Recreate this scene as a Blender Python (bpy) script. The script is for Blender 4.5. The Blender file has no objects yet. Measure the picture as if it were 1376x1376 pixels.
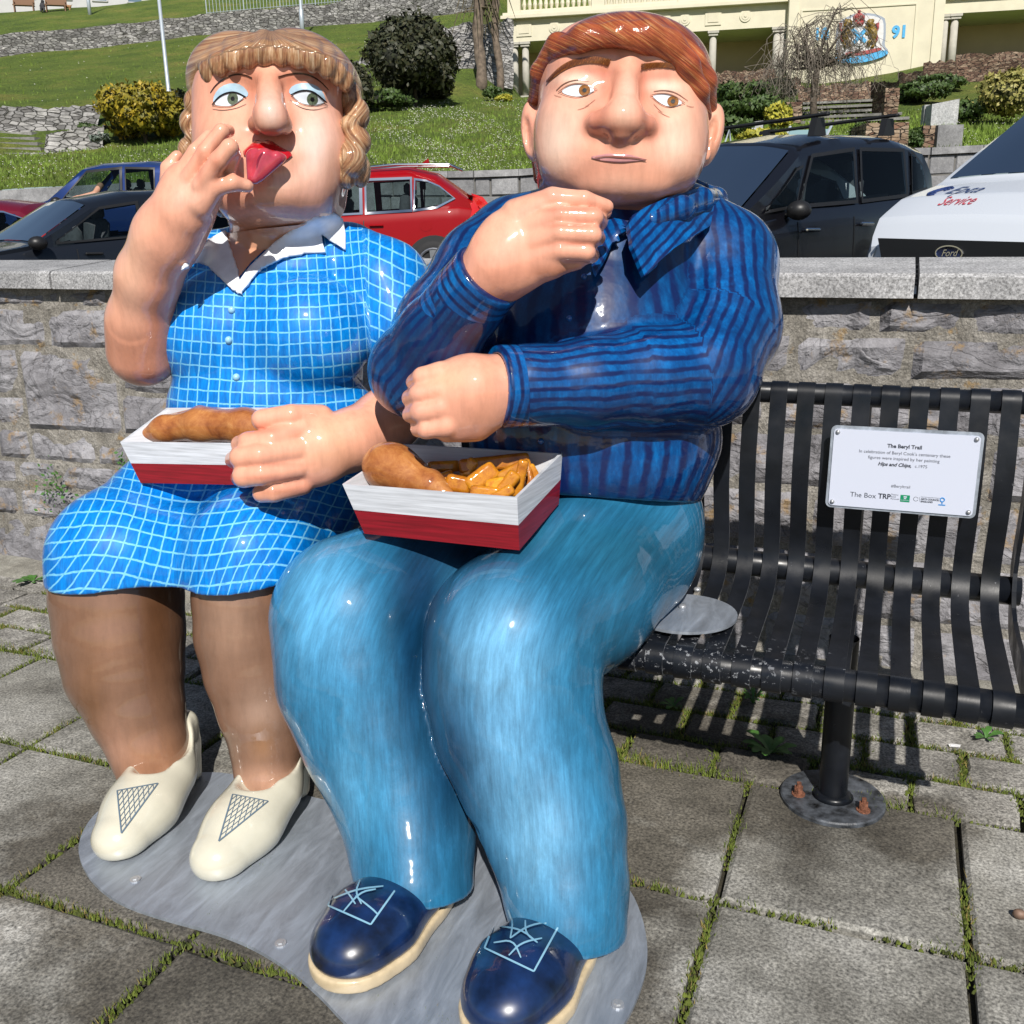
import bpy, bmesh, math, random
import numpy as np
from math import sin, cos, pi, radians, sqrt, atan2
from mathutils import Vector, Matrix
from mathutils.bvhtree import BVHTree
random.seed(7); np.random.seed(7)

# ------------------------------------------------------------------ camera, world, sun, exposure
SC = bpy.context.scene
FP, HC = 1272.0, 1.58                      # focal length in photo pixels (1376 wide), eye height
PITCH, YAW, ROLL = radians(15.0), radians(22.0), radians(1.2)
CF = np.array([-sin(YAW)*cos(PITCH), cos(YAW)*cos(PITCH), -sin(PITCH)])
_r = np.array([cos(YAW), sin(YAW), 0.0]); _u = np.cross(_r, CF)
CR = _r*cos(ROLL) - _u*sin(ROLL); CU = _r*sin(ROLL) + _u*cos(ROLL)
CP = np.array([0.0, 0.0, HC])
cam_d = bpy.data.cameras.new('camera'); cam = bpy.data.objects.new('camera', cam_d)
SC.collection.objects.link(cam); SC.camera = cam
cam_d.sensor_width = 36.0; cam_d.lens = 36.0*FP/1376.0
cam_d.clip_start = 0.05; cam_d.clip_end = 2000
cam.matrix_world = Matrix(((CR[0], CU[0], -CF[0], 0), (CR[1], CU[1], -CF[1], 0), (CR[2], CU[2], -CF[2], HC), (0, 0, 0, 1)))

W = bpy.data.worlds.new('World'); SC.world = W; W.use_nodes = True
_n = W.node_tree.nodes; _bg = _n['Background']
_sky = _n.new('ShaderNodeTexSky'); _sky.sky_type = 'NISHITA'; _sky.sun_disc = False
SUN_DIR = Vector((0.22, -0.50, 0.50)).normalized()      # towards the sun
_sky.sun_elevation = math.asin(SUN_DIR.z); _sky.sun_rotation = atan2(SUN_DIR.x, SUN_DIR.y)
_sky.air_density = 1.0; _sky.dust_density = 0.25
W.node_tree.links.new(_sky.outputs[0], _bg.inputs[0]); _bg.inputs[1].default_value = 0.06
sun_d = bpy.data.lights.new('sun', 'SUN'); sun_d.energy = 5.0; sun_d.angle = radians(0.6); sun_d.color = (1.0, 0.95, 0.88)
sun = bpy.data.objects.new('sun', sun_d); SC.collection.objects.link(sun)
sun.rotation_euler = SUN_DIR.to_track_quat('Z', 'Y').to_euler()
SC.view_settings.view_transform = 'Standard'; SC.view_settings.look = 'None'
SC.view_settings.exposure = 0.18; SC.view_settings.gamma = 1.0

# ------------------------------------------------------------------ helpers
def ray(x, y): return CR*(x-688)/FP - CU*(y-688)/FP + CF
def at(x, y, D): return CP + ray(x, y)*D                          # photo pixel at optical depth D -> world
def atY(x, y, Y): r = ray(x, y); return CP + r*(Y/r[1])
def atZ(x, y, z): r = ray(x, y); return CP + r*((z-HC)/r[2])
def depth(p): return float((np.array(p)-CP) @ CF)

def tag(o, label=None, cat=None, group=None, kind=None):
    if label: o['label'] = label
    if cat: o['category'] = cat
    if group: o['group'] = group
    if kind: o['kind'] = kind
    return o
def link(o, parent=None):
    SC.collection.objects.link(o)
    if parent is not None:
        o.parent = parent
    return o
def empty(name, loc, label, cat, group=None, rz=0):
    o = bpy.data.objects.new(name, None); o.empty_display_size = 0.2
    o.location = loc; o.rotation_euler.z = rz; link(o)
    bpy.context.view_layer.update() if False else None
    return tag(o, label, cat, group)
def pinv(parent):
    if parent is None: return Matrix.Identity(4)
    m = Matrix.Identity(4); chain = []
    p = parent
    while p is not None: chain.append(p); p = p.parent
    for q in reversed(chain):
        m = m @ (Matrix.Translation(q.location) @ q.rotation_euler.to_matrix().to_4x4())
    return m.inverted()
def mesh_obj(name, V, Fc, mat, parent=None, smooth=False, world=True):
    """V in world coordinates (world=True) even under a parent; origin set to the base centre for top level."""
    V = np.asarray(V, dtype=np.float64).reshape(-1, 3)
    me = bpy.data.meshes.new(name)
    if parent is not None and world:
        M = np.array(pinv(parent)); V = V @ M[:3, :3].T + M[:3, 3]
    loc = None
    if parent is None:
        loc = np.array([(V[:,0].min()+V[:,0].max())/2, (V[:,1].min()+V[:,1].max())/2, V[:,2].min()]); V = V-loc
    if isinstance(Fc, np.ndarray):
        n = Fc.shape[1]
        me.vertices.add(len(V)); me.vertices.foreach_set('co', V.ravel())
        me.loops.add(Fc.size); me.loops.foreach_set('vertex_index', Fc.ravel().astype(np.int32))
        me.polygons.add(len(Fc)); me.polygons.foreach_set('loop_start', np.arange(0, Fc.size, n, dtype=np.int32))
        me.update(calc_edges=True)
    else:
        me.from_pydata([tuple(v) for v in V], [], Fc); me.update()
    if smooth: me.polygons.foreach_set('use_smooth', np.ones(len(me.polygons), dtype=bool))
    if mat is not None:
        for m in (mat if isinstance(mat, (list, tuple)) else [mat]): me.materials.append(m)
    o = bpy.data.objects.new(name, me)
    if loc is not None: o.location = loc
    return link(o, parent)
def dup(o, parent=None, delta=None, label=None):
    c = o.copy(); SC.collection.objects.link(c)
    if parent is not None: c.parent = parent
    if delta is not None: c.location = o.location + Vector(delta)
    if label: c['label'] = label
    for ch in [x for x in bpy.data.objects if x.parent == o]:
        dup(ch, c)
    return c

class MB:
    """small mesh collector in world coordinates"""
    def __init__(s): s.v = []; s.f = []; s.m = []; s.cur = 0
    def add(s, V, Fc):
        b = len(s.v); s.v += [tuple(map(float, p)) for p in V]; s.f += [tuple(b+i for i in f) for f in Fc]; s.m += [s.cur]*len(Fc)
    def box(s, c, d, ax=None, taper=(1, 1), bev=0.0):
        """box centre c, full dims d; ax = 3x3 rows of axes"""
        A = np.eye(3) if ax is None else np.array(ax, float)
        h = np.array(d, float)/2; V = []
        if bev > 0:
            # chamfered: 24 verts
            bm = bmesh.new(); bmesh.ops.create_cube(bm, size=1)
            for v in bm.verts: v.co = Vector((v.co.x*d[0], v.co.y*d[1], v.co.z*d[2]))
            bmesh.ops.bevel(bm, geom=list(bm.edges), offset=bev, segments=1, affect='EDGES')
            bm.verts.index_update()
            V = [np.array(c)+np.array(v.co) @ A for v in bm.verts]; Fc = [[v.index for v in f.verts] for f in bm.faces]
            bm.free(); s.add(V, Fc); return s
        for z in (-1, 1):
            t = taper if z > 0 else (1, 1)
            for x, y in ((-1, -1), (1, -1), (1, 1), (-1, 1)):
                V.append(np.array(c) + np.array([x*h[0]*t[0], y*h[1]*t[1], z*h[2]]) @ A)
        s.add(V, [(3,2,1,0),(4,5,6,7),(0,1,5,4),(1,2,6,5),(2,3,7,6),(3,0,4,7)]); return s
    def tube(s, pts, r, n=8, cap=True):
        pts = [np.array(p, float) for p in pts]; rs = r if hasattr(r, '__len__') else [r]*len(pts)
        V = []; prev = None
        for i, p in enumerate(pts):
            t = pts[min(i+1, len(pts)-1)]-pts[max(i-1, 0)]; t = t/(np.linalg.norm(t)+1e-9)
            if prev is None:
                a = np.cross(t, [0, 0, 1]);
                if np.linalg.norm(a) < 0.1: a = np.cross(t, [1, 0, 0])
            else: a = prev - t*(prev @ t)
            a = a/np.linalg.norm(a); prev = a; b = np.cross(t, a)
            for k in range(n):
                th = 2*pi*k/n; V.append(p + (a*cos(th)+b*sin(th))*rs[i])
        Fc = []
        for i in range(len(pts)-1):
            for k in range(n):
                Fc.append((i*n+k, i*n+(k+1) % n, (i+1)*n+(k+1) % n, (i+1)*n+k))
        if cap: Fc += [tuple(range(n))[::-1], tuple((len(pts)-1)*n+k for k in range(n))]
        s.add(V, Fc); return s
    def prism(s, poly, a, b=None):
        """poly: list of 3d points (planar), extruded by vector a"""
        P = [np.array(p, float) for p in poly]; n = len(P); a = np.array(a, float)
        V = P+[p+a for p in P]
        s.add(V, [tuple(range(n))[::-1], tuple(range(n, 2*n))]+[(i, (i+1) % n, n+(i+1) % n, n+i) for i in range(n)]); return s
    def ball(s, c, r, n=8, m=6):
        r = np.array(r if hasattr(r, '__len__') else [r]*3, float); V = []; Fc = []
        for i in range(m+1):
            for k in range(n):
                a = pi*i/m; b = 2*pi*k/n; V.append(np.array(c)+r*np.array([sin(a)*cos(b), sin(a)*sin(b), cos(a)]))
        for i in range(m):
            for k in range(n): Fc.append((i*n+k, (i+1)*n+k, (i+1)*n+(k+1) % n, i*n+(k+1) % n))
        s.add(V, Fc); return s
    def build(s, name, mat, parent=None, smooth=False):
        o = mesh_obj(name, s.v, s.f, mat, parent, smooth)
        if any(s.m): o.data.polygons.foreach_set('material_index', s.m)
        return o

# ------------------------------------------------------------------ materials
def newmat(name):
    m = bpy.data.materials.new(name); m.use_nodes = True
    nt = m.node_tree; return m, nt, nt.nodes['Principled BSDF']
def N(nt, t, **kw):
    n = nt.nodes.new('ShaderNode'+t)
    for k, v in kw.items():
        if k.startswith('i_'): n.inputs[k[2:].replace('_', ' ')].default_value = v
        else: setattr(n, k, v)
    return n
def L(nt, a, b): nt.links.new(a, b)
def noise(nt, vec, scale, detail=4, rough=0.55, dist=0):
    n = N(nt, 'TexNoise'); n.inputs['Scale'].default_value = scale; n.inputs['Detail'].default_value = detail
    n.inputs['Roughness'].default_value = rough; n.inputs['Distortion'].default_value = dist
    if vec is not None: L(nt, vec, n.inputs['Vector'])
    return n.outputs[0]
def ramp(nt, fac, stops, interp='LINEAR'):
    r = N(nt, 'ValToRGB'); r.color_ramp.interpolation = interp; e = r.color_ramp.elements
    while len(e) > 1: e.remove(e[-1])
    for i, (p, c) in enumerate(stops):
        if i == 0: e[0].position = p; el = e[0]
        else: el = e.new(p)
        el.color = (c[0], c[1], c[2], 1) if hasattr(c, '__len__') else (c, c, c, 1)
    L(nt, fac, r.inputs[0]); return r.outputs[0]
def mix(nt, fac, a, b, mode='MIX'):
    m = N(nt, 'Mix', data_type='RGBA', blend_type=mode)
    for s, v in ((m.inputs[0], fac), (m.inputs[6], a), (m.inputs[7], b)):
        if isinstance(v, bpy.types.NodeSocket): L(nt, v, s)
        elif hasattr(v, '__len__'): s.default_value = (v[0], v[1], v[2], 1)
        else: s.default_value = v
    return m.outputs[2]
def math_(nt, op, a, b=None, c=None):
    m = N(nt, 'Math', operation=op)
    for i, v in enumerate((a, b, c)):
        if v is None: continue
        if isinstance(v, bpy.types.NodeSocket): L(nt, v, m.inputs[i])
        else: m.inputs[i].default_value = v
    return m.outputs[0]
def bump(nt, h, strength, dist, bs, prev=None):
    b = N(nt, 'Bump'); b.inputs['Strength'].default_value = strength; b.inputs['Distance'].default_value = dist
    L(nt, h, b.inputs['Height'])
    if prev is not None: L(nt, prev, b.inputs['Normal'])
    if bs is not None: L(nt, b.outputs[0], bs.inputs['Normal'])
    return b.outputs[0]
def objco(nt): return N(nt, 'TexCoord').outputs['Object']
def geoco(nt): return N(nt, 'NewGeometry').outputs['Position']
def mapping(nt, vec, scale=(1, 1, 1), rot=(0, 0, 0)):
    m = N(nt, 'Mapping'); m.inputs['Scale'].default_value = scale; m.inputs['Rotation'].default_value = rot
    L(nt, vec, m.inputs['Vector']); return m.outputs[0]
def simple(name, col, rough=0.5, metal=0.0, coat=0.0, var=0.0, vscale=20, bumps=0.0, spec=0.5):
    m, nt, bs = newmat(name); bs.inputs['Roughness'].default_value = rough; bs.inputs['Metallic'].default_value = metal
    bs.inputs['Coat Weight'].default_value = coat; bs.inputs['Coat Roughness'].default_value = 0.04
    bs.inputs['Specular IOR Level'].default_value = spec
    bs.inputs['Base Color'].default_value = (*col, 1)
    if var > 0 or bumps > 0:
        nz = noise(nt, geoco(nt), vscale, 5)
        c = ramp(nt, nz, [(0.3, [x*(1-var) for x in col]), (0.7, [min(1, x*(1+var)) for x in col])])
        L(nt, c, bs.inputs['Base Color'])
        if bumps > 0: bump(nt, nz, bumps, 0.02, bs)
    return m

# ================================================================== implicit-surface modelling
def S(px, py, D): return np.array([(px-688)/FP*D, -(py-688)/FP*D, D], dtype=np.float32)
def cam2world(V): return CP + V[:, :1]*CR + V[:, 1:2]*CU + V[:, 2:3]*CF
class Field:
    def __init__(s): s.ops = []
    def _add(s, fn, lo, hi, k, mode='u'): s.ops.append((fn, np.array(lo)-k, np.array(hi)+k, k, mode))
    def cone(s, a, b, k=0.01, mode='u', flat=None):
        """a,b = (px,py,D,rpx). flat=(direction in camera space, factor)"""
        A = S(*a[:3]); B = S(*b[:3]); ra = a[3]*a[2]/FP; rb = b[3]*b[2]/FP
        d = B-A; dd = max(float(d @ d), 1e-8)
        fl = None
        if flat is not None:
            n = np.array(flat[0], dtype=np.float32); n /= np.linalg.norm(n); fl = (n, flat[1])
        def fn(X, Y, Z):
            px, py, pz = X-A[0], Y-A[1], Z-A[2]
            t = np.clip((px*d[0]+py*d[1]+pz*d[2])/dd, 0, 1)
            px = px-t*d[0]; py = py-t*d[1]; pz = pz-t*d[2]
            if fl is not None:
                q = (px*fl[0][0]+py*fl[0][1]+pz*fl[0][2])*(fl[1]-1)
                px = px+q*fl[0][0]; py = py+q*fl[0][1]; pz = pz+q*fl[0][2]
            return np.sqrt(px*px+py*py+pz*pz)-(ra+t*(rb-ra))
        s._add(fn, np.minimum(A-ra, B-rb), np.maximum(A+ra, B+rb), k, mode); return s
    def chain(s, pts, k=0.01, mode='u', flat=None):
        for a, b in zip(pts[:-1], pts[1:]): s.cone(a, b, k, mode, flat)
        return s
    def ell(s, c, r, k=0.01, mode='u', roll=0, yaw=0, pit=0):
        """ellipsoid: c=(px,py,D), r=(rx,ry,rz) px; roll about the viewing axis (deg, counter-clockwise), yaw about vertical"""
        C = S(*c); q = c[2]/FP; r = np.array(r, dtype=np.float32)*q
        a, b, g = radians(roll), radians(yaw), radians(pit)
        Rz = np.array([[cos(a), -sin(a), 0], [sin(a), cos(a), 0], [0, 0, 1]])
        Ry = np.array([[cos(b), 0, sin(b)], [0, 1, 0], [-sin(b), 0, cos(b)]])
        Rx = np.array([[1, 0, 0], [0, cos(g), -sin(g)], [0, sin(g), cos(g)]])
        M = (Rz @ Ry @ Rx).astype(np.float32)
        ext = np.sqrt((M**2) @ (r**2))
        def fn(X, Y, Z):
            x, y, z = X-C[0], Y-C[1], Z-C[2]
            u = x*M[0,0]+y*M[1,0]+z*M[2,0]; v = x*M[0,1]+y*M[1,1]+z*M[2,1]; w = x*M[0,2]+y*M[1,2]+z*M[2,2]
            k0 = np.sqrt((u/r[0])**2+(v/r[1])**2+(w/r[2])**2)+1e-6
            k1 = np.sqrt((u/r[0]**2)**2+(v/r[1]**2)**2+(w/r[2]**2)**2)+1e-6
            return k0*(k0-1)/k1
        s._add(fn, C-ext, C+ext, k, mode); return s
    def rbox(s, c, h, rad, k=0.01, mode='u', roll=0, yaw=0):
        C = S(*c); q = c[2]/FP; h = np.array(h, dtype=np.float32)*q; rad = rad*q; a, b = radians(roll), radians(yaw)
        M = (np.array([[cos(a), -sin(a), 0], [sin(a), cos(a), 0], [0, 0, 1]]) @ np.array([[cos(b), 0, sin(b)], [0, 1, 0], [-sin(b), 0, cos(b)]])).astype(np.float32); ext = np.abs(M) @ h
        def fn(X, Y, Z):
            x, y, z = X-C[0], Y-C[1], Z-C[2]; o = [np.abs(x*M[0,i]+y*M[1,i]+z*M[2,i])-(h[i]-rad) for i in range(3)]
            return np.sqrt(sum(np.maximum(v, 0)**2 for v in o))+np.minimum(np.maximum(np.maximum(o[0], o[1]), o[2]), 0)-rad
        s._add(fn, C-ext, C+ext, k, mode); return s
    def plane(s, pt, n, k=0.004, box=None):
        """remove everything on the side the camera-space normal n points to"""
        P = np.array(pt, dtype=np.float32); n = np.array(n, dtype=np.float32); n /= np.linalg.norm(n)
        def fn(X, Y, Z): return -((X-P[0])*n[0]+(Y-P[1])*n[1]+(Z-P[2])*n[2])
        if box is None: lo, hi = np.array([-9.]*3), np.array([9.]*3)
        else: lo, hi = box
        s.ops.append((fn, lo, hi, k, 's')); return s
    def mesh(s, vox, disp=None):
        us = [o for o in s.ops if o[4] == 'u']
        lo = np.min([o[1] for o in us], axis=0)-3*vox; hi = np.max([o[2] for o in us], axis=0)+3*vox
        n = np.ceil((hi-lo)/vox).astype(int)+1
        ax = [np.float32(lo[i])+np.arange(n[i], dtype=np.float32)*np.float32(vox) for i in range(3)]
        G = np.full(tuple(n), 1.0, dtype=np.float32)
        for fn, l, h, k, mode in s.ops:
            i0 = np.clip(np.floor((l-lo)/vox).astype(int)-2, 0, n); i1 = np.clip(np.ceil((h-lo)/vox).astype(int)+3, 0, n)
            if (i1 <= i0).any(): continue
            sl = tuple(slice(i0[j], i1[j]) for j in range(3))
            d = fn(ax[0][sl[0]][:, None, None], ax[1][sl[1]][None, :, None], ax[2][sl[2]][None, None, :])
            g = G[sl]
            if mode == 'u':
                hh = np.maximum(k-np.abs(g-d), 0)/k if k > 0 else 0
                G[sl] = np.minimum(g, d)-hh*hh*k*0.25
            elif mode == 's':
                d = -d; hh = np.maximum(k-np.abs(g-d), 0)/k
                G[sl] = np.maximum(g, d)+hh*hh*k*0.25
        if disp is not None: G += disp(ax)
        V, Q = surface_nets(G); return V*vox+lo.astype(np.float32), Q
def surface_nets(G):
    ins = G < 0
    nx, ny, nz = G.shape
    c = np.zeros((nx-1, ny-1, nz-1), dtype=np.uint8)
    for dx in (0, 1):
        for dy in (0, 1):
            for dz in (0, 1): c += ins[dx:nx-1+dx, dy:ny-1+dy, dz:nz-1+dz]
    act = np.argwhere((c > 0) & (c < 8)); del c
    idx = np.full((nx-1, ny-1, nz-1), -1, dtype=np.int32); idx[act[:,0], act[:,1], act[:,2]] = np.arange(len(act))
    corners = [(a, b, e) for a in (0, 1) for b in (0, 1) for e in (0, 1)]
    vals = [G[act[:,0]+a, act[:,1]+b, act[:,2]+e] for a, b, e in corners]
    acc = np.zeros((len(act), 3), dtype=np.float32); cnt = np.zeros(len(act), dtype=np.float32)
    for i in range(8):
        for j in range(i+1, 8):
            if sum(abs(corners[i][q]-corners[j][q]) for q in range(3)) != 1: continue
            a, b = vals[i], vals[j]; m = (a < 0) != (b < 0)
            t = np.where(m, a/np.where(m, a-b, 1), 0)
            ci = np.array(corners[i], dtype=np.float32); dj = np.array(corners[j], dtype=np.float32)-ci
            acc += np.where(m[:, None], ci+t[:, None]*dj, 0); cnt += m
    V = act.astype(np.float32)+acc/cnt[:, None]
    quads = []
    for axis in range(3):
        sl0 = [slice(None)]*3; sl1 = [slice(None)]*3; sl0[axis] = slice(0, -1); sl1[axis] = slice(1, None)
        a = ins[tuple(sl0)]; b = ins[tuple(sl1)]; e = np.argwhere(a != b)
        o1, o2 = [x for x in range(3) if x != axis]
        ok = (e[:, o1] > 0) & (e[:, o2] > 0) & (e[:, o1] < G.shape[o1]-1) & (e[:, o2] < G.shape[o2]-1); e = e[ok]
        if not len(e): continue
        fwd = a[e[:,0], e[:,1], e[:,2]]
        def cell(d1, d2):
            q = e.copy(); q[:, o1] += d1; q[:, o2] += d2; return idx[q[:,0], q[:,1], q[:,2]]
        q = np.stack([cell(-1, -1), cell(0, -1), cell(0, 0), cell(-1, 0)], axis=1)
        if axis == 1: fwd = ~fwd
        q[~fwd] = q[~fwd][:, ::-1]; quads.append(q)
    return V, np.concatenate(quads)
def smooth_verts(V, Q, it=1, lam=0.5):
    V = V.astype(np.float64)
    for _ in range(it):
        acc = np.zeros_like(V); cnt = np.zeros(len(V))
        for a, b in ((0, 1), (1, 2), (2, 3), (3, 0)):
            i, j = Q[:, a], Q[:, b]
            for c in range(3): acc[:, c] += np.bincount(i, V[j, c], len(V)) + np.bincount(j, V[i, c], len(V))
            cnt += np.bincount(i, minlength=len(V)) + np.bincount(j, minlength=len(V))
        V = V*(1-lam)+lam*acc/np.maximum(cnt, 1)[:, None]
    return V
def pxof(V):
    return np.stack([688+FP*V[:,0]/V[:,2], 688-FP*V[:,1]/V[:,2], V[:,2]], axis=1)
def attr(o, name, data):
    me = o.data
    if data.ndim == 1:
        a = me.attributes.new(name, 'FLOAT', 'POINT'); a.data.foreach_set('value', data.astype(np.float32))
    else:
        a = me.color_attributes.new(name, 'FLOAT_COLOR', 'POINT')
        d = np.ones((len(data), 4), dtype=np.float32); d[:, :3] = data; a.data.foreach_set('color', d.ravel())
def field_obj(name, Fd, vox, mat, parent, smooth_it=1, attrs=None, disp=None):
    V, Q = Fd.mesh(vox, disp); Q = np.ascontiguousarray(Q[:, ::-1]); V = smooth_verts(V, Q, smooth_it, 0.6)
    o = mesh_obj(name, cam2world(V), Q, mat, parent, True)
    if attrs:
        P = pxof(V)
        for k, fn in attrs.items(): attr(o, k, fn(P, V))
    BV[name+(parent.name if parent else '')] = (cam2world(V), Q)
    return o
BV = {}; BVT = {}
def bvh(keys):
    k = tuple(keys)
    if k not in BVT:
        Vs = []; Fs = []; b = 0
        for q in keys:
            V, Q = BV[q]; Vs.append(V); Fs.append(Q+b); b += len(V)
        BVT[k] = BVHTree.FromPolygons([Vector(v) for v in np.concatenate(Vs)], np.concatenate(Fs).tolist())
    return BVT[k]
def blobs(P, base, lst):
    C = np.tile(np.array(base, dtype=np.float32), (len(P), 1))
    for (x, y, rx, ry, col, a) in lst:
        w = (np.exp(-(((P[:,0]-x)/rx)**2+((P[:,1]-y)/ry)**2))*a)[:, None]
        C = C*(1-w)+np.array(col, dtype=np.float32)*w
    return C
def smooth_poly(pts, it=2, closed=True):
    P = [np.array(p, float) for p in pts]
    for _ in range(it):
        Q = []; n = len(P)
        for i in range(n if closed else n-1):
            a, b = P[i], P[(i+1) % n]; Q += [a*0.75+b*0.25, a*0.25+b*0.75]
        if not closed: Q = [P[0]]+Q+[P[-1]]
        P = Q
    return P
def inside(poly, x, y):
    c = False; n = len(poly); j = n-1
    for i in range(n):
        xi, yi = poly[i]; xj, yj = poly[j]
        if (yi > y) != (yj > y) and x < (xj-xi)*(y-yi)/(yj-yi)+xi: c = not c
        j = i
    return c
def hit(tree, x, y):
    r = Vector(ray(x, y)).normalized(); h = tree.ray_cast(Vector(CP), r)
    return (np.array(h[0]), np.array(h[1])) if h[0] is not None else (None, None)
def decal(name, tree, poly, mat, parent, off=0.0015, step=2.5, thick=0.0, sm=0):
    """a coat of paint (or a thin sheet) laid on the surface: polygon given in photo pixels"""
    poly = [np.array(p, float) for p in poly]
    bm = bmesh.new()
    vs = [bm.verts.new((p[0], p[1], 0)) for p in poly]
    f = bm.faces.new(vs)
    xs = [p[0] for p in poly]; ys = [p[1] for p in poly]
    for a, lo, hi in ((0, min(xs), max(xs)), (1, min(ys), max(ys))):
        n = int((hi-lo)/step)
        for i in range(1, n+1):
            c = lo+(hi-lo)*i/(n+1); co = [0, 0, 0]; co[a] = c; no = [0, 0, 0]; no[a] = 1
            bmesh.ops.bisect_plane(bm, geom=list(bm.verts)+list(bm.edges)+list(bm.faces), plane_co=co, plane_no=no, dist=1e-5)
    last = None; bad = []
    if sm:
        Dv = {}
        for v in bm.verts:
            p, n = hit(tree, v.co.x, v.co.y); Dv[v] = depth(p) if p is not None else None
        good = [d for d in Dv.values() if d]; md = sorted(good)[len(good)//2]
        for v in Dv:
            if Dv[v] is None or Dv[v] > md+.22: Dv[v] = md+.06
        bmesh.ops.triangulate(bm, faces=[f for f in bm.faces if len(f.verts) > 4])
        for _ in range(sm):
            Dv = {v: (Dv[v]+sum(Dv[e.other_vert(v)] for e in v.link_edges))/(1+len(v.link_edges)) for v in bm.verts}
        for v in list(Dv): d = Dv[v]; v.co = Vector(at(v.co.x, v.co.y, d-off))
    for v in (bm.verts if not sm else []):
        p, n = hit(tree, v.co.x, v.co.y)
        if p is None: bad.append(v); continue
        d = CP-p; d /= np.linalg.norm(d)
        if n @ d < 0: n = -n
        v.co = Vector(p+n*off)
    if bad: bmesh.ops.delete(bm, geom=bad, context='VERTS')
    bmesh.ops.triangulate(bm, faces=[f for f in bm.faces if len(f.verts) > 4])
    bm.normal_update()
    c = Vector(CP)
    for f in bm.faces:
        if f.normal.dot(c-f.calc_center_median()) < 0: f.normal_flip()
    if thick > 0:
        r = bmesh.ops.solidify(bm, geom=list(bm.faces), thickness=thick)
    bm.verts.index_update()
    o = mesh_obj(name, [v.co[:] for v in bm.verts], [[v.index for v in f.verts] for f in bm.faces], mat, parent, True)
    bm.free(); return o
def stroke_poly(pts, w0, w1=None, wm=None):
    P = smooth_poly(pts, 2, closed=False); n = len(P); L_ = []; R_ = []
    w1 = w0 if w1 is None else w1; wm = (w0+w1)/2 if wm is None else wm
    for i, p in enumerate(P):
        t = P[min(i+1, n-1)]-P[max(i-1, 0)]; t /= np.linalg.norm(t)+1e-9; nn = np.array([-t[1], t[0]])
        s = i/(n-1); w = (w0*(1-s)*(1-2*s)+4*wm*s*(1-s)+w1*s*(2*s-1))/2
        L_.append(p+nn*w); R_.append(p-nn*w)
    return L_, R_
def stroke(mb, tree, pts, w0, w1=None, wm=None, off=0.002):
    """thin painted line into a collector"""
    L_, R_ = stroke_poly(pts, w0, w1, wm); V = []; n = len(L_)
    for a, b in zip(L_, R_):
        for q in (a, b):
            p, nn = hit(tree, q[0], q[1])
            if p is None: p = V[-2] if len(V) > 1 else np.array(at(q[0], q[1], 3)); nn = np.zeros(3)
            else:
                if nn @ (CP-p) < 0: nn = -nn
            V.append(p+nn*off)
    mb.add(V, [(2*i, 2*i+1, 2*i+3, 2*i+2) for i in range(n-1)])

# ------------------------------------------------------------------ statue paints
def varnish(bs, rough=0.22):
    bs.inputs['Roughness'].default_value = rough+.25; bs.inputs['Specular IOR Level'].default_value = 0.2; bs.inputs['Coat Weight'].default_value = 0.9
    bs.inputs['Coat Roughness'].default_value = 0.06; bs.inputs['Coat IOR'].default_value = 1.5
def coat_wobble(nt, bs, scale=9, st=0.25):
    b = N(nt, 'Bump'); b.inputs['Strength'].default_value = st; b.inputs['Distance'].default_value = 0.01
    L(nt, noise(nt, geoco(nt), scale, 3, 0.5), b.inputs['Height']); L(nt, b.outputs[0], bs.inputs['Coat Normal'])
    b2 = N(nt, 'Bump'); b2.inputs['Strength'].default_value = st*0.6; b2.inputs['Distance'].default_value = 0.006
    L(nt, noise(nt, geoco(nt), scale*4, 4, 0.6), b2.inputs['Height']); L(nt, b2.outputs[0], bs.inputs['Normal'])
def paint_mat(name, streak=(60, 60, 8), amount=0.12, rough=0.25, wob=0.25, cscale=1.0):
    """hand-painted surface: colour attribute 'paint' with brush streaks"""
    m, nt, bs = newmat(name); varnish(bs, rough); 
    a = N(nt, 'Attribute', attribute_name='paint').outputs['Color']
    nz = noise(nt, mapping(nt, geoco(nt), streak), 1.0, 5, 0.65)
    nb = noise(nt, geoco(nt), 7, 4, 0.6)
    hi = ramp(nt, nz, [(0.3, 1-amount*1.6), (0.5, 1.0), (0.72, 1+amount*1.3)])
    c = mix(nt, 1.0, a, hi, 'MULTIPLY')
    lo = ramp(nt, nb, [(0.3, 1-amount*0.8), (0.7, 1+amount*0.8)])
    c = mix(nt, 1.0, c, lo, 'MULTIPLY')
    L(nt, c, bs.inputs['Base Color']); coat_wobble(nt, bs, 9, wob); return m
def line_at(nt, x, w, soft):
    """1 on integer values of x, width w (in cells)"""
    f = math_(nt, 'FRACT', math_(nt, 'ADD', x, 0.5)); d = math_(nt, 'ABSOLUTE', math_(nt, 'SUBTRACT', f, 0.5))
    mr = N(nt, 'MapRange', interpolation_type='SMOOTHSTEP'); L(nt, d, mr.inputs[0])
    mr.inputs[1].default_value = w/2; mr.inputs[2].default_value = w/2+soft; mr.inputs[3].default_value = 1; mr.inputs[4].default_value = 0
    return mr.outputs[0]
def fattr(nt, n): return N(nt, 'Attribute', attribute_name=n).outputs['Fac']
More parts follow.
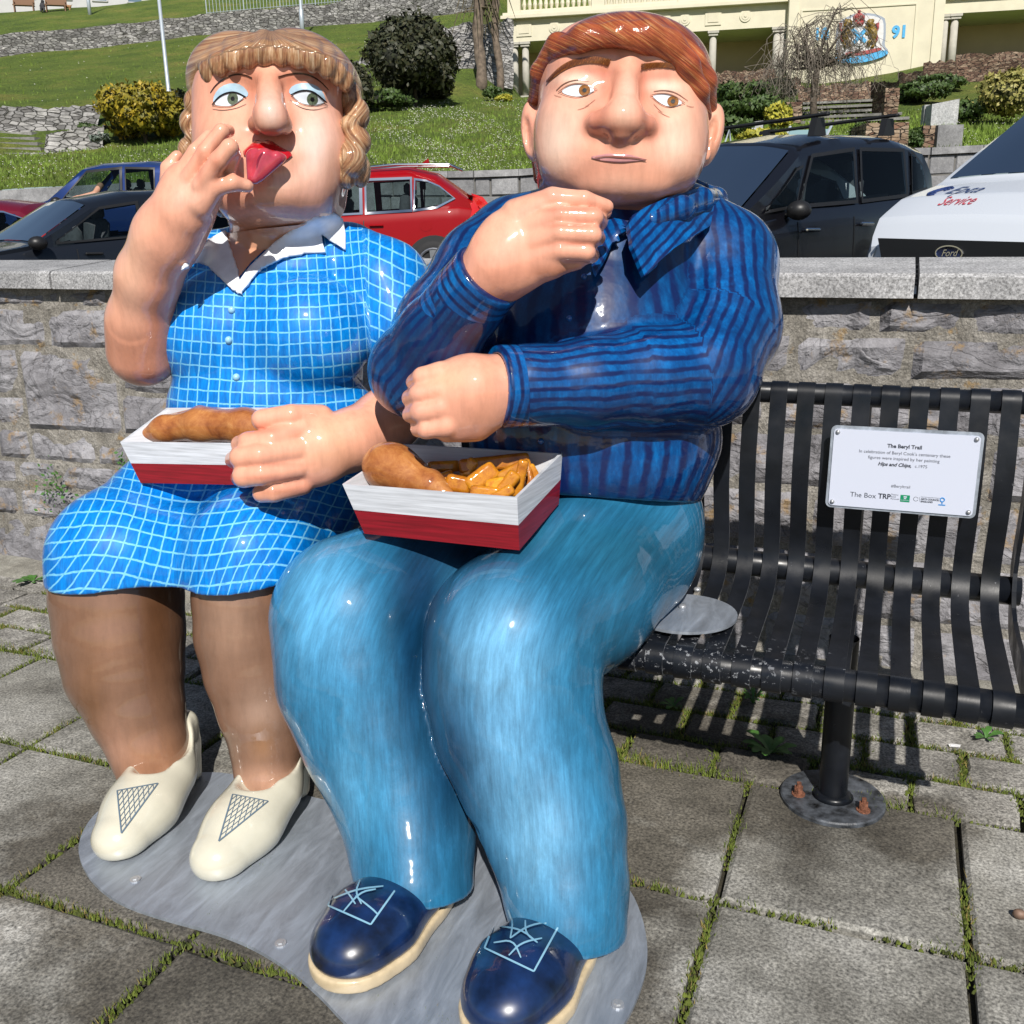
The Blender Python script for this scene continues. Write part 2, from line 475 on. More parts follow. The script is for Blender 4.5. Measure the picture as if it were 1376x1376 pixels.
def gingham_mat():
    m, nt, bs = newmat('check_dress_paint'); varnish(bs, 0.2)
    nz = noise(nt, geoco(nt), 14, 3)
    wob = math_(nt, 'MULTIPLY', math_(nt, 'SUBTRACT', nz, 0.5), 0.35)
    u = math_(nt, 'ADD', fattr(nt, 'gu'), wob); v = math_(nt, 'ADD', fattr(nt, 'gv'), wob)
    w2 = noise(nt, geoco(nt), 90, 3)
    lu = line_at(nt, u, 0.07, 0.05); lv = line_at(nt, v, 0.07, 0.05)
    ln = math_(nt, 'MAXIMUM', lu, lv)
    ln = math_(nt, 'MULTIPLY', ln, ramp(nt, w2, [(0.25, 0.45), (0.5, 0.95)]))
    st = noise(nt, mapping(nt, geoco(nt), (90, 40, 14)), 1.0, 5, 0.6)
    base = ramp(nt, st, [(0.25, (0.0, 0.11, 0.42)), (0.5, (0.0, 0.18, 0.60)), (0.75, (0.0, 0.27, 0.80))])
    c = mix(nt, ln, base, (0.19, 0.56, 0.82)); L(nt, c, bs.inputs['Base Color']); coat_wobble(nt, bs, 10, 0.2); return m
def shirt_mat():
    m, nt, bs = newmat('striped_shirt_paint'); varnish(bs, 0.18)
    wob = math_(nt, 'MULTIPLY', math_(nt, 'SUBTRACT', noise(nt, geoco(nt), 11, 3), 0.5), 0.7)
    a = math_(nt, 'ADD', fattr(nt, 'sa'), wob)
    wd = noise(nt, geoco(nt), 25, 3)
    ln = line_at(nt, a, 0.20, 0.20)
    ln = math_(nt, 'MULTIPLY', ln, ramp(nt, wd, [(0.2, 0.45), (0.5, 1)]))
    st = noise(nt, mapping(nt, geoco(nt), (30, 30, 12)), 1.0, 5, 0.7)
    base = ramp(nt, st, [(0.25, (0.0, 0.030, 0.13)), (0.5, (0.0, 0.080, 0.29)), (0.75, (0.0, 0.185, 0.55))])
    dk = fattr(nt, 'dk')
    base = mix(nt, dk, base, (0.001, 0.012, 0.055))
    c = mix(nt, ln, base, (0.003, 0.012, 0.075)); L(nt, c, bs.inputs['Base Color'])
    b = N(nt, 'Bump'); b.inputs['Strength'].default_value = 0.32; b.inputs['Distance'].default_value = 0.010
    L(nt, noise(nt, geoco(nt), 12, 3, 0.5), b.inputs['Height']); L(nt, b.outputs[0], bs.inputs['Coat Normal']); L(nt, b.outputs[0], bs.inputs['Normal'])
    return m
def denim_mat():
    m, nt, bs = newmat('painted_denim'); varnish(bs, 0.22)
    a = N(nt, 'Attribute', attribute_name='paint').outputs['Color']
    cx = N(nt, 'CombineXYZ'); L(nt, fattr(nt, 'hs'), cx.inputs[0]); L(nt, fattr(nt, 'ht'), cx.inputs[1]); lv = cx.outputs[0]
    st = noise(nt, mapping(nt, lv, (14, .9, 1)), 1.0, 6, 0.75)
    st2 = noise(nt, mapping(nt, lv, (2.6, .7, 1)), 1.0, 6, 0.7, 0.3)
    c = mix(nt, 1.0, a, ramp(nt, st, [(0.3, 0.76), (0.5, 1.0), (0.72, 1.24)]), 'MULTIPLY')
    c = mix(nt, 1.0, c, ramp(nt, st2, [(0.32, 0.70), (0.5, 0.96), (0.68, 1.28)]), 'MULTIPLY')
    L(nt, c, bs.inputs['Base Color']); coat_wobble(nt, bs, 8, 0.3); return m
def hair_mat(name, cols, freq):
    m, nt, bs = newmat(name); varnish(bs, 0.25)
    cx = N(nt, 'CombineXYZ'); L(nt, fattr(nt, 'hs'), cx.inputs[0]); L(nt, fattr(nt, 'ht'), cx.inputs[1])
    v = cx.outputs[0]
    n1 = noise(nt, mapping(nt, v, (freq, freq*0.08, 1)), 1.0, 4, 0.7)
    n2 = noise(nt, mapping(nt, v, (freq*0.3, freq*0.06, 1)), 1.0, 3, 0.6)
    c = ramp(nt, n1, [(0.25, cols[0]), (0.42, cols[1]), (0.55, cols[2]), (0.72, cols[3])])
    c = mix(nt, 1.0, c, ramp(nt, n2, [(0.3, 0.62), (0.6, 1.15)]), 'MULTIPLY')
    L(nt, c, bs.inputs['Base Color']); bump(nt, n1, 0.8, 0.008, bs)
    b = N(nt, 'Bump'); b.inputs['Strength'].default_value = 0.35; b.inputs['Distance'].default_value = 0.004; L(nt, n1, b.inputs['Height']); L(nt, b.outputs[0], bs.inputs['Coat Normal'])
    return m
def flatpaint(name, col, rough=0.2, coat=1.0): return simple(name, col, rough, coat=coat)
M_skin = paint_mat('painted_skin', (45, 45, 9), 0.07, 0.25)
M_ging = gingham_mat(); M_shirt = shirt_mat(); M_denim = denim_mat()
M_whair = hair_mat('brown_hair_paint', [(0.065, 0.028, 0.018), (0.29, 0.13, 0.062), (0.46, 0.27, 0.14), (0.66, 0.52, 0.37)], 26)
M_mhair = hair_mat('ginger_hair_paint', [(0.11, 0.018, 0.010), (0.28, 0.052, 0.018), (0.40, 0.105, 0.030), (0.66, 0.36, 0.14)], 22)
M_white = simple('white_collar_paint', (0.76, 0.79, 0.84), 0.5, coat=0.2, var=0.12, vscale=18)
M_eye = simple('eye_white_paint', (0.62, 0.68, 0.74), .4, coat=.05, spec=.1); M_black = simple('black_paint', (0.008, 0.008, 0.01), .4, coat=.05, spec=.1)
M_lid = simple('pale_blue_lid_paint', (0.40, 0.56, 0.68), 0.2, coat=1, var=0.1, vscale=60)
M_irisg = simple('grey_green_iris', (0.085, 0.11, 0.07), 0.5, coat=.05, spec=.1, var=0.5, vscale=200)
M_irisb = simple('brown_iris', (0.22, 0.085, 0.015), 0.5, coat=.05, spec=.1, var=0.4, vscale=200)
M_browL = flatpaint('thin_brow_paint', (0.06, 0.022, 0.012)); M_browM = simple('ginger_brow_paint', (0.24, 0.075, 0.012), 0.3, coat=0.8, var=0.5, vscale=150)
M_browH = flatpaint('ginger_brow_hair_paint', (0.13, 0.035, 0.006))
M_lip = simple('red_lip_paint', (0.48, 0.006, 0.012), 0.15, coat=1, var=0.15, vscale=60)
M_tongue = simple('pink_tongue_paint', (0.44, 0.045, 0.07), 0.15, coat=1, var=0.25, vscale=25)
M_paleLip = simple('pale_lip_paint', (0.52, 0.24, 0.24), 0.2, coat=1, var=0.1, vscale=60)
M_cream = simple('cream_shoe_paint', (0.60, 0.57, 0.46), 0.22, coat=1, var=0.08, vscale=9)
M_navy = simple('navy_shoe_paint', (0.004, 0.016, 0.062), 0.3, coat=1, var=0.8, vscale=14, bumps=0.0)
M_sole = simple('cream_sole', (0.55, 0.44, 0.28), 0.4, coat=0.5, var=0.12, vscale=30)
M_lineB = flatpaint('grey_blue_line_paint', (0.12, 0.17, 0.22)); M_lace = flatpaint('pale_blue_line_paint', (0.22, 0.42, 0.55))
M_btn = simple('pale_blue_button', (0.30, 0.60, 0.80), 0.2, coat=1); M_btn2 = simple('navy_button', (0.01, 0.09, 0.32), 0.2, coat=1)

SK = (0.74, 0.35, 0.235); BL = (0.58, 0.19, 0.12); PK = (0.70, 0.50, 0.40); DKS = (0.36, 0.13, 0.06)

# ================================================================== WOMAN STATUE
def hippos(x, y, D): return at(x, y, D)
woman = empty('statue_of_woman', (-1.85, 2.1, 0.012), 'painted statue of a woman in blue check dress, licking her fingers with tongue out', 'statue')
f = Field()
# head
f.rbox((366, 172, 2.945), (99, 88, 82), 62, .03)
f.rbox((374, 240, 2.94), (86, 62, 76), 48, .06)
f.ell((320, 205, 2.86), (46, 58, 45), .05); f.ell((420, 205, 2.87), (44, 62, 48), .05)
f.ell((366, 256, 2.80), (40, 28, 32), .05)                          # chin
f.ell((366, 112, 2.84), (88, 26, 55), .05)                          # brow
f.ell((376, 282, 2.94), (66, 30, 70), .05)                          # double chin
f.ell((312, 131, 2.70), (25, 19, 13), .035, 's'); f.ell((415, 131, 2.70), (27, 19, 13), .035, 's')
f.ell((310, 131, 2.80), (23, 15, 22), .02); f.ell((414, 131, 2.80), (25, 15, 22), .02)  # eyeballs
f.cone((362, 108, 2.735, 15), (363, 152, 2.675, 22), .015); f.ell((364, 159, 2.67), (23.5, 23, 21), .014)
f.ell((344, 168, 2.70), (11, 12, 16), .012); f.ell((383, 168, 2.70), (10, 12, 16), .012)
f.ell((364, 186, 2.66), (18, 7, 12), .01, 's')
f.ell((360, 218, 2.76), (34, 24, 22), .03)                           # mouth mound
f.chain([(378, 270, 2.99, 60), (368, 310, 3.04, 52), (360, 380, 3.13, 60)], .03)            # neck
f.ell((350, 385, 3.08), (84, 56, 50), .05)                          # upper chest
f.chain([(365, 410, 3.19, 66), (365, 560, 3.2, 100), (330, 660, 3.22, 100)], .03)   # inner torso (under dress)
f.chain([(260, 650, 3.22, 80), (165, 745, 2.92, 76)], .03); f.chain([(400, 650, 3.15, 78), (338, 745, 2.80, 70)], .03)
# arm raised to the mouth
f.chain([(262, 395, 3.14, 42), (192, 470, 3.00, 40)], .03)
f.chain([(192, 474, 2.99, 39), (189, 430, 2.92, 38), (200, 370, 2.82, 37), (224, 318, 2.74, 39), (246, 284, 2.69, 42)], .07, flat=((0, 0, 1), 1.1))
f.ell((262, 262, 2.665), (50, 34, 24), .03, roll=52)
f.ell((243, 245, 2.67), (34, 24, 20), .025, roll=52)
f.chain([(240, 243, 2.66, 13), (262, 203, 2.635, 9.5), (281, 180, 2.65, 7)], .005)
f.chain([(226, 252, 2.70, 12), (226, 226, 2.69, 10), (238, 210, 2.69, 8)], .006)
f.chain([(254, 242, 2.635, 13), (276, 205, 2.60, 11.5), (298, 177, 2.60, 10.5), (307, 176, 2.64, 9)], .005)
f.chain([(272, 250, 2.615, 14), (294, 216, 2.575, 12.5), (309, 198, 2.57, 11.5), (313, 208, 2.60, 10.5), (307, 230, 2.62, 9)], .005)
f.chain([(268, 274, 2.64, 20), (290, 252, 2.615, 12), (312, 246, 2.615, 11), (332, 250, 2.64, 9)], .010)
# arm resting on the tray
f.chain([(575, 470, 3.02, 52), (560, 535, 2.92, 46), (520, 566, 2.79, 42), (470, 592, 2.69, 40), (440, 602, 2.66, 42)], .03)
f.ell((412, 604, 2.635), (58, 52, 34), .03, roll=-12)
f.chain([(408, 576, 2.60, 17), (366, 590, 2.56, 15), (334, 594, 2.565, 14), (322, 597, 2.60, 12)], .005)
f.chain([(400, 604, 2.585, 17), (350, 612, 2.54, 16.5), (324, 615, 2.55, 15.5), (314, 618, 2.60, 12)], .005)
f.chain([(400, 628, 2.59, 16), (352, 637, 2.545, 16), (328, 640, 2.555, 15.5), (322, 642, 2.60, 12)], .005)

f.chain([(405, 650, 2.62, 16), (368, 661, 2.58, 14), (352, 663, 2.595, 13)], .006)
f.chain([(430, 562, 2.64, 19), (392, 558, 2.585, 15), (352, 564, 2.585, 14.5)], .005)
for g_ in () and ([(338, 603, 2.535, 2.5), (385, 600, 2.55, 2)], [(330, 627, 2.53, 2.5), (388, 624, 2.555, 2)], [(350, 651, 2.555, 2.5), (392, 646, 2.565, 2)], [(345, 579, 2.56, 2.5), (395, 574, 2.56, 2)]): f.chain(g_, .010, 's')
# legs (tan stockings) in the shoes
f.chain([(158, 745, 2.92, 78), (158, 800, 2.93, 84), (162, 850, 2.93, 82), (168, 900, 2.925, 76), (183, 950, 2.91, 62), (200, 1000, 2.90, 52), (206, 1032, 2.89, 46), (203, 1056, 2.87, 40)], .02)
f.chain([(340, 745, 2.78, 70), (338, 800, 2.79, 76), (339, 850, 2.80, 74), (345, 900, 2.80, 68), (352, 950, 2.80, 58), (358, 1000, 2.80, 47), (359, 1038, 2.79, 42), (357, 1066, 2.77, 36)], .02)
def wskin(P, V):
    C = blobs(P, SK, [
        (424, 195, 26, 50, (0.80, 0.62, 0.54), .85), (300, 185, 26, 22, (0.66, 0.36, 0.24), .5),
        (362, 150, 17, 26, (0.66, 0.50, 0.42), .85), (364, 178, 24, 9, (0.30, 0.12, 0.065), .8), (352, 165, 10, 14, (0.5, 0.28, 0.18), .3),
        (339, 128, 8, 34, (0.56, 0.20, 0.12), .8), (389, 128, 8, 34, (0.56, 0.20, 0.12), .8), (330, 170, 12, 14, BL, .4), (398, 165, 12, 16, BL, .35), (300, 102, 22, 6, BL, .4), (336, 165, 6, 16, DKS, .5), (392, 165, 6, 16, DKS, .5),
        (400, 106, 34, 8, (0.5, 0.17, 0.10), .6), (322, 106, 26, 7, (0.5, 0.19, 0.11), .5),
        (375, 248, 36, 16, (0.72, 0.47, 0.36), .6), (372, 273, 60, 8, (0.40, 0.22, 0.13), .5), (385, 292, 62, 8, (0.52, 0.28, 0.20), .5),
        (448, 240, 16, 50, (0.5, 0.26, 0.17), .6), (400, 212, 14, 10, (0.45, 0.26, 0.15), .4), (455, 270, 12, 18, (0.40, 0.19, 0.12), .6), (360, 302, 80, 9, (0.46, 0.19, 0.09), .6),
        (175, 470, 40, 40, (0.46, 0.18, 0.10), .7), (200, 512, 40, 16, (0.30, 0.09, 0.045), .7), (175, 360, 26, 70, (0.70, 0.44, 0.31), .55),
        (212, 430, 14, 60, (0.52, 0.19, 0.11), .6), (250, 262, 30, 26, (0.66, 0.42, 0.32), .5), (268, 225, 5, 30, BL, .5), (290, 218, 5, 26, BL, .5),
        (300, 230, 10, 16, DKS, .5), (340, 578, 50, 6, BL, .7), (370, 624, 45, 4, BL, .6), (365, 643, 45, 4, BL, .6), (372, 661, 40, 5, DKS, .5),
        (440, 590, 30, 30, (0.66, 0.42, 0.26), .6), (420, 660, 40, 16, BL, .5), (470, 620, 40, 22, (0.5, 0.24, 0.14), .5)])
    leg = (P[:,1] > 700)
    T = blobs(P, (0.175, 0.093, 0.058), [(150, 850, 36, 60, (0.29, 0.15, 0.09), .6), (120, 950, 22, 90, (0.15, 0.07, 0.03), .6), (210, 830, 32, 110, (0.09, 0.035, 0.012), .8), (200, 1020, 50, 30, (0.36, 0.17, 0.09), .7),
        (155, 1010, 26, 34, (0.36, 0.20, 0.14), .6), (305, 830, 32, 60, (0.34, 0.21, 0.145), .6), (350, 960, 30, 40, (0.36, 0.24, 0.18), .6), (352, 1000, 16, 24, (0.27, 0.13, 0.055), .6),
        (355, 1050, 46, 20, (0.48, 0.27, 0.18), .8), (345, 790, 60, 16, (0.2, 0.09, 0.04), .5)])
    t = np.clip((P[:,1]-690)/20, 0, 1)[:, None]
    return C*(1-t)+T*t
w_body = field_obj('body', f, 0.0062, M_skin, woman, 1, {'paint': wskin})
# ---- dress
f = Field()
f.chain([(362, 372, 3.15, 78), (362, 450, 3.17, 120), (362, 560, 3.22, 128)], .06)
f.ell((290, 447, 3.02), (76, 74, 66), .05); f.ell((415, 450, 2.97), (84, 80, 74), .05)
f.ell((366, 545, 3.10), (136, 62, 90), .04)
f.ell((262, 392, 3.12), (44, 42, 50), .04); f.ell((290, 352, 3.12), (52, 40, 48), .05); f.ell((430, 345, 3.12), (56, 44, 48), .05); f.ell((398, 364, 3.05), (74, 36, 50), .04)
f.chain([(468, 352, 3.10, 52), (515, 385, 3.08, 62), (535, 440, 3.05, 60)], .03)      # sleeve
f.chain([(330, 622, 3.24, 108), (240, 690, 3.12, 88), (160, 748, 2.92, 87), (160, 790, 2.92, 90)], .05)
f.chain([(415, 625, 3.15, 112), (375, 700, 3.0, 92), (338, 748, 2.77, 84), (336, 810, 2.76, 84)], .05)
f.ell((255, 740, 3.0), (110, 60, 70), .06); f.cone((165, 748, 2.94, 84), (335, 768, 2.82, 78), .04)
# cut the hem and hollow it slightly; neckline V
hw = (CP + (at(155, 800, 2.72)-CP)); n_down = np.array([0., 0., -1.])
tocam = lambda w: np.array([(np.array(w)-CP) @ CR, (np.array(w)-CP) @ CU, (np.array(w)-CP) @ CF])
ndir = lambda d: np.array([np.array(d) @ CR, np.array(d) @ CU, np.array(d) @ CF])
hem = at(100, 789, 2.80)
hA, hB = at(100, 786, 2.82), at(330, 789, 2.64); hn = np.cross(hB-hA, np.array([-.1, .5, .02])); hn = hn*(-np.sign(hn[2])); f.plane(tocam(hA), ndir(hn), .01)
f.plane(S(322, 372, 2.9), np.array([0.35, 0.93, 0.0]), .01, box=(S(302, 372, 2.99)-np.array([0, 0, .2]), S(400, 272, 2.9)+np.array([0, 0, .3]))) if False else None
def dress_uv(P, V):
    Wd = cam2world(V.astype(np.float64))
    ax = at(362, 470, 3.19)
    th = np.arctan2((Wd[:,0]-ax[0]), -(Wd[:,1]-ax[1]))
    ub = 178*np.arcsin(np.clip((P[:,0]-358)/178, -1, 1))/14.9-(P[:,1]-430)*(P[:,0]-358)*.00006
    vb = (P[:,1]-300)/16.3 + ((P[:,0]-360)/130)**2*0.5
    # skirt: u across the lap (fanning), v along the surface
    al = np.interp(P[:,0], [60, 150, 230, 290, 350, 430], [.75, .42, .2, .38, .58, .5]); us = (P[:,0]+al*(P[:,1]-720))/17.0
    yy = P[:,1]+7*np.sin((P[:,0]-75)/38)-(P[:,0]-200)*0.05; vs = np.log(1+np.maximum(yy-585, 0)*0.060/11.0)/0.060
    t = np.clip((P[:,1]-(592+0*P[:,0]))/6, 0, 1)
    # sleeve
    sl = 1/(1+np.exp(-np.clip((P[:,0]-(492+0.05*(P[:,1]-380)))/0.3, -30, 30)))*(P[:,1] < 560)
    c, s_ = cos(radians(-12)), sin(radians(-12))
    usl = ((P[:,0]-520)*c-(P[:,1]-400)*s_)/18.5; usl = np.where(np.abs(P[:,0]-530) < 62, 530+62*np.arcsin(np.clip((P[:,0]-530)/62, -1, 1)), P[:,0])/17
    vsl = (P[:,1]-300-(P[:,0]-530)*0.45)/19
    u = ub*(1-t)+us*t; v = vb*(1-t)+vs*t
    return u*(1-sl)+usl*sl, v*(1-sl)+vsl*sl
w_dress = field_obj('dress', f, 0.0075, M_ging, woman, 1, {'gu': lambda P, V: dress_uv(P, V)[0], 'gv': lambda P, V: dress_uv(P, V)[1]})
T_w = bvh(['dressstatue_of_woman', 'bodystatue_of_woman']); T_wd = bvh(['dressstatue_of_woman']); T_wb = bvh(['bodystatue_of_woman'])
# neck opening: skin-coloured V painted on, collar wings laid over it
M_skinflat = simple('painted_skin_plain', (0.62, 0.31, 0.19), 0.25, coat=1, var=0.08, vscale=12)
decal('neckline', T_w, [(303, 315), (310, 340), (322, 374), (338, 354), (372, 322), (412, 298), (400, 300), (350, 305)], M_skinflat, woman, 0.006, 5)
decal('collar', T_w, smooth_poly([(322, 376), (335, 358), (369, 325), (400, 303), (424, 290), (448, 285), (461, 294), (464, 312), (464, 335), (448, 326), (432, 315), (434, 328), (437, 338), (410, 340), (380, 346), (350, 360), (324, 392)], 0), M_white, woman, 0.022, 4, thick=0.010, sm=14)
decal('collar', T_w, [(302, 309), (307, 325), (313, 344), (322, 376), (325, 395), (311, 388), (294, 372), (280, 358), (266, 353), (254, 356), (243, 363), (250, 350), (262, 336), (282, 320)], M_white, woman, 0.022, 4, thick=0.010, sm=14)
for (bx, by) in ((311.5, 417), (307.5, 457), (318, 507)):
    p, n = hit(T_wd, bx, by); mb = MB(); mb.ball(p+n*0.002, (0.0115, 0.0115, 0.0115), 10, 6); mb.build('button', M_btn, woman, True)
# hair
f = Field()
f.ell((322, 112, 2.99), (68, 54, 88), .015, roll=20); f.ell((416, 110, 2.99), (74, 54, 88), .015, roll=-24)
f.ell((370, 152, 3.09), (110, 94, 70), .03); f.ell((366, 98, 2.86), (104, 30, 66), .02)
for x, y, r in ((282, 108, 15), (296, 98, 16), (314, 91, 17), (334, 86, 18), (356, 83, 18), (378, 83, 18), (400, 86, 18), (420, 92, 17), (438, 101, 16), (452, 110, 15), (464, 120, 13)):
    D = 2.715+max(0, abs(x-366)-62)*0.0024
    f.chain([(x, y-24, D+0.07, r), (x, y-12, D, r*.9), (x, y-3, D-.002, r*0.55)], .008)
for x, y, D, rx, ry in ((263, 140, 2.90, 15, 20), (257, 166, 2.92, 15, 18), (262, 186, 2.93, 12, 14), (253, 204, 2.94, 13, 18), (318, 292, 3.02, 12, 20), (300, 262, 3.02, 20, 30),
                     (468, 130, 2.90, 18, 22), (480, 154, 2.90, 17, 22), (470, 172, 2.86, 14, 16), (481, 190, 2.86, 18, 19), (472, 214, 2.85, 20, 24), (484, 228, 2.90, 14, 24), (465, 236, 2.88, 14, 18)):
    f.ell((x, y, D), (rx, ry, 20), .005)
f.ell((356, 212, 2.74), (90, 100, 82), .01, 's')
def whair(P, V):
    fr = (P[:,1] > 62+0.0022*(P[:,0]-365)**2) & (np.abs(P[:,0]-368) < 105) & (P[:,1] < 128)
    ang = np.arctan2(P[:,0]-362, P[:,1]-40.0)
    side = (np.abs(P[:,0]-368) > 92) & (P[:,1] > 118)
    s = np.where(fr, P[:,0]/100, ang*0.9); s = np.where(side, P[:,0]/90+0.12*np.sin(P[:,1]/12), s)
    return s
f_t = lambda P, V: P[:,1]/100
field_obj('hair', f, 0.0055, M_whair, woman, 1, {'hs': whair, 'ht': f_t})
# face paint
decal('eyelid', T_wb, smooth_poly([(286, 140), (288, 127), (297, 116), (312, 111), (325, 114), (334, 124), (333, 130), (328, 131), (320, 126), (308, 124), (298, 128)], 1), M_lid, woman, .0012)
decal('eyelid', T_wb, smooth_poly([(387, 123), (394, 114), (409, 111), (424, 114), (434, 124), (438, 136), (436, 137), (428, 128), (414, 122), (402, 123), (393, 129)], 1), M_lid, woman, .0012)
eL = smooth_poly([(287, 141), (295, 130), (306, 124), (318, 124), (329, 131), (322, 138), (312, 143), (298, 143)], 2)
eR = smooth_poly([(392, 128), (401, 123.5), (413, 122), (424, 126), (437, 137), (430, 141), (419, 142.5), (404, 139)], 2)
def circ(x, y, r, n=18, sy=1): return [(x+r*cos(2*pi*i/n), y+r*sy*sin(2*pi*i/n)) for i in range(n)]
def clipc(x, y, r, ylo, sy=1): return [(px, max(py, ylo(px))) for px, py in circ(x, y, r, 22, sy)]
for nm, pl, (ix, iy), tr in (('eye', eL, (313, 133), T_wb), ('eye', eR, (419.5, 133.5), T_wb)):
    e = decal(nm, tr, pl, M_eye, woman, .0022)
    decal('iris', tr, circ(ix, iy, 7.3, 18, 1.18), M_irisg, e, .0032); decal('pupil', tr, circ(ix, iy, 2.8, 12, 1.1), M_black, e, .0040)
M_fine = flatpaint('fine_line_paint', (0.12, 0.10, 0.08))
for lin, o1, o2 in (([(286, 142), (295, 130), (306, 124.5), (318, 124), (331, 131)], [(287, 142), (298, 144), (312, 144), (328, 132)], [(286, 147), (300, 149), (318, 146), (331, 140)]),
                    ([(391, 128), (401, 123), (413, 121.5), (424, 125.5), (438, 138)], [(392, 129), (404, 140), (419, 143), (436, 138)], [(390, 134), (404, 146), (424, 149), (440, 143)])):
    mb = MB(); stroke(mb, T_wb, lin, 1.2, 1.4, 2.2, .0046); mb.build('eyeliner', M_black, woman)
    mb = MB(); stroke(mb, T_wb, o1, .8, .8, .9, .0044); mb.build('eye_outline', M_fine, woman)
    mb = MB(); stroke(mb, T_wb, o2, .5, .5, .8, .002); mb.build('eye_crease', M_fine, woman)
mb = MB(); stroke(mb, T_wb, [(339, 105), (330, 100.5), (315, 99.5), (299, 107), (289, 116), (283, 125)], 1.8, .7, 2.2); mb.build('eyebrow', M_browL, woman)
mb = MB(); stroke(mb, T_wb, [(373, 104), (389, 99), (411, 99), (428, 107), (441, 121)], 1.8, .7, 2.2); mb.build('eyebrow', M_browL, woman)
# lips, tongue, earring
f = Field()
f.chain([(330, 206, 2.725, 3), (346, 195, 2.68, 7), (359, 197, 2.675, 6), (374, 195, 2.68, 7), (392, 208, 2.73, 3)], .006)
f.chain([(330, 207, 2.725, 3), (350, 214, 2.68, 8), (372, 218, 2.69, 8), (392, 209, 2.73, 3)], .008)
decal('lips', T_wb, smooth_poly([(326, 207.5), (337, 197), (346, 189.5), (353, 193), (362, 189.5), (375, 199), (394, 208), (385, 215), (374, 221), (362, 224), (350, 222), (338, 213)], 1), M_lip, woman, .006, 3, thick=.005)
f = Field()
f.cone((342, 211, 2.675, 12), (338, 240, 2.665, 6), .012, flat=((0, 0, 1), 1.4)); f.cone((356, 210, 2.67, 11), (341, 240, 2.66, 6), .012); f.cone((372, 212, 2.68, 9), (344, 241, 2.665, 5), .012); f.cone((380, 212, 2.69, 5), (350, 238, 2.67, 5), .010)
tg_ = field_obj('tongue', f, 0.003, M_tongue, woman, 1); mb = MB(); stroke(mb, bvh(['tonguestatue_of_woman']), [(353, 205), (347, 214), (345, 226)], .6, .6, 2.4, .0015); mb.build('tongue_line', simple('tongue_line_paint', (0.20, 0.012, 0.03), .2, coat=1), tg_)
mb = MB(); mb.tube([at(461+5*sin(a), 181+9*cos(a), 2.86) for a in np.linspace(0, 2*pi, 16)], 0.003, 6); mb.build('earring', simple('silver', (0.7, 0.7, 0.7), 0.15, 1.0), woman, True)
# shoes
def wshoe(pts_foot, heel, cuts, lines, nm='shoe'):
    f = Field()
    for p in pts_foot: f.ell(*p)
    for h in heel: f.cone(*h)
    for c in cuts: f.ell(*c)
    f.plane(tocam((0, 0, 0.014)), ndir((0, 0, -1)), .004)
    o = field_obj(nm, f, 0.005, M_cream, woman, 1); return o
def foot(x, y, z): w = np.array([x, y, z]); return w
def wpx(w):
    d = np.array(w)-CP; D = d @ CF; return (688+FP*(d @ CR)/D, 688-FP*(d @ CU)/D, D)
def wr(w, r): p = wpx(w); return (*p, r*FP/p[2])
def make_wshoe(hx, hy, tx, ty, idx):
    """world heel (hx,hy) and toe (tx,ty)"""
    h = np.array([hx, hy]); t = np.array([tx, ty]); d = (t-h)/np.linalg.norm(t-h); Lg = np.linalg.norm(t-h)
    q = lambda s, z, side=0: np.array([*(h+d*s*Lg+np.array([-d[1], d[0]])*side), z])
    f = Field()
    f.chain([wr(q(0.16, .15), .055), wr(q(0.38, .105), .086), wr(q(0.62, .070), .095), wr(q(0.84, .050), .080)], .07, flat=(ndir((0, 0, 1)), 1.2))
    f.cone(wr(q(0.07, .19), .035), wr(q(0.26, .19), .07), .03)
    f.cone(wr(q(0.05, .195), .030), wr(q(0.10, .12), .045), .03)
    f.chain([wr(q(0.08, .13), .045), wr(q(0.11, .03), .046)], .012)          # heel block
    f.cone(wr(q(0.34, -0.005), .075), wr(q(0.34, .03), .045), .03, 's')       # arch under the instep
    f.chain([wr(q(0.20, .30), .080), wr(q(0.33, .22), .088), wr(q(0.46, .185), .06)], .015, 's')      # throat
    f.plane(tocam((0, 0, 0.014)), ndir((0, 0, -1)), .006)
    return field_obj('shoe', f, 0.005, M_cream, woman, 2)
s1 = make_wshoe(-1.985, 2.15, -1.875, 1.655, 0); BV['s1'] = BV['shoestatue_of_woman']
s2 = make_wshoe(-1.60, 2.19, -1.57, 1.675, 1); BV['s2'] = BV['shoestatue_of_woman']
def mesh_v(tree, a, b, tip, parent):
    mb = MB(); a, b, tip = map(np.array, (a, b, tip))
    stroke(mb, tree, [a, (a+tip)/2, tip], 1.5, 1.8, 1.8, .003); stroke(mb, tree, [b, (b+tip)/2, tip], 1.5, 1.8, 1.8, .003)
    n = 8
    for i in range(1, n):
        s = i/n
        p = a*(1-s)+b*s; q = a*(1-s)+tip*s
        stroke(mb, tree, [p, (p+(b*(1-s)+tip*s))/2, b*(1-s)+tip*s] if False else [p, (p+q)/2+0, q], .7, .7, .8, .003)
        q = b*(s)+tip*(1-s)
        stroke(mb, tree, [p, (p+q)/2, q] , .7, .7, .8, .003)
    stroke(mb, tree, [a, (a+b)/2, b], 1.0, 1.0, 1.2, .003)
    mb.build('mesh_insert', M_lineB, parent)
mesh_v(bvh(['s1', 'bodystatue_of_woman']), (158, 1063), (212, 1053), (163, 1120), s1)
mesh_v(bvh(['s2', 'bodystatue_of_woman']), (313, 1068), (360, 1077), (294, 1131), s2)

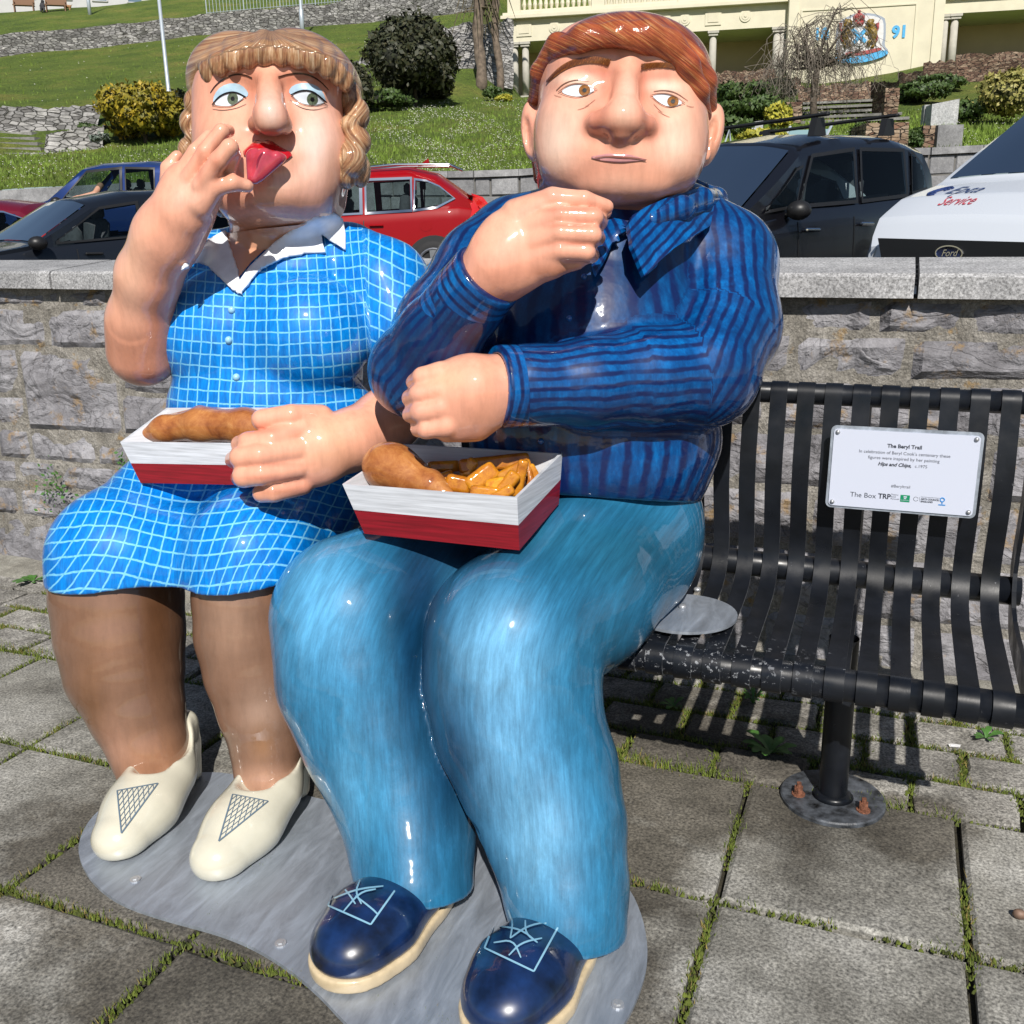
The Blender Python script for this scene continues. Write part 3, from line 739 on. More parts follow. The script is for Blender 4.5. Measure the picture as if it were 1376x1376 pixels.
# ================================================================== MAN STATUE
man = empty('statue_of_man', (-0.75, 2.0, 0.012), 'painted statue of a man in striped navy shirt and blue jeans, hand on chin', 'statue')
f = Field()
f.rbox((834, 155, 2.60), (111, 112, 92), 74, .03)
f.rbox((829, 208, 2.585), (103, 66, 88), 46, .06)
f.ell((760, 190, 2.505), (34, 50, 32), .05); f.ell((902, 190, 2.515), (34, 50, 32), .05)
f.ell((836, 250, 2.47), (56, 24, 36), .05); f.ell((838, 92, 2.47), (88, 22, 44), .05)
f.ell((776, 122, 2.375), (28, 17, 12), .03, 's'); f.ell((897, 132, 2.385), (27, 17, 12), .03, 's')
f.ell((776, 120, 2.455), (27, 16, 24), .02); f.ell((896, 131, 2.46), (26, 16, 24), .02)
f.cone((844, 88, 2.41, 14), (839, 145, 2.36, 20), .025); f.ell((837, 160, 2.355), (31, 26, 26), .02)
f.ell((806, 165, 2.385), (19, 15, 20), .020); f.ell((864, 169, 2.39), (18, 15, 20), .020)
f.ell((834, 184, 2.36), (13, 8, 14), .012)
f.ell((832, 215, 2.44), (46, 24, 32), .04)
f.cone((792, 212, 2.395, 2), (872, 215, 2.395, 2), .012, 's') if False else None
f.ell((714, 176, 2.64), (14, 40, 18), .01, roll=4); f.ell((953, 182, 2.59), (18, 44, 20), .01, roll=-14)
f.ell((957, 180, 2.545), (8, 30, 14), .008, 's', roll=-14); f.cone((955, 190, 2.56, 3), (950, 212, 2.56, 4), .006); f.ell((708, 180, 2.61), (5, 24, 12), .012, 's', roll=4)
f.chain([(835, 250, 2.66, 84), (830, 300, 2.74, 70)], .03)
f.chain([(830, 300, 2.80, 70), (810, 600, 2.88, 100)], .03)
# raised hand: palm with curled fingers stacked
f.chain([(560, 490, 2.50, 30), (660, 375, 2.32, 38)], .03)
f.chain([(640, 385, 2.33, 40), (668, 358, 2.29, 46)], .03, flat=((0, 0, 1), 1.15))
f.ell((692, 332, 2.275), (56, 54, 34), .03, roll=30)
f.chain([(700, 295, 2.27, 30), (742, 268, 2.235, 16), (785, 269, 2.225, 12.5), (815, 278, 2.25, 10)], .006)
f.chain([(715, 310, 2.26, 28), (752, 290, 2.21, 14), (798, 292, 2.205, 13), (806, 299, 2.26, 11)], .004)
f.chain([(715, 330, 2.26, 28), (752, 314, 2.205, 14), (796, 316, 2.20, 13), (803, 320, 2.26, 11)], .004)
f.chain([(712, 350, 2.27, 28), (752, 337, 2.215, 13.5), (788, 339, 2.215, 12.5), (795, 343, 2.26, 11)], .004)
f.chain([(690, 372, 2.30, 28), (740, 358, 2.25, 15), (775, 352, 2.26, 11)], .02)
f.chain([(735, 290, 2.30, 15), (790, 290, 2.33, 12), (812, 284, 2.34, 11)], .012)
for g_ in () and ([(738, 281, 2.205, 3), (802, 286, 2.20, 3)], [(742, 303, 2.195, 3), (806, 306, 2.195, 3)], [(742, 327, 2.195, 3), (800, 330, 2.20, 3)], [(744, 350, 2.215, 3), (790, 347, 2.22, 2.5)]): f.chain(g_, .014, 's')
# resting hand (fist)
f.chain([(800, 520, 2.470, 34), (690, 520, 2.390, 42), (640, 525, 2.360, 50)], .03)
f.ell((616, 534, 2.350), (58, 50, 32), .035, roll=-6)
f.ell((632, 545, 2.360), (50, 44, 32), .03)
f.chain([(592, 503, 2.3305, 18), (568, 507, 2.330, 14), (557, 514, 2.370, 12)], .006)
f.chain([(592, 525, 2.320, 18), (563, 530, 2.320, 14), (551, 535, 2.360, 12)], .005)
f.chain([(592, 549, 2.320, 18), (564, 554, 2.320, 14), (552, 557, 2.360, 12)], .005)
f.chain([(600, 571, 2.330, 18), (573, 577, 2.330, 13), (562, 577, 2.360, 11)], .006)
f.chain([(640, 575, 2.360, 18), (600, 583, 2.350, 12)], .015)
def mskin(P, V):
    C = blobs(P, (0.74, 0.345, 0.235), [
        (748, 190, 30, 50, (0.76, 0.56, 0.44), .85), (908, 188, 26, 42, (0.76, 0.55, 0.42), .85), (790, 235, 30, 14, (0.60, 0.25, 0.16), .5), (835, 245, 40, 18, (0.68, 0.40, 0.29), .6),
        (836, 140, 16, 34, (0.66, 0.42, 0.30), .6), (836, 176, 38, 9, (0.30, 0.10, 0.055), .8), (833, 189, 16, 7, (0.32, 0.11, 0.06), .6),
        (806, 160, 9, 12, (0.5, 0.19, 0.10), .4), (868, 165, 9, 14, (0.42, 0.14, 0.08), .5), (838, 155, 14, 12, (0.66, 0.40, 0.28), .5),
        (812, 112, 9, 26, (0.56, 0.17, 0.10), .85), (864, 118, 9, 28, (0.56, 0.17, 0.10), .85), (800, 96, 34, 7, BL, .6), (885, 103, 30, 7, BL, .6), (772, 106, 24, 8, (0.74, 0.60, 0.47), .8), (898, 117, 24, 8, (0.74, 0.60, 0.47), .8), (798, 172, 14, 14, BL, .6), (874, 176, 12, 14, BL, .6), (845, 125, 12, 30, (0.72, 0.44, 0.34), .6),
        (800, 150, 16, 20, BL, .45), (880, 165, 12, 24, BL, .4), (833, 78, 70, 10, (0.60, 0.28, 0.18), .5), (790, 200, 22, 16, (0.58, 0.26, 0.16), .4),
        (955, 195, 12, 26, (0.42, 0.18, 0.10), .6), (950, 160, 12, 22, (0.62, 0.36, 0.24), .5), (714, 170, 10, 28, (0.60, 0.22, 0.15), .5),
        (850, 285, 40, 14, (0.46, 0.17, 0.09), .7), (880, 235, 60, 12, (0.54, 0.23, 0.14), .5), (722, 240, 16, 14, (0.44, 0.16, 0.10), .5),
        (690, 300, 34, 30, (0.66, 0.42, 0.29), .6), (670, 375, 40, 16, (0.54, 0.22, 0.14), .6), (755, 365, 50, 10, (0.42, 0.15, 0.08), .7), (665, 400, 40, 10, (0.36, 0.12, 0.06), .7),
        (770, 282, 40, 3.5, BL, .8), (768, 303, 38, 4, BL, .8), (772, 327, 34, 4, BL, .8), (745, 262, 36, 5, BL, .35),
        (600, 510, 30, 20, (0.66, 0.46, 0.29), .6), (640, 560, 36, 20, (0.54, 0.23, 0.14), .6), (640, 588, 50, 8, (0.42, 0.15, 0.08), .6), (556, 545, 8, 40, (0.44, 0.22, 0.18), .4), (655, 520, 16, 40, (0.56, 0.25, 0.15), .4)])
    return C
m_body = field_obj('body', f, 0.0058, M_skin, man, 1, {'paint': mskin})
# ---- shirt
f = Field()
f.chain([(812, 360, 2.78, 128), (800, 470, 2.82, 160), (798, 590, 2.88, 164)], .06)
f.chain([(800, 320, 2.80, 70), (905, 330, 2.82, 78), (965, 358, 2.78, 76)], .05)
f.chain([(800, 320, 2.80, 70), (700, 350, 2.80, 80), (655, 372, 2.74, 72)], .05)
f.ell((800, 590, 2.80), (164, 80, 120), .05)
f.chain([(965, 358, 2.78, 76), (972, 440, 2.68, 74), (948, 500, 2.56, 72)], .035)
f.chain([(945, 503, 2.57, 72), (870, 508, 2.50, 66), (790, 516, 2.44, 60), (715, 518, 2.40, 53), (700, 518, 2.39, 53)], .025)
f.chain([(655, 372, 2.74, 72), (600, 440, 2.64, 66), (562, 496, 2.54, 62)], .035)
f.chain([(558, 500, 2.53, 63), (590, 455, 2.45, 57), (628, 405, 2.37, 50), (640, 388, 2.345, 49)], .025)
f.cone((890, 410, 2.45, 6), (830, 440, 2.40, 5), .03, 's')
# hem cut
hemz = at(850, 672, 2.60)
f.plane(tocam(hemz), ndir((0.0, -0.25, -1)), .012)
# wrist cuts
d1 = S(632, 412, 2.32)-S(600, 455, 2.36); d2 = S(700, 518, 2.31)-S(760, 517, 2.35)
def armdist(P, V):
    """signed side-offset stripes for each arm, torso stripes elsewhere"""
    x, y = P[:,0], P[:,1]
    def seg(pts):
        best = np.full(len(x), 1e9); off = np.zeros(len(x)); rr = np.zeros(len(x))
        for (ax, ay, aD, ar), (bx, by, bD, br) in zip(pts[:-1], pts[1:]):
            A = S(ax, ay, aD); B = S(bx, by, bD); d = B-A; q = V-A; t = np.clip((q @ d)/(d @ d), 0, 1)
            c = q-t[:, None]*d; dist = np.linalg.norm(c, axis=1); r = (ar+t*(br-ar))*((aD+bD)/2)/FP
            dx, dy = bx-ax, by-ay; ln = sqrt(dx*dx+dy*dy); nn = np.array([-dy/ln, -dx/ln*(-1)*-1])
            side = c[:, 0]*(-dy/ln)*-1+c[:, 1]*(-dx/ln)*-1*-1
            side = (c[:,0]*dy/ln + c[:,1]*dx/ln)
            s = dist-r; m = s < best; best = np.where(m, s, best)
            rr = np.where(m, r, rr); off = np.where(m, np.arctan2(side, -c[:,2]), off)
        return best, off, rr
    b1, o1, r1 = seg([(965, 358, 2.78, 76), (972, 440, 2.68, 74), (948, 500, 2.56, 72)]); b1b, o1b, _ = seg([(945, 503, 2.57, 72), (870, 508, 2.50, 66), (715, 518, 2.40, 53)])
    b2, o2, _ = seg([(655, 372, 2.74, 72), (562, 496, 2.54, 62)]); b2b, o2b, _ = seg([(558, 500, 2.53, 63), (640, 388, 2.345, 49)])
    tor = np.arctan2(V[:,0]-S(800, 470, 2.82)[0], -(V[:,2]-2.84))*0.38/0.068
    res = tor.copy(); thr = 0.03
    cand = np.stack([np.where(np.ones(len(x)), b1, 0), b1b, b2, b2b]); k = cand.argmin(0); mn = cand.min(0)
    st = np.stack([o1*0.19/0.045, o1b*0.17/0.041, o2*0.17/0.043, o2b*0.16/0.043])
    pick = st[k, np.arange(len(x))]
    return np.where(mn < thr, pick, res)
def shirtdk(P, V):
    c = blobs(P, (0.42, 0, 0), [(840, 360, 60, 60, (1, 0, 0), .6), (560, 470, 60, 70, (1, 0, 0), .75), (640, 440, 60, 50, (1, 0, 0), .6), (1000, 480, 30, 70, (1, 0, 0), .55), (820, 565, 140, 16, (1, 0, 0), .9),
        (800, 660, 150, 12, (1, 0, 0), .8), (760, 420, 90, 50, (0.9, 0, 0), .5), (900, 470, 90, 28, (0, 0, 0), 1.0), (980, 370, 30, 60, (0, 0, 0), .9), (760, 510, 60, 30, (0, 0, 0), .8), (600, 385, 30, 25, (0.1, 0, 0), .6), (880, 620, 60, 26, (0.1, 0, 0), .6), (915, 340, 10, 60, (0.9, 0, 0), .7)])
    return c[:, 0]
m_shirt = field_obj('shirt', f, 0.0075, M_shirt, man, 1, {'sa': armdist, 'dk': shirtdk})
# cuffs
def cuff(a, b, parent, label=None):
    f = Field(); f.cone(a, b, .004)
    A = S(*a[:3]); B = S(*b[:3]); d = (B-A)/np.linalg.norm(B-A)
    f.plane(A+d*0.012, -d, .01); f.plane(B, d, .008)
    f.cone((b[0], b[1], b[2], b[3]-12), (b[0]*2-a[0], b[1]*2-a[1], b[2]*2-a[2], b[3]-12), .006, 's')
    def sa(P, V): return ((V-A) @ d)/0.0235+0.3
    return field_obj('cuff', f, 0.005, M_shirt, parent, 1, {'sa': sa, 'dk': lambda P, V: np.full(len(P), 0.1)})
cuff((597, 440, 2.43, 52), (658, 368, 2.305, 51), man); cuff((735, 518, 2.42, 55), (666, 520, 2.37, 56), man)
# collar
T_m = bvh(['shirtstatue_of_man', 'bodystatue_of_man']); T_mb = bvh(['bodystatue_of_man']); T_ms = bvh(['shirtstatue_of_man'])
def sheet(name, pts, mat, parent, th, sa, bulge=.0, sub_=4):
    """folded sheet from boundary points (px,py,D); filled from its centre, solidified"""
    W3 = [at(*p) for p in pts]; c = sum(W3)/len(W3)+CF*-bulge; bm = bmesh.new(); vs = [bm.verts.new(p) for p in W3]; vc = bm.verts.new(c)
    for i in range(len(vs)): bm.faces.new((vs[i], vs[(i+1) % len(vs)], vc))
    for _ in range(sub_): bmesh.ops.subdivide_edges(bm, edges=bm.edges[:], cuts=1, use_grid_fill=True) if _ < 3 else None
    inner = [v for v in bm.verts if not v.is_boundary]
    for _ in range(12): bmesh.ops.smooth_vert(bm, verts=inner, factor=.5, use_axis_x=True, use_axis_y=True, use_axis_z=True)
    bm.normal_update(); bmesh.ops.solidify(bm, geom=bm.faces[:], thickness=th); bm.verts.index_update(); VV = np.array([v.co[:] for v in bm.verts])
    o = mesh_obj(name, VV, [[v.index for v in f.verts] for f in bm.faces], mat, parent, True); o.data.set_sharp_from_angle(angle=radians(40))
    d_ = VV-CP; P = np.stack([688+FP*(d_ @ CR)/(d_ @ CF), 688-FP*(d_ @ CU)/(d_ @ CF), d_ @ CF], 1); attr(o, 'sa', sa(P)); attr(o, 'dk', np.full(len(P), .12)); bm.free(); return o
f = Field()
f.chain([(942, 268, 2.62, 15), (962, 268, 2.78, 14), (900, 240, 2.9, 14), (780, 240, 2.9, 14), (740, 268, 2.82, 14), (745, 300, 2.70, 14)], .02)
f.chain([(942, 270, 2.62, 15), (915, 280, 2.52, 15), (875, 296, 2.46, 12)], .02)
field_obj('collar_band', f, 0.005, M_shirt, man, 1, {'sa': lambda P, V: P[:,0]/13.0, 'dk': lambda P, V: np.full(len(P), .3)})
sheet('collar', [(944, 252, 2.60), (925, 256, 2.55), (900, 264, 2.49), (872, 276, 2.44), (850, 289, 2.415), (845, 300, 2.40), (850, 330, 2.385), (866, 371, 2.40), (885, 352, 2.42), (905, 334, 2.45), (930, 318, 2.50), (955, 303, 2.60), (960, 275, 2.66)], M_shirt, man, .014, lambda P: (P[:,0]+P[:,1]*.9)/15.0, .015)
sheet('collar', [(845, 300, 2.47), (838, 306, 2.48), (826, 322, 2.48), (812, 352, 2.46), (800, 372, 2.45), (795, 340, 2.50), (800, 310, 2.54), (822, 296, 2.52)], M_shirt, man, .012, lambda P: (P[:,0]-P[:,1]*.6)/15.0, .005)
for (bx, by) in ((765, 428), (727, 593), (785, 372)):
    p, n = hit(T_ms, bx, by)
    if p is not None: mb = MB(); mb.ball(p+n*0.001, (0.009, 0.009, 0.009), 10, 6); mb.build('button', M_btn2, man, True)
# ---- trousers
f = Field()
f.chain([(810, 680, 2.90, 128), (832, 700, 2.90, 112)], .05)
f.chain([(826, 735, 2.84, 112), (770, 790, 2.62, 112), (690, 858, 2.40, 116)], .05)
f.chain([(688, 862, 2.40, 117), (688, 910, 2.40, 117), (697, 971, 2.38, 112), (724, 1041, 2.355, 106), (745, 1110, 2.31, 95), (759, 1185, 2.26, 83), (764, 1240, 2.22, 79)], .03)
f.chain([(740, 700, 2.95, 100), (605, 775, 2.74, 100), (478, 828, 2.58, 112)], .010)
f.chain([(477, 832, 2.58, 113), (484, 907, 2.56, 112), (512, 982, 2.54, 107), (541, 1060, 2.50, 96), (553, 1130, 2.44, 86), (557, 1190, 2.385, 80)], .008)
for c in ((812, 905, 2.44, 16, 7), (640, 1110, 2.30, 14, 6)): f.ell((c[0], c[1], c[2]), (c[3], c[4], 16), .02, 's')
f.plane(tocam(at(755, 1235, 2.12)), ndir((0, 0.12, -1)), .008, box=(S(640, 1420, 2.0), S(900, 1150, 2.8)))
f.plane(tocam(at(545, 1188, 2.28)), ndir((0, 0.12, -1)), .008, box=(S(420, 1400, 2.1), S(652, 1130, 2.8)))
LEGS = ([(850, 690, 2.95, 120), (770, 790, 2.62, 112), (690, 860, 2.40, 117), (697, 971, 2.38, 112), (745, 1110, 2.33, 95), (760, 1240, 2.28, 76)], [(740, 700, 2.95, 100), (605, 775, 2.74, 100), (478, 830, 2.58, 112), (512, 982, 2.54, 107), (563, 1190, 2.44, 78)])
def limbuv(V):
    best = np.full(len(V), 1e9); U = np.zeros(len(V)); T = np.zeros(len(V))
    for li, pts in enumerate(LEGS):
        acc = 0.0
        for (ax, ay, aD, ar), (bx, by, bD, br) in zip(pts[:-1], pts[1:]):
            A = S(ax, ay, aD); B = S(bx, by, bD); d = B-A; ln = float(np.linalg.norm(d)); q = V-A; t = np.clip((q @ d)/(d @ d), 0, 1); c = q-t[:, None]*d
            s_ = np.linalg.norm(c, axis=1)-(ar+t*(br-ar))*((aD+bD)/2)/FP; e1 = np.cross(d/ln, [0, 0, 1.0]); e1 = e1/np.linalg.norm(e1); e2 = np.cross(d/ln, e1)
            m = s_ < best; best = np.where(m, s_, best); U = np.where(m, np.arctan2(c @ e1, -np.abs(c @ e2)*0+(-(c @ e2)))*1.0+li*7, U); T = np.where(m, acc+t*ln, T); acc += ln
    return U, T
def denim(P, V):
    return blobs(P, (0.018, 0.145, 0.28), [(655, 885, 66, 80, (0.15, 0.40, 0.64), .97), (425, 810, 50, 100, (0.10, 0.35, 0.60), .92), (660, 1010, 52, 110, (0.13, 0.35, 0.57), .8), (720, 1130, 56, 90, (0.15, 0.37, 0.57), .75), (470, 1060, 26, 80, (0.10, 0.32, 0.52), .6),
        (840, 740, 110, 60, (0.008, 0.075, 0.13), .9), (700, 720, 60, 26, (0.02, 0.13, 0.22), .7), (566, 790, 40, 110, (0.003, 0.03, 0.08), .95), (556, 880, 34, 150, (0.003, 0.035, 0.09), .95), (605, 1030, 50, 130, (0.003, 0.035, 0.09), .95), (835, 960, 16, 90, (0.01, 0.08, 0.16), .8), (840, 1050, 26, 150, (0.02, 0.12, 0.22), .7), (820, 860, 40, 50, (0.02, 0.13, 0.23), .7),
        (505, 1080, 40, 60, (0.05, 0.24, 0.42), .6), (625, 740, 60, 30, (0.003, 0.02, 0.05), .97), (500, 980, 24, 60, (0.03, 0.15, 0.28), .5)])  # near-black blob between the thighs: shadow under the tray painted into the denim
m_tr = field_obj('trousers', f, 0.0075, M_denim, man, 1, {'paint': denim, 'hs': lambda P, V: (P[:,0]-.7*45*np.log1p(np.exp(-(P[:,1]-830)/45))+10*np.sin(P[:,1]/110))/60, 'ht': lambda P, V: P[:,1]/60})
# ---- shoes
def make_mshoe(hx, hy, tx, ty, k):
    h = np.array([hx, hy]); t = np.array([tx, ty]); Lg = np.linalg.norm(t-h); d = (t-h)/Lg
    q = lambda s, z, side=0: np.array([*(h+d*s*Lg+np.array([-d[1], d[0]])*side), z])
    f = Field()
    f.chain([wr(q(0.18, .07), .080), wr(q(0.45, .07), .088), wr(q(0.70, .075), .108), wr(q(0.84, .070), .100)], .05, flat=(ndir((0, 0, 1)), 1.38))
    f.cone(wr(q(0.14, .10), .055), wr(q(0.32, .09), .06), .03)
    f.plane(tocam((0, 0, 0.048)), ndir((0, 0, -1)), .006)
    o = field_obj('shoe', f, 0.0055, M_navy, man, 2); BV['ms%d' % k] = BV['shoestatue_of_man']
    f = Field()
    f.chain([wr(q(0.18, .04), .088), wr(q(0.45, .04), .094), wr(q(0.70, .04), .112), wr(q(0.84, .04), .105)], .05)
    f.plane(tocam((0, 0, 0.016)), ndir((0, 0, -1)), .004); f.plane(tocam((0, 0, 0.052)), ndir((0, 0, 1)), .004)
    BVs = dict(BV); field_obj('sole', f, 0.0055, M_sole, o, 1)
    return o
h1 = make_mshoe(-0.985, 2.00, -1.060, 1.485, 0); h2 = make_mshoe(-0.60, 1.95, -0.665, 1.46, 1)
def laces(tree, quad, zig, parent):
    mb = MB(); q = quad+[quad[0]]
    for a, b in zip(q[:3], q[1:4]): stroke(mb, tree, [a, ((a[0]+b[0])/2, (a[1]+b[1])/2), b], 2.2, 2.2, 2.6, .003)
    for z in zig: stroke(mb, tree, z, 1.5, 1.5, 2.4, .003)
    mb.build('laces', M_lace, parent)
laces(bvh(['ms0', 'trousersstatue_of_man']), [(450, 1190), (442, 1218), (498, 1243), (530, 1198)],
      [[(455, 1186), (470, 1203), (478, 1216)], [(486, 1216), (478, 1200), (484, 1184)], [(478, 1205), (500, 1222), (508, 1230)], [(462, 1226), (484, 1200), (505, 1196)], [(450, 1208), (480, 1196), (515, 1192)]], h1)
laces(bvh(['ms1', 'trousersstatue_of_man']), [(672, 1225), (652, 1275), (717, 1306), (750, 1246)],
      [[(684, 1222), (690, 1240), (686, 1262)], [(686, 1262), (708, 1246), (735, 1240)], [(670, 1246), (700, 1250), (722, 1268)], [(722, 1268), (706, 1256), (706, 1238)], [(664, 1268), (690, 1264), (700, 1288)], [(684, 1285), (700, 1268), (728, 1262)]], h2)
# ---- hair
f = Field()
f.ell((836, 112, 2.66), (120, 80, 106), .02); f.ell((838, 92, 2.60), (110, 56, 96), .02)
f.chain([(752, 66, 2.44, 13), (785, 52, 2.385, 17), (830, 50, 2.37, 19), (868, 50, 2.375, 20), (900, 62, 2.40, 19), (924, 88, 2.415, 15), (940, 122, 2.45, 12), (949, 156, 2.52, 8)], .02); f.chain([(900, 66, 2.47, 26), (928, 86, 2.48, 20), (945, 110, 2.51, 17), (953, 145, 2.57, 11)], .02)
f.ell((838, 86, 2.55), (100, 50, 88), .02)
f.chain([(750, 62, 2.46, 18), (727, 98, 2.54, 14), (718, 140, 2.64, 9), (719, 200, 2.69, 7), (722, 242, 2.70, 5)], .015)
f.ell((815, 168, 2.42), (96, 96, 90), .008, 's', roll=-8)
f.ell((830, 240, 2.6), (150, 110, 66), .02, 's') if False else None
f.plane(S(838, 260, 2.60), np.array([0, -1, -1.0]), .02)
def mhair(P, V): return ((P[:,1]-20)*1.0-(P[:,0]-740)*0.42-0.0011*(P[:,0]-740)**2)/70
field_obj('hair', f, 0.0055, M_mhair, man, 1, {'hs': mhair, 'ht': lambda P, V: P[:,0]/100})
# ---- face paint
eL = smooth_poly([(753.5, 124), (763, 116), (775, 113), (788, 114.5), (801, 121), (792, 128), (780, 131), (764, 129)], 2)
eR = smooth_poly([(875, 129.5), (884, 126.5), (896, 126.5), (907, 130), (918, 139), (910, 144), (899, 145), (886, 139)], 2)
for pl, (ix, iy) in ((eL, (785.5, 122)), (eR, (904, 137))):
    e = decal('eye', T_mb, pl, M_eye, man, .0022)
    decal('iris', T_mb, circ(ix, iy, 7.8), M_irisb, e, .0032); decal('pupil', T_mb, circ(ix, iy, 3), M_black, e, .0040)
M_fineb = flatpaint('fine_brown_line_paint', (0.22, 0.11, 0.07))
for nm_, pts, w0, w1, wm, of in (('eye_outline', [(751, 125), (763, 115.5), (775, 112.5), (788, 114), (803, 121.5)], .8, .8, 1.5, .0044), ('eye_outline', [(873, 129), (884, 126), (896, 126), (908, 130), (920, 140)], .8, .8, 1.5, .0044),
        ('lower_eye_outline', [(753, 125), (764, 130), (780, 132), (801, 122)], .6, .6, .8, .0042), ('lower_eye_outline', [(875, 130), (886, 140), (899, 146), (918, 140)], .6, .6, .8, .0042),
        ('lid_crease', [(748, 122), (758, 112), (775, 107), (792, 109)], 1.0, .4, 1.1, .002), ('lid_crease', [(878, 123), (892, 121), (908, 124), (924, 136)], .7, .4, 1.1, .002),
        ('wrinkle', [(745, 128), (750, 130), (755, 131)], .3, .3, .6, .002), ('wrinkle', [(776, 148), (784, 146), (792, 142)], .3, .3, .6, .002), ('wrinkle', [(786, 144), (793, 140), (800, 134)], .3, .3, .6, .002),
        ('wrinkle', [(884, 150), (892, 155), (900, 158)], .3, .3, .6, .002), ('wrinkle', [(878, 140), (884, 147), (890, 152)], .3, .3, .6, .002), ('wrinkle', [(922, 142), (927, 144), (932, 144)], .3, .3, .6, .002)):
    mb = MB(); stroke(mb, T_mb, pts, w0, w1, wm, of); mb.build(nm_, M_fineb, man)
def brow(tree, pts, w0, w1, wm, parent):
    Lf, Rt = stroke_poly(pts, w0, w1, wm); mb = MB(); V = []; n = len(Lf)
    o = decal('eyebrow', tree, Lf+Rt[::-1], M_browM, parent, .003, 4); bm_ = MB()
    c = smooth_poly(pts, 2, False)
    for i in range(0, 70):
        s = (i+.5)/70*(len(c)-1); j = int(s); p = c[j]*(1-s+j)+c[min(j+1, len(c)-1)]*(s-j)
        w = (w0*(1-i/70)+w1*i/70)*0.5+1; a = random.uniform(-.3, .3)+0.35
        stroke(bm_, tree, [(p[0]-sin(a)*w, p[1]+cos(a)*w), (p[0], p[1]), (p[0]+sin(a)*w*1.1, p[1]-cos(a)*w*1.1)], .6, .3, .9, .0045)
    bm_.build('brow_hairs', M_browH, o)
brow(T_mb, [(736, 110), (745, 101), (758, 90.5), (774, 83), (800, 79.5), (819, 84.5)], 1.5, 8, 8, man)
brow(T_mb, [(861, 90), (880, 87), (901, 88), (918, 94), (936, 107)], 7, 3, 6.5, man)
lip = decal('lips', T_mb, smooth_poly([(791, 211.5), (808, 208), (822, 206), (832, 208.5), (842, 206.5), (856, 211), (871, 215), (856, 216.5), (832, 219), (808, 216)], 1), M_paleLip, man, .003, 3, thick=.002)
mb = MB(); stroke(mb, T_mb, [(800, 212), (820, 210), (834, 211.5), (850, 212), (868, 215)], .6, .6, 2.0, .0056); mb.build('lip_line', flatpaint('lip_line_paint', (0.26, 0.09, 0.07)), lip)


# ================================================================== SETTING: paving
def stone_mat(name, c0, c1, c2, scale=3.0, bst=0.6, lichen=0.0, rough=0.85, speck=0.35, spscale=220):
    m, nt, bs = newmat(name); bs.inputs['Roughness'].default_value = rough
    oi = N(nt, 'ObjectInfo'); g = geoco(nt)
    n1 = noise(nt, g, scale, 8, 0.65, 0.3); n2 = noise(nt, g, spscale, 3, 0.7); n3 = noise(nt, g, scale*6, 6, 0.6)
    c = ramp(nt, n1, [(0.3, c0), (0.5, c1), (0.7, c2)])
    c = mix(nt, 1.0, c, ramp(nt, oi.outputs['Random'], [(0, 0.86), (1, 1.10)]), 'MULTIPLY')
    c = mix(nt, 1.0, c, ramp(nt, n2, [(0.3, 1-speck*1.3), (0.5, 1.0), (0.68, 1+speck*1.4)]), 'MULTIPLY')
    c = mix(nt, 1.0, c, ramp(nt, n3, [(0.3, 0.78), (0.7, 1.18)]), 'MULTIPLY')
    if lichen > 0:
        nl = noise(nt, g, 7, 6, 0.7); f = ramp(nt, nl, [(0.60-lichen*0.1, 0), (0.66, 0.75)])
        c = mix(nt, f, c, (0.28, 0.17, 0.05))
    L(nt, c, bs.inputs['Base Color'])
    h = mix(nt, 0.35, n3, n2); b1 = bump(nt, n1, bst, 0.05, None); bump(nt, h, bst, 0.008, bs, b1)
    return m
M_slab = stone_mat('concrete_slab', (0.085, 0.079, 0.066), (0.215, 0.208, 0.185), (0.36, 0.352, 0.325), 2.3, 0.32, 0, 0.9, 0.55, 120)
M_sett = stone_mat('sett', (0.11, 0.105, 0.09), (0.22, 0.21, 0.19), (0.35, 0.34, 0.31), 5, 0.4, 0, 0.9, 0.55, 120)
M_soil = stone_mat('joint_soil', (0.018, 0.016, 0.010), (0.035, 0.030, 0.018), (0.055, 0.06, 0.02), 14, 0.5, 0, 0.95)
M_moss = simple('moss', (0.075, 0.095, 0.012), 0.9, var=0.7, vscale=26, bumps=0.6)
M_weed = simple('weed_leaf', (0.055, 0.15, 0.025), 0.5, var=0.35, vscale=30)
M_dry = simple('dry_grass', (0.22, 0.17, 0.05), 0.8, var=0.4, vscale=30)
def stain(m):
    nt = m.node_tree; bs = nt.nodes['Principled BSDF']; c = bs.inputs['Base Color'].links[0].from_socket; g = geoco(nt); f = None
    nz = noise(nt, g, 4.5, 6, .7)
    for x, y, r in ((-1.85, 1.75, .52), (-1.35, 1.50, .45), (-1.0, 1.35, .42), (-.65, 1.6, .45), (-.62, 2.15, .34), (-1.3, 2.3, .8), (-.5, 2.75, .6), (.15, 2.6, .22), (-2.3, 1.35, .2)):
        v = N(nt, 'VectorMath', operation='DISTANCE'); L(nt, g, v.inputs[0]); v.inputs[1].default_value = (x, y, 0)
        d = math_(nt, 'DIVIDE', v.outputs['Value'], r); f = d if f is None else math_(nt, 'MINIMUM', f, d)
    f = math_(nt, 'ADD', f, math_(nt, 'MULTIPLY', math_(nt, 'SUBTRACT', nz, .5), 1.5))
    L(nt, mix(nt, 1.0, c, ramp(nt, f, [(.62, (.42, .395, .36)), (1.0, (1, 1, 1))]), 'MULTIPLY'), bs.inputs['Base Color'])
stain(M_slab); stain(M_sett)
pav = MB(); pav.box((-1, -9.2, -0.06), (60, 25.6, 0.06)); pav = pav.build('pavement', M_soil); tag(pav, kind='structure')
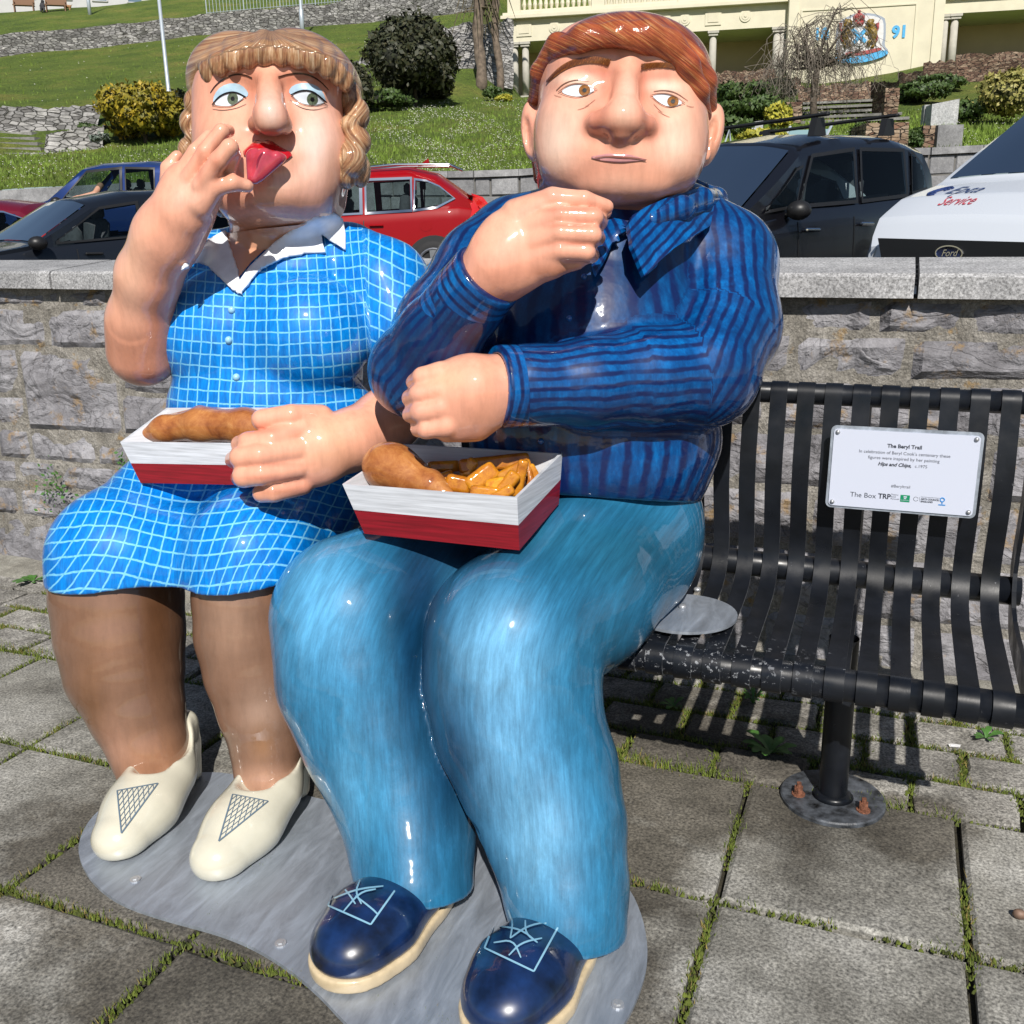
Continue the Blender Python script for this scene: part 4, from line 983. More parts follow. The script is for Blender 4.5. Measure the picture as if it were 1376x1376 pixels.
def slab_mesh(w, d, t, jit, seed, nx=3, ny=3):
    rnd = random.Random(seed); V = []; Fc = []
    xs = [-w/2, -w/2+0.012]+[-w/2+w*i/(nx) for i in range(1, nx)]+[w/2-0.012, w/2]
    ys = [-d/2, -d/2+0.012]+[-d/2+d*i/(ny) for i in range(1, ny)]+[d/2-0.012, d/2]
    for j, y in enumerate(ys):
        for i, x in enumerate(xs):
            e = (i in (0, len(xs)-1)) or (j in (0, len(ys)-1))
            V.append((x+rnd.uniform(-1, 1)*jit*(1.5 if e else 0.3), y+rnd.uniform(-1, 1)*jit*(1.5 if e else .3), (-0.008 if e else 0)+rnd.uniform(-1, 1)*jit*0.5))
    n = len(xs); m = len(ys)
    for j in range(m-1):
        for i in range(n-1): Fc.append((j*n+i, j*n+i+1, (j+1)*n+i+1, (j+1)*n+i))
    ring = [i for i in range(n)]+[j*n+n-1 for j in range(1, m)]+[(m-1)*n+i for i in range(n-2, -1, -1)]+[j*n for j in range(m-2, 0, -1)]
    b = len(V); V += [(V[k][0], V[k][1], -t) for k in ring]
    R_ = len(ring)
    for k in range(R_): Fc.append((ring[k], b+k, b+(k+1) % R_, ring[(k+1) % R_]))
    me = bpy.data.meshes.new('slab'); me.from_pydata(V, [], Fc); me.update(); return me
def put(name, me, mat, parent, loc, rz=0, rot=None):
    if not me.materials: me.materials.append(mat)
    o = bpy.data.objects.new(name, me); M = pinv(parent); o.location = M @ Vector(loc); o.rotation_euler = rot or (0, 0, rz); return link(o, parent)
joints = []
GX, GY = 0.585, 0.60
smesh = [slab_mesh(GX-0.018, GY-0.018, 0.05, 0.0022, i) for i in range(5)]
gx0 = 0.272; gy0 = 2.695
for i in range(-10, 6):
    for j in range(0, 9):
        cx = gx0+GX*(i+.5); cy = gy0-GY*(j+.5)
        me = smesh[(i*7+j*3) % 5]
        put('paving_slab', me, M_slab, pav, (cx, cy, random.uniform(-.002, .003)), 0, (random.uniform(-.004, .004), random.uniform(-.004, .004), random.choice([0, pi])+random.uniform(-.004, .004)))
        joints += [((cx-GX/2, cy-GY/2), (cx-GX/2, cy+GY/2)), ((cx-GX/2, cy-GY/2), (cx+GX/2, cy-GY/2))]
joints += [((gx0-10*GX, gy0), (gx0+6*GX, gy0))]*1
tmesh = [slab_mesh(0.275, 0.185, 0.05, 0.006, 40+i, 2, 2) for i in range(6)]
for r in range(4):
    y = gy0+0.10+r*0.205; x = -5.6+(r % 2)*0.15
    k = 0
    while x < 3.4:
        put('sett', tmesh[(k*5+r) % 6], M_sett, pav, (x, y, random.uniform(-.004, .005)), 0, (random.uniform(-.015, .015), random.uniform(-.015, .015), random.choice([0, pi])+random.uniform(-.03, .03)))
        joints += [((x-0.147, y-.1), (x-0.147, y+.1)), ((x-0.147, y+.1), (x+0.147, y+.1))]
        x += 0.295; k += 1
m_ = MB(); m_.prism([(-7, 3.42, 0.004), (-7, 3.5, 0.03), (-7, 3.70, 0.05), (-7, 3.7, -.05), (-7, 3.42, -.05)], (13, 0, 0)); m_.build('mortar_fillet', stone_mat('mortar_fillet', (0.16, 0.15, 0.125), (0.22, 0.21, 0.18), (0.32, 0.31, 0.27), 4, 0.5), pav)
# moss cushions and blades in the joints (nobody could count them)
def vnoise(x, y, s=1.0):
    from mathutils import noise as mn
    return mn.noise(Vector((x*s, y*s, 3.3)))
mV = []; mF = []; gV = []; gF = []; dV = []; dF = []
rnd = random.Random(5)
for (a, b) in joints:
    ln = sqrt((a[0]-b[0])**2+(a[1]-b[1])**2); n = int(ln/0.006)
    for i in range(n):
        t = (i+rnd.random())/n; x = a[0]+(b[0]-a[0])*t; y = a[1]+(b[1]-a[1])*t
        if not (-3.9 < x < 1.2 and 0.7 < y < 3.5): continue
        v = vnoise(x, y, 2.2)+0.5*vnoise(x, y, 9)
        big = abs(b[0]-a[0]) > 3
        if v < (-0.22 if not big else -0.6): continue
        w = min(1.25, (v+.3)*1.9)
        ox, oy = rnd.gauss(0, .006+.005*w), rnd.gauss(0, .006+.005*w); r = rnd.uniform(.003, .007)*(0.6+.6*w); h = r*rnd.uniform(.5, 1.0)
        p0 = len(mV)
        for k in range(5): mV.append((x+ox+r*cos(k*1.257), y+oy+r*sin(k*1.257), -0.010))
        mV.append((x+ox+rnd.uniform(-.3, .3)*r, y+oy+rnd.uniform(-.3, .3)*r, -0.003+h))
        for k in range(5): mF.append((p0+k, p0+(k+1) % 5, p0+5))
        nb = 4 if not big else 8
        for _ in range(int(nb*w*rnd.random()*1.8)):
            bx, by = x+rnd.gauss(0, .011), y+rnd.gauss(0, .011*(2.0 if big else 1)); hh = rnd.uniform(.006, .017)*(1.8 if big else 1); an = rnd.uniform(0, 6.3); ww = .0016
            tx, ty = rnd.gauss(0, .4)*hh, rnd.gauss(0, .4)*hh
            Vv, Ff = (dV, dF) if rnd.random() < (.28 if v > .25 else .07) else (gV, gF)
            q = len(Vv); Vv += [(bx-ww*cos(an), by-ww*sin(an), -.004), (bx+ww*cos(an), by+ww*sin(an), -.004), (bx+tx, by+ty, hh)]; Ff.append((q, q+1, q+2))
for nm, v_, f_, mt, lb in (('moss', mV, mF, M_moss, 'moss cushions growing in the joints between the paving slabs'), ('grass_tufts', gV, gF, simple('joint_grass', (0.11, 0.15, 0.016), .7, var=.5, vscale=18), 'green grass blades growing along the paving joints'), ('dry_grass', dV, dF, M_dry, 'dry yellow grass blades along the paving joints')):
    tag(mesh_obj(nm, v_, np.array(f_), mt), lb, 'moss' if nm == 'moss' else 'grass', kind='stuff')
def weed(x, y, z, n, r, label, name='weed', up=0.5):
    mb = MB(); rn = random.Random(int(x*1000))
    for i in range(n):
        a = 6.283*i/n+rn.uniform(-.3, .3); l = r*rn.uniform(.6, 1.1); e = up*rn.uniform(.6, 1.3)
        d = np.array([cos(a), sin(a), 0]); s_ = np.array([-sin(a), cos(a), 0]); P = []
        for t, w in ((0, .12), (.35, .18), (.7, .42), (1.0, .25), (1.08, .02)):
            c = np.array([x, y, z])+d*l*t+np.array([0, 0, l*e*sin(t*1.9)]); P += [c-s_*w*l*.5, c+s_*w*l*.5]
        mb.add(P, [(2*k, 2*k+1, 2*k+3, 2*k+2) for k in range(4)])
    o = mb.build(name, M_weed, None, True); tag(o, label, 'weed'); return o
p = atZ(1035, 1012, 0); weed(p[0], p[1], 0, 12, .085, 'largest leafy weed rosette beside the bench post base')
p = atZ(905, 950, 0); weed(p[0], p[1], 0, 7, .05, 'small weed under the bench front rail beside the statue of the man')
p = atZ(1012, 945, 0); weed(p[0], p[1], 0.0, 7, .055, 'small bright weed under the bench left of its post', up=.9)
p = atZ(1325, 992, 0); weed(p[0], p[1], 0, 9, .05, 'small weed on the paving under the right end of the bench')
p = atZ(45, 782, 0); weed(p[0], p[1], 0, 10, .09, 'weed at the foot of the wall left of the blue skirt', up=.3)

# ================================================================== SETTING: low stone wall behind the bench
M_wst = stone_mat('limestone', (0.12, 0.115, 0.125), (0.215, 0.21, 0.225), (0.35, 0.345, 0.365), 3.4, 0.7, 0.35, 0.8, 0.10, 120)
def craggy(m):
    nt = m.node_tree; bs = nt.nodes['Principled BSDF']; old = bs.inputs['Normal'].links[0].from_socket
    v = N(nt, 'TexNoise'); v.inputs['Scale'].default_value = 3.2; v.inputs['Detail'].default_value = 7; v.inputs['Distortion'].default_value = .5
    L(nt, mapping(nt, geoco(nt), (1, 1, 2.0), (0, 0.5, 0)), v.inputs['Vector'])
    rg = ramp(nt, v.outputs[0], [(0.40, 0.0), (0.47, 0.55), (0.5, 0.6), (0.515, 0.35), (0.62, 0.9), (0.7, 1.0)])
    bump(nt, rg, 0.55, 0.03, bs, old)
    c = bs.inputs['Base Color'].links[0].from_socket
    v2 = N(nt, 'TexNoise'); v2.inputs['Scale'].default_value = 3.6; v2.inputs['Detail'].default_value = 9; v2.inputs['Distortion'].default_value = .7; L(nt, geoco(nt), v2.inputs['Vector'])
    c2 = mix(nt, 1.0, c, ramp(nt, v2.outputs[0], [(0.43, 1.12), (0.49, 1.0), (0.5, 0.5), (0.51, 1.0), (0.6, 0.92)]), 'MULTIPLY'); L(nt, c2, bs.inputs['Base Color'])
craggy(M_wst)
M_mort = stone_mat('wall_mortar', (0.13, 0.12, 0.10), (0.22, 0.205, 0.18), (0.36, 0.34, 0.31), 9, 0.8, 0.15, 0.95, 0.3, 150)
M_cop = stone_mat('granite_coping', (0.20, 0.20, 0.205), (0.30, 0.30, 0.305), (0.40, 0.40, 0.40), 1.6, 0.25, 0, 0.75, 0.5, 130)
wall = empty('boundary_wall', (-1.9, 3.75, 0), 'low grey stone boundary wall with granite coping behind the bench and statues', 'wall')
WY = 3.60
def ztop(x): return 1.505-0.0155*(x-0.0)             # underside of the coping bed falls gently to the right
mb = MB(); mb.prism([(-7.2, WY+.03, 0), (3.2, WY+.03, 0), (3.2, WY+.03, ztop(3.2)-.085), (-7.2, WY+.03, ztop(-7.2)-.085)], (0, .34, 0)); mb.build('mortar_core', M_mort, wall)
xs = [atY(76, 380, WY)[0]-1.25*k for k in range(3, 0, -1)]+[atY(76, 380, WY)[0]]
x_r = atY(1232, 380, WY-.03)[0]; nseg = 4
xs += [xs[-1]+(x_r-xs[-1])*k/nseg for k in range(1, nseg+1)]+[x_r+1.05, x_r+2.1, x_r+3.1]
for a, b in zip(xs[:-1], xs[1:]):
    mb = MB(); a += .007; b -= .007; y0, y1 = WY-.035, WY+.40; P = []
    jz = random.uniform(-.002, .002)
    prof = [(y0, -.083), (y0, -.012), (y0+.01, 0.0), (y0+.03, .004), (y1-.02, .050), (y1, .04), (y1, -.083)]
    for xx in (a, b): P += [(xx, y, ztop(xx)+z+jz) for y, z in prof]
    n = len(prof); mb.add(P, [tuple(range(n)), tuple(range(2*n-1, n-1, -1))]+[(i, n+i, n+(i+1) % n, (i+1) % n) for i in range(n)])
    mb.build('coping_stone', M_cop, wall)
def wall_stone(x0, x1, z0, z1, i, proud=0.0):
    rn = random.Random(i*13+5); nx = max(5, int((x1-x0)/.040)); nz = max(4, int((z1-z0)/.034)); V = []; Fc = []
    from mathutils import noise as mn
    g = .007; x0 += g*rn.uniform(.5, 1.6); x1 -= g*rn.uniform(.5, 1.6); z0 += g*rn.uniform(.5, 1.4); z1 -= g*rn.uniform(.5, 1.4)
    tx, tz = rn.uniform(-.012, .012), rn.uniform(-.014, .014)
    for j in range(nz+1):
        for k in range(nx+1):
            u, v = k/nx, j/nz; e = min(u, 1-u)*(x1-x0); e2 = min(v, 1-v)*(z1-z0); ed = min(e, e2)
            x = x0+(x1-x0)*u; z = z0+(z1-z0)*v
            d = .011*min(1, ed/.03)+proud+.014*(mn.noise(Vector((x*5+i, z*6, i*1.7))))*min(1, ed/.015)+.016*(abs(mn.noise(Vector((x*9+i, z*13+x*4, i))))-.2)*min(1, ed/.01)+.006*mn.noise(Vector((x*26+i, z*30, i)))*min(1, ed/.01)+tx*(u-.5)*2*(ed > 0)+tz*(v-.5)*2*(ed > 0)
            if mn.noise(Vector((x*3.1, z*4.3, i*.77))) > .12: d -= .008*(ed > 0)
            wob = .006*mn.noise(Vector((x*9, z*9, 7.7)))
            V.append((x+wob, WY+.026-d if ed > 0 else WY+.034, z+wob))
    for j in range(nz):
        for k in range(nx): Fc.append((j*(nx+1)+k, j*(nx+1)+k+1, (j+1)*(nx+1)+k+1, (j+1)*(nx+1)+k))
    return mesh_obj('stone', V, Fc, M_wst, wall, False)
si = 0
def zz(f, x): return f*(ztop(x)-.09)
segs = [(-7.2, -4.75, [0, .19, .30, .46, .68, .80, 1.0]), (-4.75, -3.55, [0, .185, .30, .40, .515, .80, .94, 1.0]), (-3.55, -2.3, [0, .2, .36, .52, .66, .84, 1.0]), (-2.3, -.75, [0, .15, .33, .45, .68, .84, 1.0]), (-.75, .95, [0, .16, .34, .50, .66, .80, .91, 1.0]), (.95, 3.2, [0, .2, .36, .52, .66, .84, 1.0])]
rn = random.Random(3)
for sx0, sx1, rows in segs:
    for r0, r1 in zip(rows[:-1], rows[1:]):
        h = (r1-r0)*1.4; x = sx0+rn.uniform(-.08, .08)*(sx0 > -7)
        while x < sx1-.12:
            w = rn.uniform(1.3, 2.9)*max(h, .17); 
            if sx1-(x+w) < .16: w = sx1-x
            zb, zt = zz(r0, x), zz(r1, x)
            if h > .27 and rn.random() < .45:
                zm = zb+(zt-zb)*rn.uniform(.35, .65); wall_stone(x, x+w*.6, zb, zm, si); si += 1; wall_stone(x, x+w*.6, zm, zt, si); si += 1; w *= .6
            else: wall_stone(x, x+w, zb, zt, si); si += 1
            x += w
mb = MB(); rn = random.Random(9)
for px, py in [(72+rn.gauss(0, 10), 655+rn.gauss(0, 18)) for _ in range(90)]+[(165+rn.gauss(0, 4), 620+rn.gauss(0, 8)) for _ in range(26)]:
    c = atY(px, py, WY-.03-rn.random()*.03); s_ = rn.uniform(.006, .014); a = rn.uniform(0, 6.3); d = np.array([cos(a), -.4, sin(a)])*s_; e = np.array([-sin(a), -.3, cos(a)])*s_*.6
    mb.add([c-d, c-e, c+d, c+e], [(0, 1, 2, 3)])
tag(mb.build('wall_plant', M_weed), 'small leafy plant rooted in a joint of the stone wall at the far left', 'plant', kind='stuff')

# ================================================================== steel base plate, mounting plate
def steel(name, col=(0.36, 0.40, 0.46), rough=0.42, sc=(14, 3, 8)):
    m, nt, bs = newmat(name); bs.inputs['Metallic'].default_value = 0.55
    n = noise(nt, mapping(nt, geoco(nt), sc, (0, 0, 0.7)), 1.6, 7, 0.7, 0.6); n2 = noise(nt, geoco(nt), 60, 4)
    c = ramp(nt, n, [(0.3, [x*.72 for x in col]), (0.5, col), (0.7, [min(1, x*1.3) for x in col])]); L(nt, c, bs.inputs['Base Color'])
    L(nt, ramp(nt, n, [(0.3, rough-.1), (0.7, rough+.18)]), bs.inputs['Roughness']); bump(nt, n2, .08, .003, bs); return m
M_galv = steel('galvanised_steel'); M_bolt = steel('bolt_steel', (0.45, 0.46, 0.48), 0.3)
out = [(104, 1150), (108, 1122), (125, 1095), (160, 1068), (215, 1045), (290, 1035), (350, 1050), (430, 1075), (560, 1100), (700, 1120), (800, 1150), (845, 1190), (865, 1235), (872, 1285), (862, 1330), (835, 1385), (790, 1430), (700, 1462), (600, 1462), (520, 1425), (465, 1376), (428, 1335), (385, 1300), (340, 1272), (290, 1252), (225, 1236), (160, 1214), (122, 1184)]
P = [atZ(x, y, .010) for x, y in smooth_poly(out, 2)]
mb = MB(); mb.prism([(q[0], q[1], .001) for q in P][::-1], (0, 0, .010)); bp = mb.build('base_plate', M_galv)
tag(bp, 'curved galvanised steel base plate on the paving under both statues', 'base plate')
for x, y in ((377, 1268), (830, 1350), (182, 1182), (700, 1150)):
    q = atZ(x, y, .012); mb = MB(); mb.tube([q-[0, 0, .002], q+[0, 0, .003]], .014, 12); mb.tube([q+[0, 0, .002], q+[0, 0, .006]], [.009, .007], 6); mb.build('bolt', M_bolt, bp, False)

# ================================================================== BENCH
M_bench = newmat('black_powder_coat')[0]
def _bm():
    nt = M_bench.node_tree; bs = nt.nodes['Principled BSDF']; bs.inputs['Roughness'].default_value = 0.33; bs.inputs['Specular IOR Level'].default_value = 0.35
    g = geoco(nt); n = noise(nt, g, 38, 6, 0.75); e = N(nt, 'NewGeometry')
    pt = ramp(nt, e.outputs['Pointiness'], [(0.53, 0), (0.57, 1)])
    f = ramp(nt, n, [(0.66, 0), (0.70, 1)]); n4 = noise(nt, g, 3, 2); f = math_(nt, 'MULTIPLY', f, ramp(nt, n4, [(0.5, 0), (0.58, .9)]))
    vd = N(nt, 'VectorMath', operation='DISTANCE'); L(nt, mapping(nt, g, (1, 2, 1)), vd.inputs[0]); vd.inputs[1].default_value = (-.42, 4.82, .52)
    f2 = math_(nt, 'MULTIPLY', ramp(nt, vd.outputs['Value'], [(.12, 1), (.34, 0)]), ramp(nt, noise(nt, g, 60, 6, .7), [(.585, 0), (.61, .8)]))
    c = mix(nt, math_(nt, 'MAXIMUM', f, f2), ramp(nt, noise(nt, g, 9, 4), [(.3, (0.004, 0.005, 0.007)), (.7, (0.009, 0.011, 0.016))]), (0.26, 0.27, 0.29)); L(nt, c, bs.inputs['Base Color'])
    L(nt, ramp(nt, noise(nt, g, 14, 5), [(.3, .24), (.7, .5)]), bs.inputs['Roughness']); bump(nt, noise(nt, g, 160, 3), .05, .002, bs)
_bm()
bench = empty('park_bench', (-.068, 2.67, 0), 'black slatted metal park bench bolted to the paving beside the statues', 'bench')
M_edge = simple('worn_slat_edge', (0.10, 0.105, 0.115), .5, var=.9, vscale=60)
RT, RF, RM = (2.975, 1.165), (2.415, .490), (2.992, .607)   # rail centres (Y, Z): top, front, middle
def arc(c, r, a0, a1, n, ): n = n*2; return [(c[0]+r*cos(radians(a0+(a1-a0)*i/n)), c[1]+r*sin(radians(a0+(a1-a0)*i/n))) for i in range(n+1)]
prof = arc(RT, .036, -30, 180, 9)+[(2.925, 1.08), (2.908, .98), (2.912, .88), (2.935, .79), (2.957, .72), (2.962, .665), (2.945, .615), (2.905, .578), (2.85, .558), (2.75, .548), (2.6, .542), (2.47, .538)]+arc(RF, .048, 82, 270, 9)
def tilt(x): return 0.013*(x+0.07)*-1
def ribbon(x0, x1, prof, th, name='slat'):
    P = np.array(prof); T = np.gradient(P, axis=0); T /= np.linalg.norm(T, axis=1)[:, None]; Nn = np.stack([-T[:,1], T[:,0]], 1)
    V = []; 
    for i in range(len(P)):
        a = P[i]; b = P[i]-Nn[i]*th*-1
        for q, x in ((a, x0), (a, x1), (b, x1), (b, x0)): V.append((x, q[0], q[1]+tilt(x)))
    Fc = []; M_ = []
    for i in range(len(P)-1):
        for k in range(4): Fc.append((4*i+k, 4*i+(k+1) % 4, 4*i+4+(k+1) % 4, 4*i+4+k)); M_.append(1 if k in (1, 3) else 0)
    Fc += [(3, 2, 1, 0), tuple(4*(len(P)-1)+k for k in range(4))]; M_ += [0, 0]
    o = mesh_obj(name, V, Fc, [M_bench, M_edge], bench); o.data.polygons.foreach_set('material_index', M_); o.data.polygons.foreach_set('use_smooth', [True]*len(o.data.polygons)); o.data.set_sharp_from_angle(angle=radians(40)); return o
sl0 = None
for k in range(-15, 7):
    x = -.156+.0785*k
    if sl0 is None: sl0 = ribbon(x-.0245, x+.0245, prof, .006); x00 = x
    else:
        c = sl0.copy(); c.location = sl0.location+Vector((x-x00, 0, tilt(x)-tilt(x00))); link(c, bench)
for (c, r) in ((RT, .032), (RF, .042), (RM, .042)):
    mb = MB(); mb.tube([(-1.40, c[0], c[1]+tilt(-1.4)), (.40, c[0], c[1]+tilt(.4))], r, 16); mb.build('rail', M_bench, bench, True)
# solid end plate
e_ = prof[8:-12]; mb = MB(); inner = [(y+(.05 if z > .62 else 0), z-(.0 if z > .62 else .05)) for y, z in e_]
mb.add([(.372, y, z) for y, z in e_]+[(.372, y+.075 if z > .64 else y+.02, z-(0 if z > .64 else .075)) for y, z in e_]+[(.384, y, z) for y, z in e_]+[(.384, y+.075 if z > .64 else y+.02, z-(0 if z > .64 else .075)) for y, z in e_],
       [(i, i+1, len(e_)+i+1, len(e_)+i) for i in range(len(e_)-1)]+[(2*len(e_)+i, 3*len(e_)+i, 3*len(e_)+i+1, 2*len(e_)+i+1) for i in range(len(e_)-1)]+[(i, 2*len(e_)+i, 2*len(e_)+i+1, i+1) for i in range(len(e_)-1)]+[(len(e_)+i, len(e_)+i+1, 3*len(e_)+i+1, 3*len(e_)+i) for i in range(len(e_)-1)])
mb.build('end_plate', M_bench, bench)
M_rust = simple('rusty_nut', (0.17, 0.065, 0.035), .8, var=.5, vscale=90, bumps=.5)
M_basep = simple('worn_black_disc', (0.05, 0.056, 0.066), .5, var=1.0, vscale=26, bumps=.25)
for bx in (-.068, -1.33):
    mb = MB(); mb.tube([(bx, 2.67, .01), (bx, 2.67, .52)], .041, 20, False); mb.build('post', M_bench, bench, True)
    mb = MB(); mb.tube([(bx, 2.67, .001), (bx, 2.67, .012), (bx, 2.67, .016), (bx, 2.67, .0161)], [.150, .150, .146, .001], 36, False); d = mb.build('base_disc', M_basep, bench)
    mb = MB(); mb.tube([(bx, 2.67, .014), (bx, 2.67, .03)], [.062, .045], 20); mb.build('collar', M_bench, d, True)
    for dx, dy in ((-.095, -.03), (.088, -.055), (.0, .115)):
        mb = MB(); mb.tube([(bx+dx, 2.67+dy, .014), (bx+dx, 2.67+dy, .020)], .020, 10); mb.tube([(bx+dx, 2.67+dy, .020), (bx+dx, 2.67+dy, .042)], .0135, 6); mb.tube([(bx+dx, 2.67+dy, .042), (bx+dx, 2.67+dy, .056)], .007, 8); mb.build('nut', M_rust, d)
    mb = MB(); mb.box((bx, 2.69, .512), (.05, .56, .035)); mb.tube([(bx, 2.92, .515), (bx, 3.02, .60), (bx, 3.01, .9), (bx, 2.975, 1.14)], .02, 8); mb.build('bracket', M_bench, bench)
# steel mounting plate of the statue, bolted on the bench seat
c = np.array([-.515, 2.60, .560]); mb = MB(); mb.tube([c, c+[0, 0, .008]], .155, 40); mp = mb.build('mounting_plate', M_galv)
tag(mp, 'round galvanised steel plate on the bench seat beside the hip of the man', 'mounting plate')
for x, y in ((937, 792), (917, 815)):
    q = atZ(x, y, .572); mb = MB(); mb.ball(q, (.012, .012, .008), 10, 6); mb.build('bolt', M_bolt, mp, True)

q = atZ(1369, 1234, 0.0); mb = MB(); mb.ball(q+[0, 0, .012], (.016, .013, .013), 8, 6); tag(mb.build('pebble', simple('brown_pebble', (.16, .10, .07), .6, var=.4, vscale=60), None, True), 'small round brown pebble lying on a slab at the right edge', 'pebble')
q = atZ(1276, 1003, 0.004); mb = MB(); mb.add([q, q+[.03, .004, .002], q+[.034, .016, .004], q+[.012, .022, .001], q+[-.004, .012, .003]], [(0, 1, 2, 3, 4)]); mb.add([q-[0, 0, .002], q+[.03, .004, 0], q+[.034, .016, .0], q+[.012, .022, -.001], q+[-.004, .012, 0]], [(4, 3, 2, 1, 0)]); tag(mb.build('paper_scrap', simple('white_paper', (.7, .7, .7), .8)), 'white scrap of paper on the setts under the bench', 'litter')
# ================================================================== PLAQUE
M_txt = simple('dark_print', (0.03, 0.035, 0.05), .4); M_white_p = simple('white_plaque', (0.54, 0.575, 0.68), .22, coat=.5)
pc = np.array([.048, 2.868, .970]); pax = np.array([1, 0, -.010]); pax /= np.linalg.norm(pax); pay = np.array([0.0, .05, 1.0]); pay -= pax*(pay @ pax); pay /= np.linalg.norm(pay); pan = np.cross(pax, pay)  # faces -Y
plq = empty('plaque', tuple(pc), 'white information plaque screwed to the back of the bench', 'plaque')
def rrect(w, h, r, n=5):
    o = []
    for cx, cy, a in ((w/2-r, h/2-r, 0), (-w/2+r, h/2-r, 90), (-w/2+r, -h/2+r, 180), (w/2-r, -h/2+r, 270)):
        o += [(cx+r*cos(radians(a+90*i/n)), cy+r*sin(radians(a+90*i/n))) for i in range(n+1)]
    return o
def pl(u, v, o=0): return pc+pax*u+pay*v+pan*o
mb = MB(); mb.prism([pl(x, y, .0) for x, y in rrect(.402, .243, .016)], pan*.005); mb.build('backing_plate', M_galv, plq)
mb = MB(); mb.prism([pl(x, y-.001, .0052) for x, y in rrect(.385, .226, .010)], pan*.004); face = mb.build('face_panel', M_white_p, plq)
for x in (-.182, .182):
    for y in (-.103, .103):
        mb = MB(); mb.ball(pl(x, y, .010), .0068, 10, 6); mb.build('screw', M_bolt, plq, True)
def text(s, u, v, size, mat, parent, fr, align='CENTER', off=.0096, shear=0, name='lettering', ext=0.0, bold=0.0, sx=1.0):
    cu = bpy.data.curves.new('t', 'FONT'); cu.body = s; cu.size = size; cu.align_x = align; cu.shear = shear; cu.offset = bold; cu.extrude = ext; cu.resolution_u = 3
    o = bpy.data.objects.new('t', cu); SC.collection.objects.link(o); dg = bpy.context.evaluated_depsgraph_get(); dg.update()
    me = bpy.data.meshes.new_from_object(o.evaluated_get(dg)); n = len(me.vertices); co = np.zeros(n*3); me.vertices.foreach_get('co', co); co = co.reshape(-1, 3)
    Fc = [list(p.vertices) for p in me.polygons]; bpy.data.objects.remove(o); bpy.data.curves.remove(cu)
    V = [fr(u+x*sx, v+y, off+z) for x, y, z in co]; bpy.data.meshes.remove(me)
    return mesh_obj(name, V, Fc, mat, parent)
text('The Beryl Trail', .0, .066, .0150, M_txt, face, pl, bold=.0005)
text("In celebration of Beryl Cook's centenary these", .0, .047, .0128, M_txt, face, pl)
text('figures were inspired by her painting', .0, .031, .0128, M_txt, face, pl)
text('Hips and Chips,', -.022, .013, .0140, M_txt, face, pl, shear=.3, bold=.0005); text('c.1975', .048, .013, .0125, M_txt, face, pl)
text('#Beryltrail', .0, -.048, .0120, M_txt, face, pl)
text('The Box', -.099, -.084, .0205, M_txt, face, pl); text('TRP', -.041, -.083, .0205, M_txt, face, pl, bold=.0006, sx=.95)
for i, s_ in enumerate(('Theatre', 'Royal', 'Plymouth')): text(s_, -.024, -.071-.0062*i, .0062, M_txt, face, pl, 'LEFT')
mb = MB(); mb.prism([pl(x, y, .0093) for x, y in ((.002, -.088), (.027, -.088), (.027, -.068), (.002, -.068))], pan*.0006); mb.build('green_emblem', simple('green_print', (0.0, 0.22, 0.10), .4), face)
mb = MB()
for a in range(3): mb.ball(pl(.0145+(a-1)*.0028, -.0735, .0100), (.0022, .001, .0022), 6, 4)
mb.box(pl(.0145, -.0780, .0100), (.006, .0006, .003)); mb.build('emblem_crown', M_white_p, face); text('PLYMOUTH', .0145, -.0845, .0042, M_white_p, face, pl, off=.0102)
mb = MB(); mb.tube([pl(.043+.006*cos(a), -.077+.006*sin(a), .0094) for a in np.linspace(.3, 6.0, 16)], .0006, 4); mb.box(pl(.053, -.077, .0096), (.0006, .0005, .014)); mb.build('ring_emblem', M_txt, face)
text('Supported using public funding by', .056, -.0705, .0036, M_txt, face, pl, 'LEFT'); text('ARTS COUNCIL', .056, -.0780, .0068, M_txt, face, pl, 'LEFT', bold=.0003); text('ENGLAND', .056, -.0850, .0068, M_txt, face, pl, 'LEFT', bold=.0003)
M_bprint = simple('blue_print', (0.02, 0.22, 0.55), .4)
mb = MB(); mb.tube([pl(.112+.0055*cos(a), -.0735+.0055*sin(a), .0096) for a in np.linspace(0, 2*pi, 17)], .0016, 5); mb.box(pl(.112, -.083, .0096), (.003, .0006, .006)); mb.box(pl(.112, -.0885, .0096), (.018, .0006, .0032)); mb.build('blue_emblem', M_bprint, face)

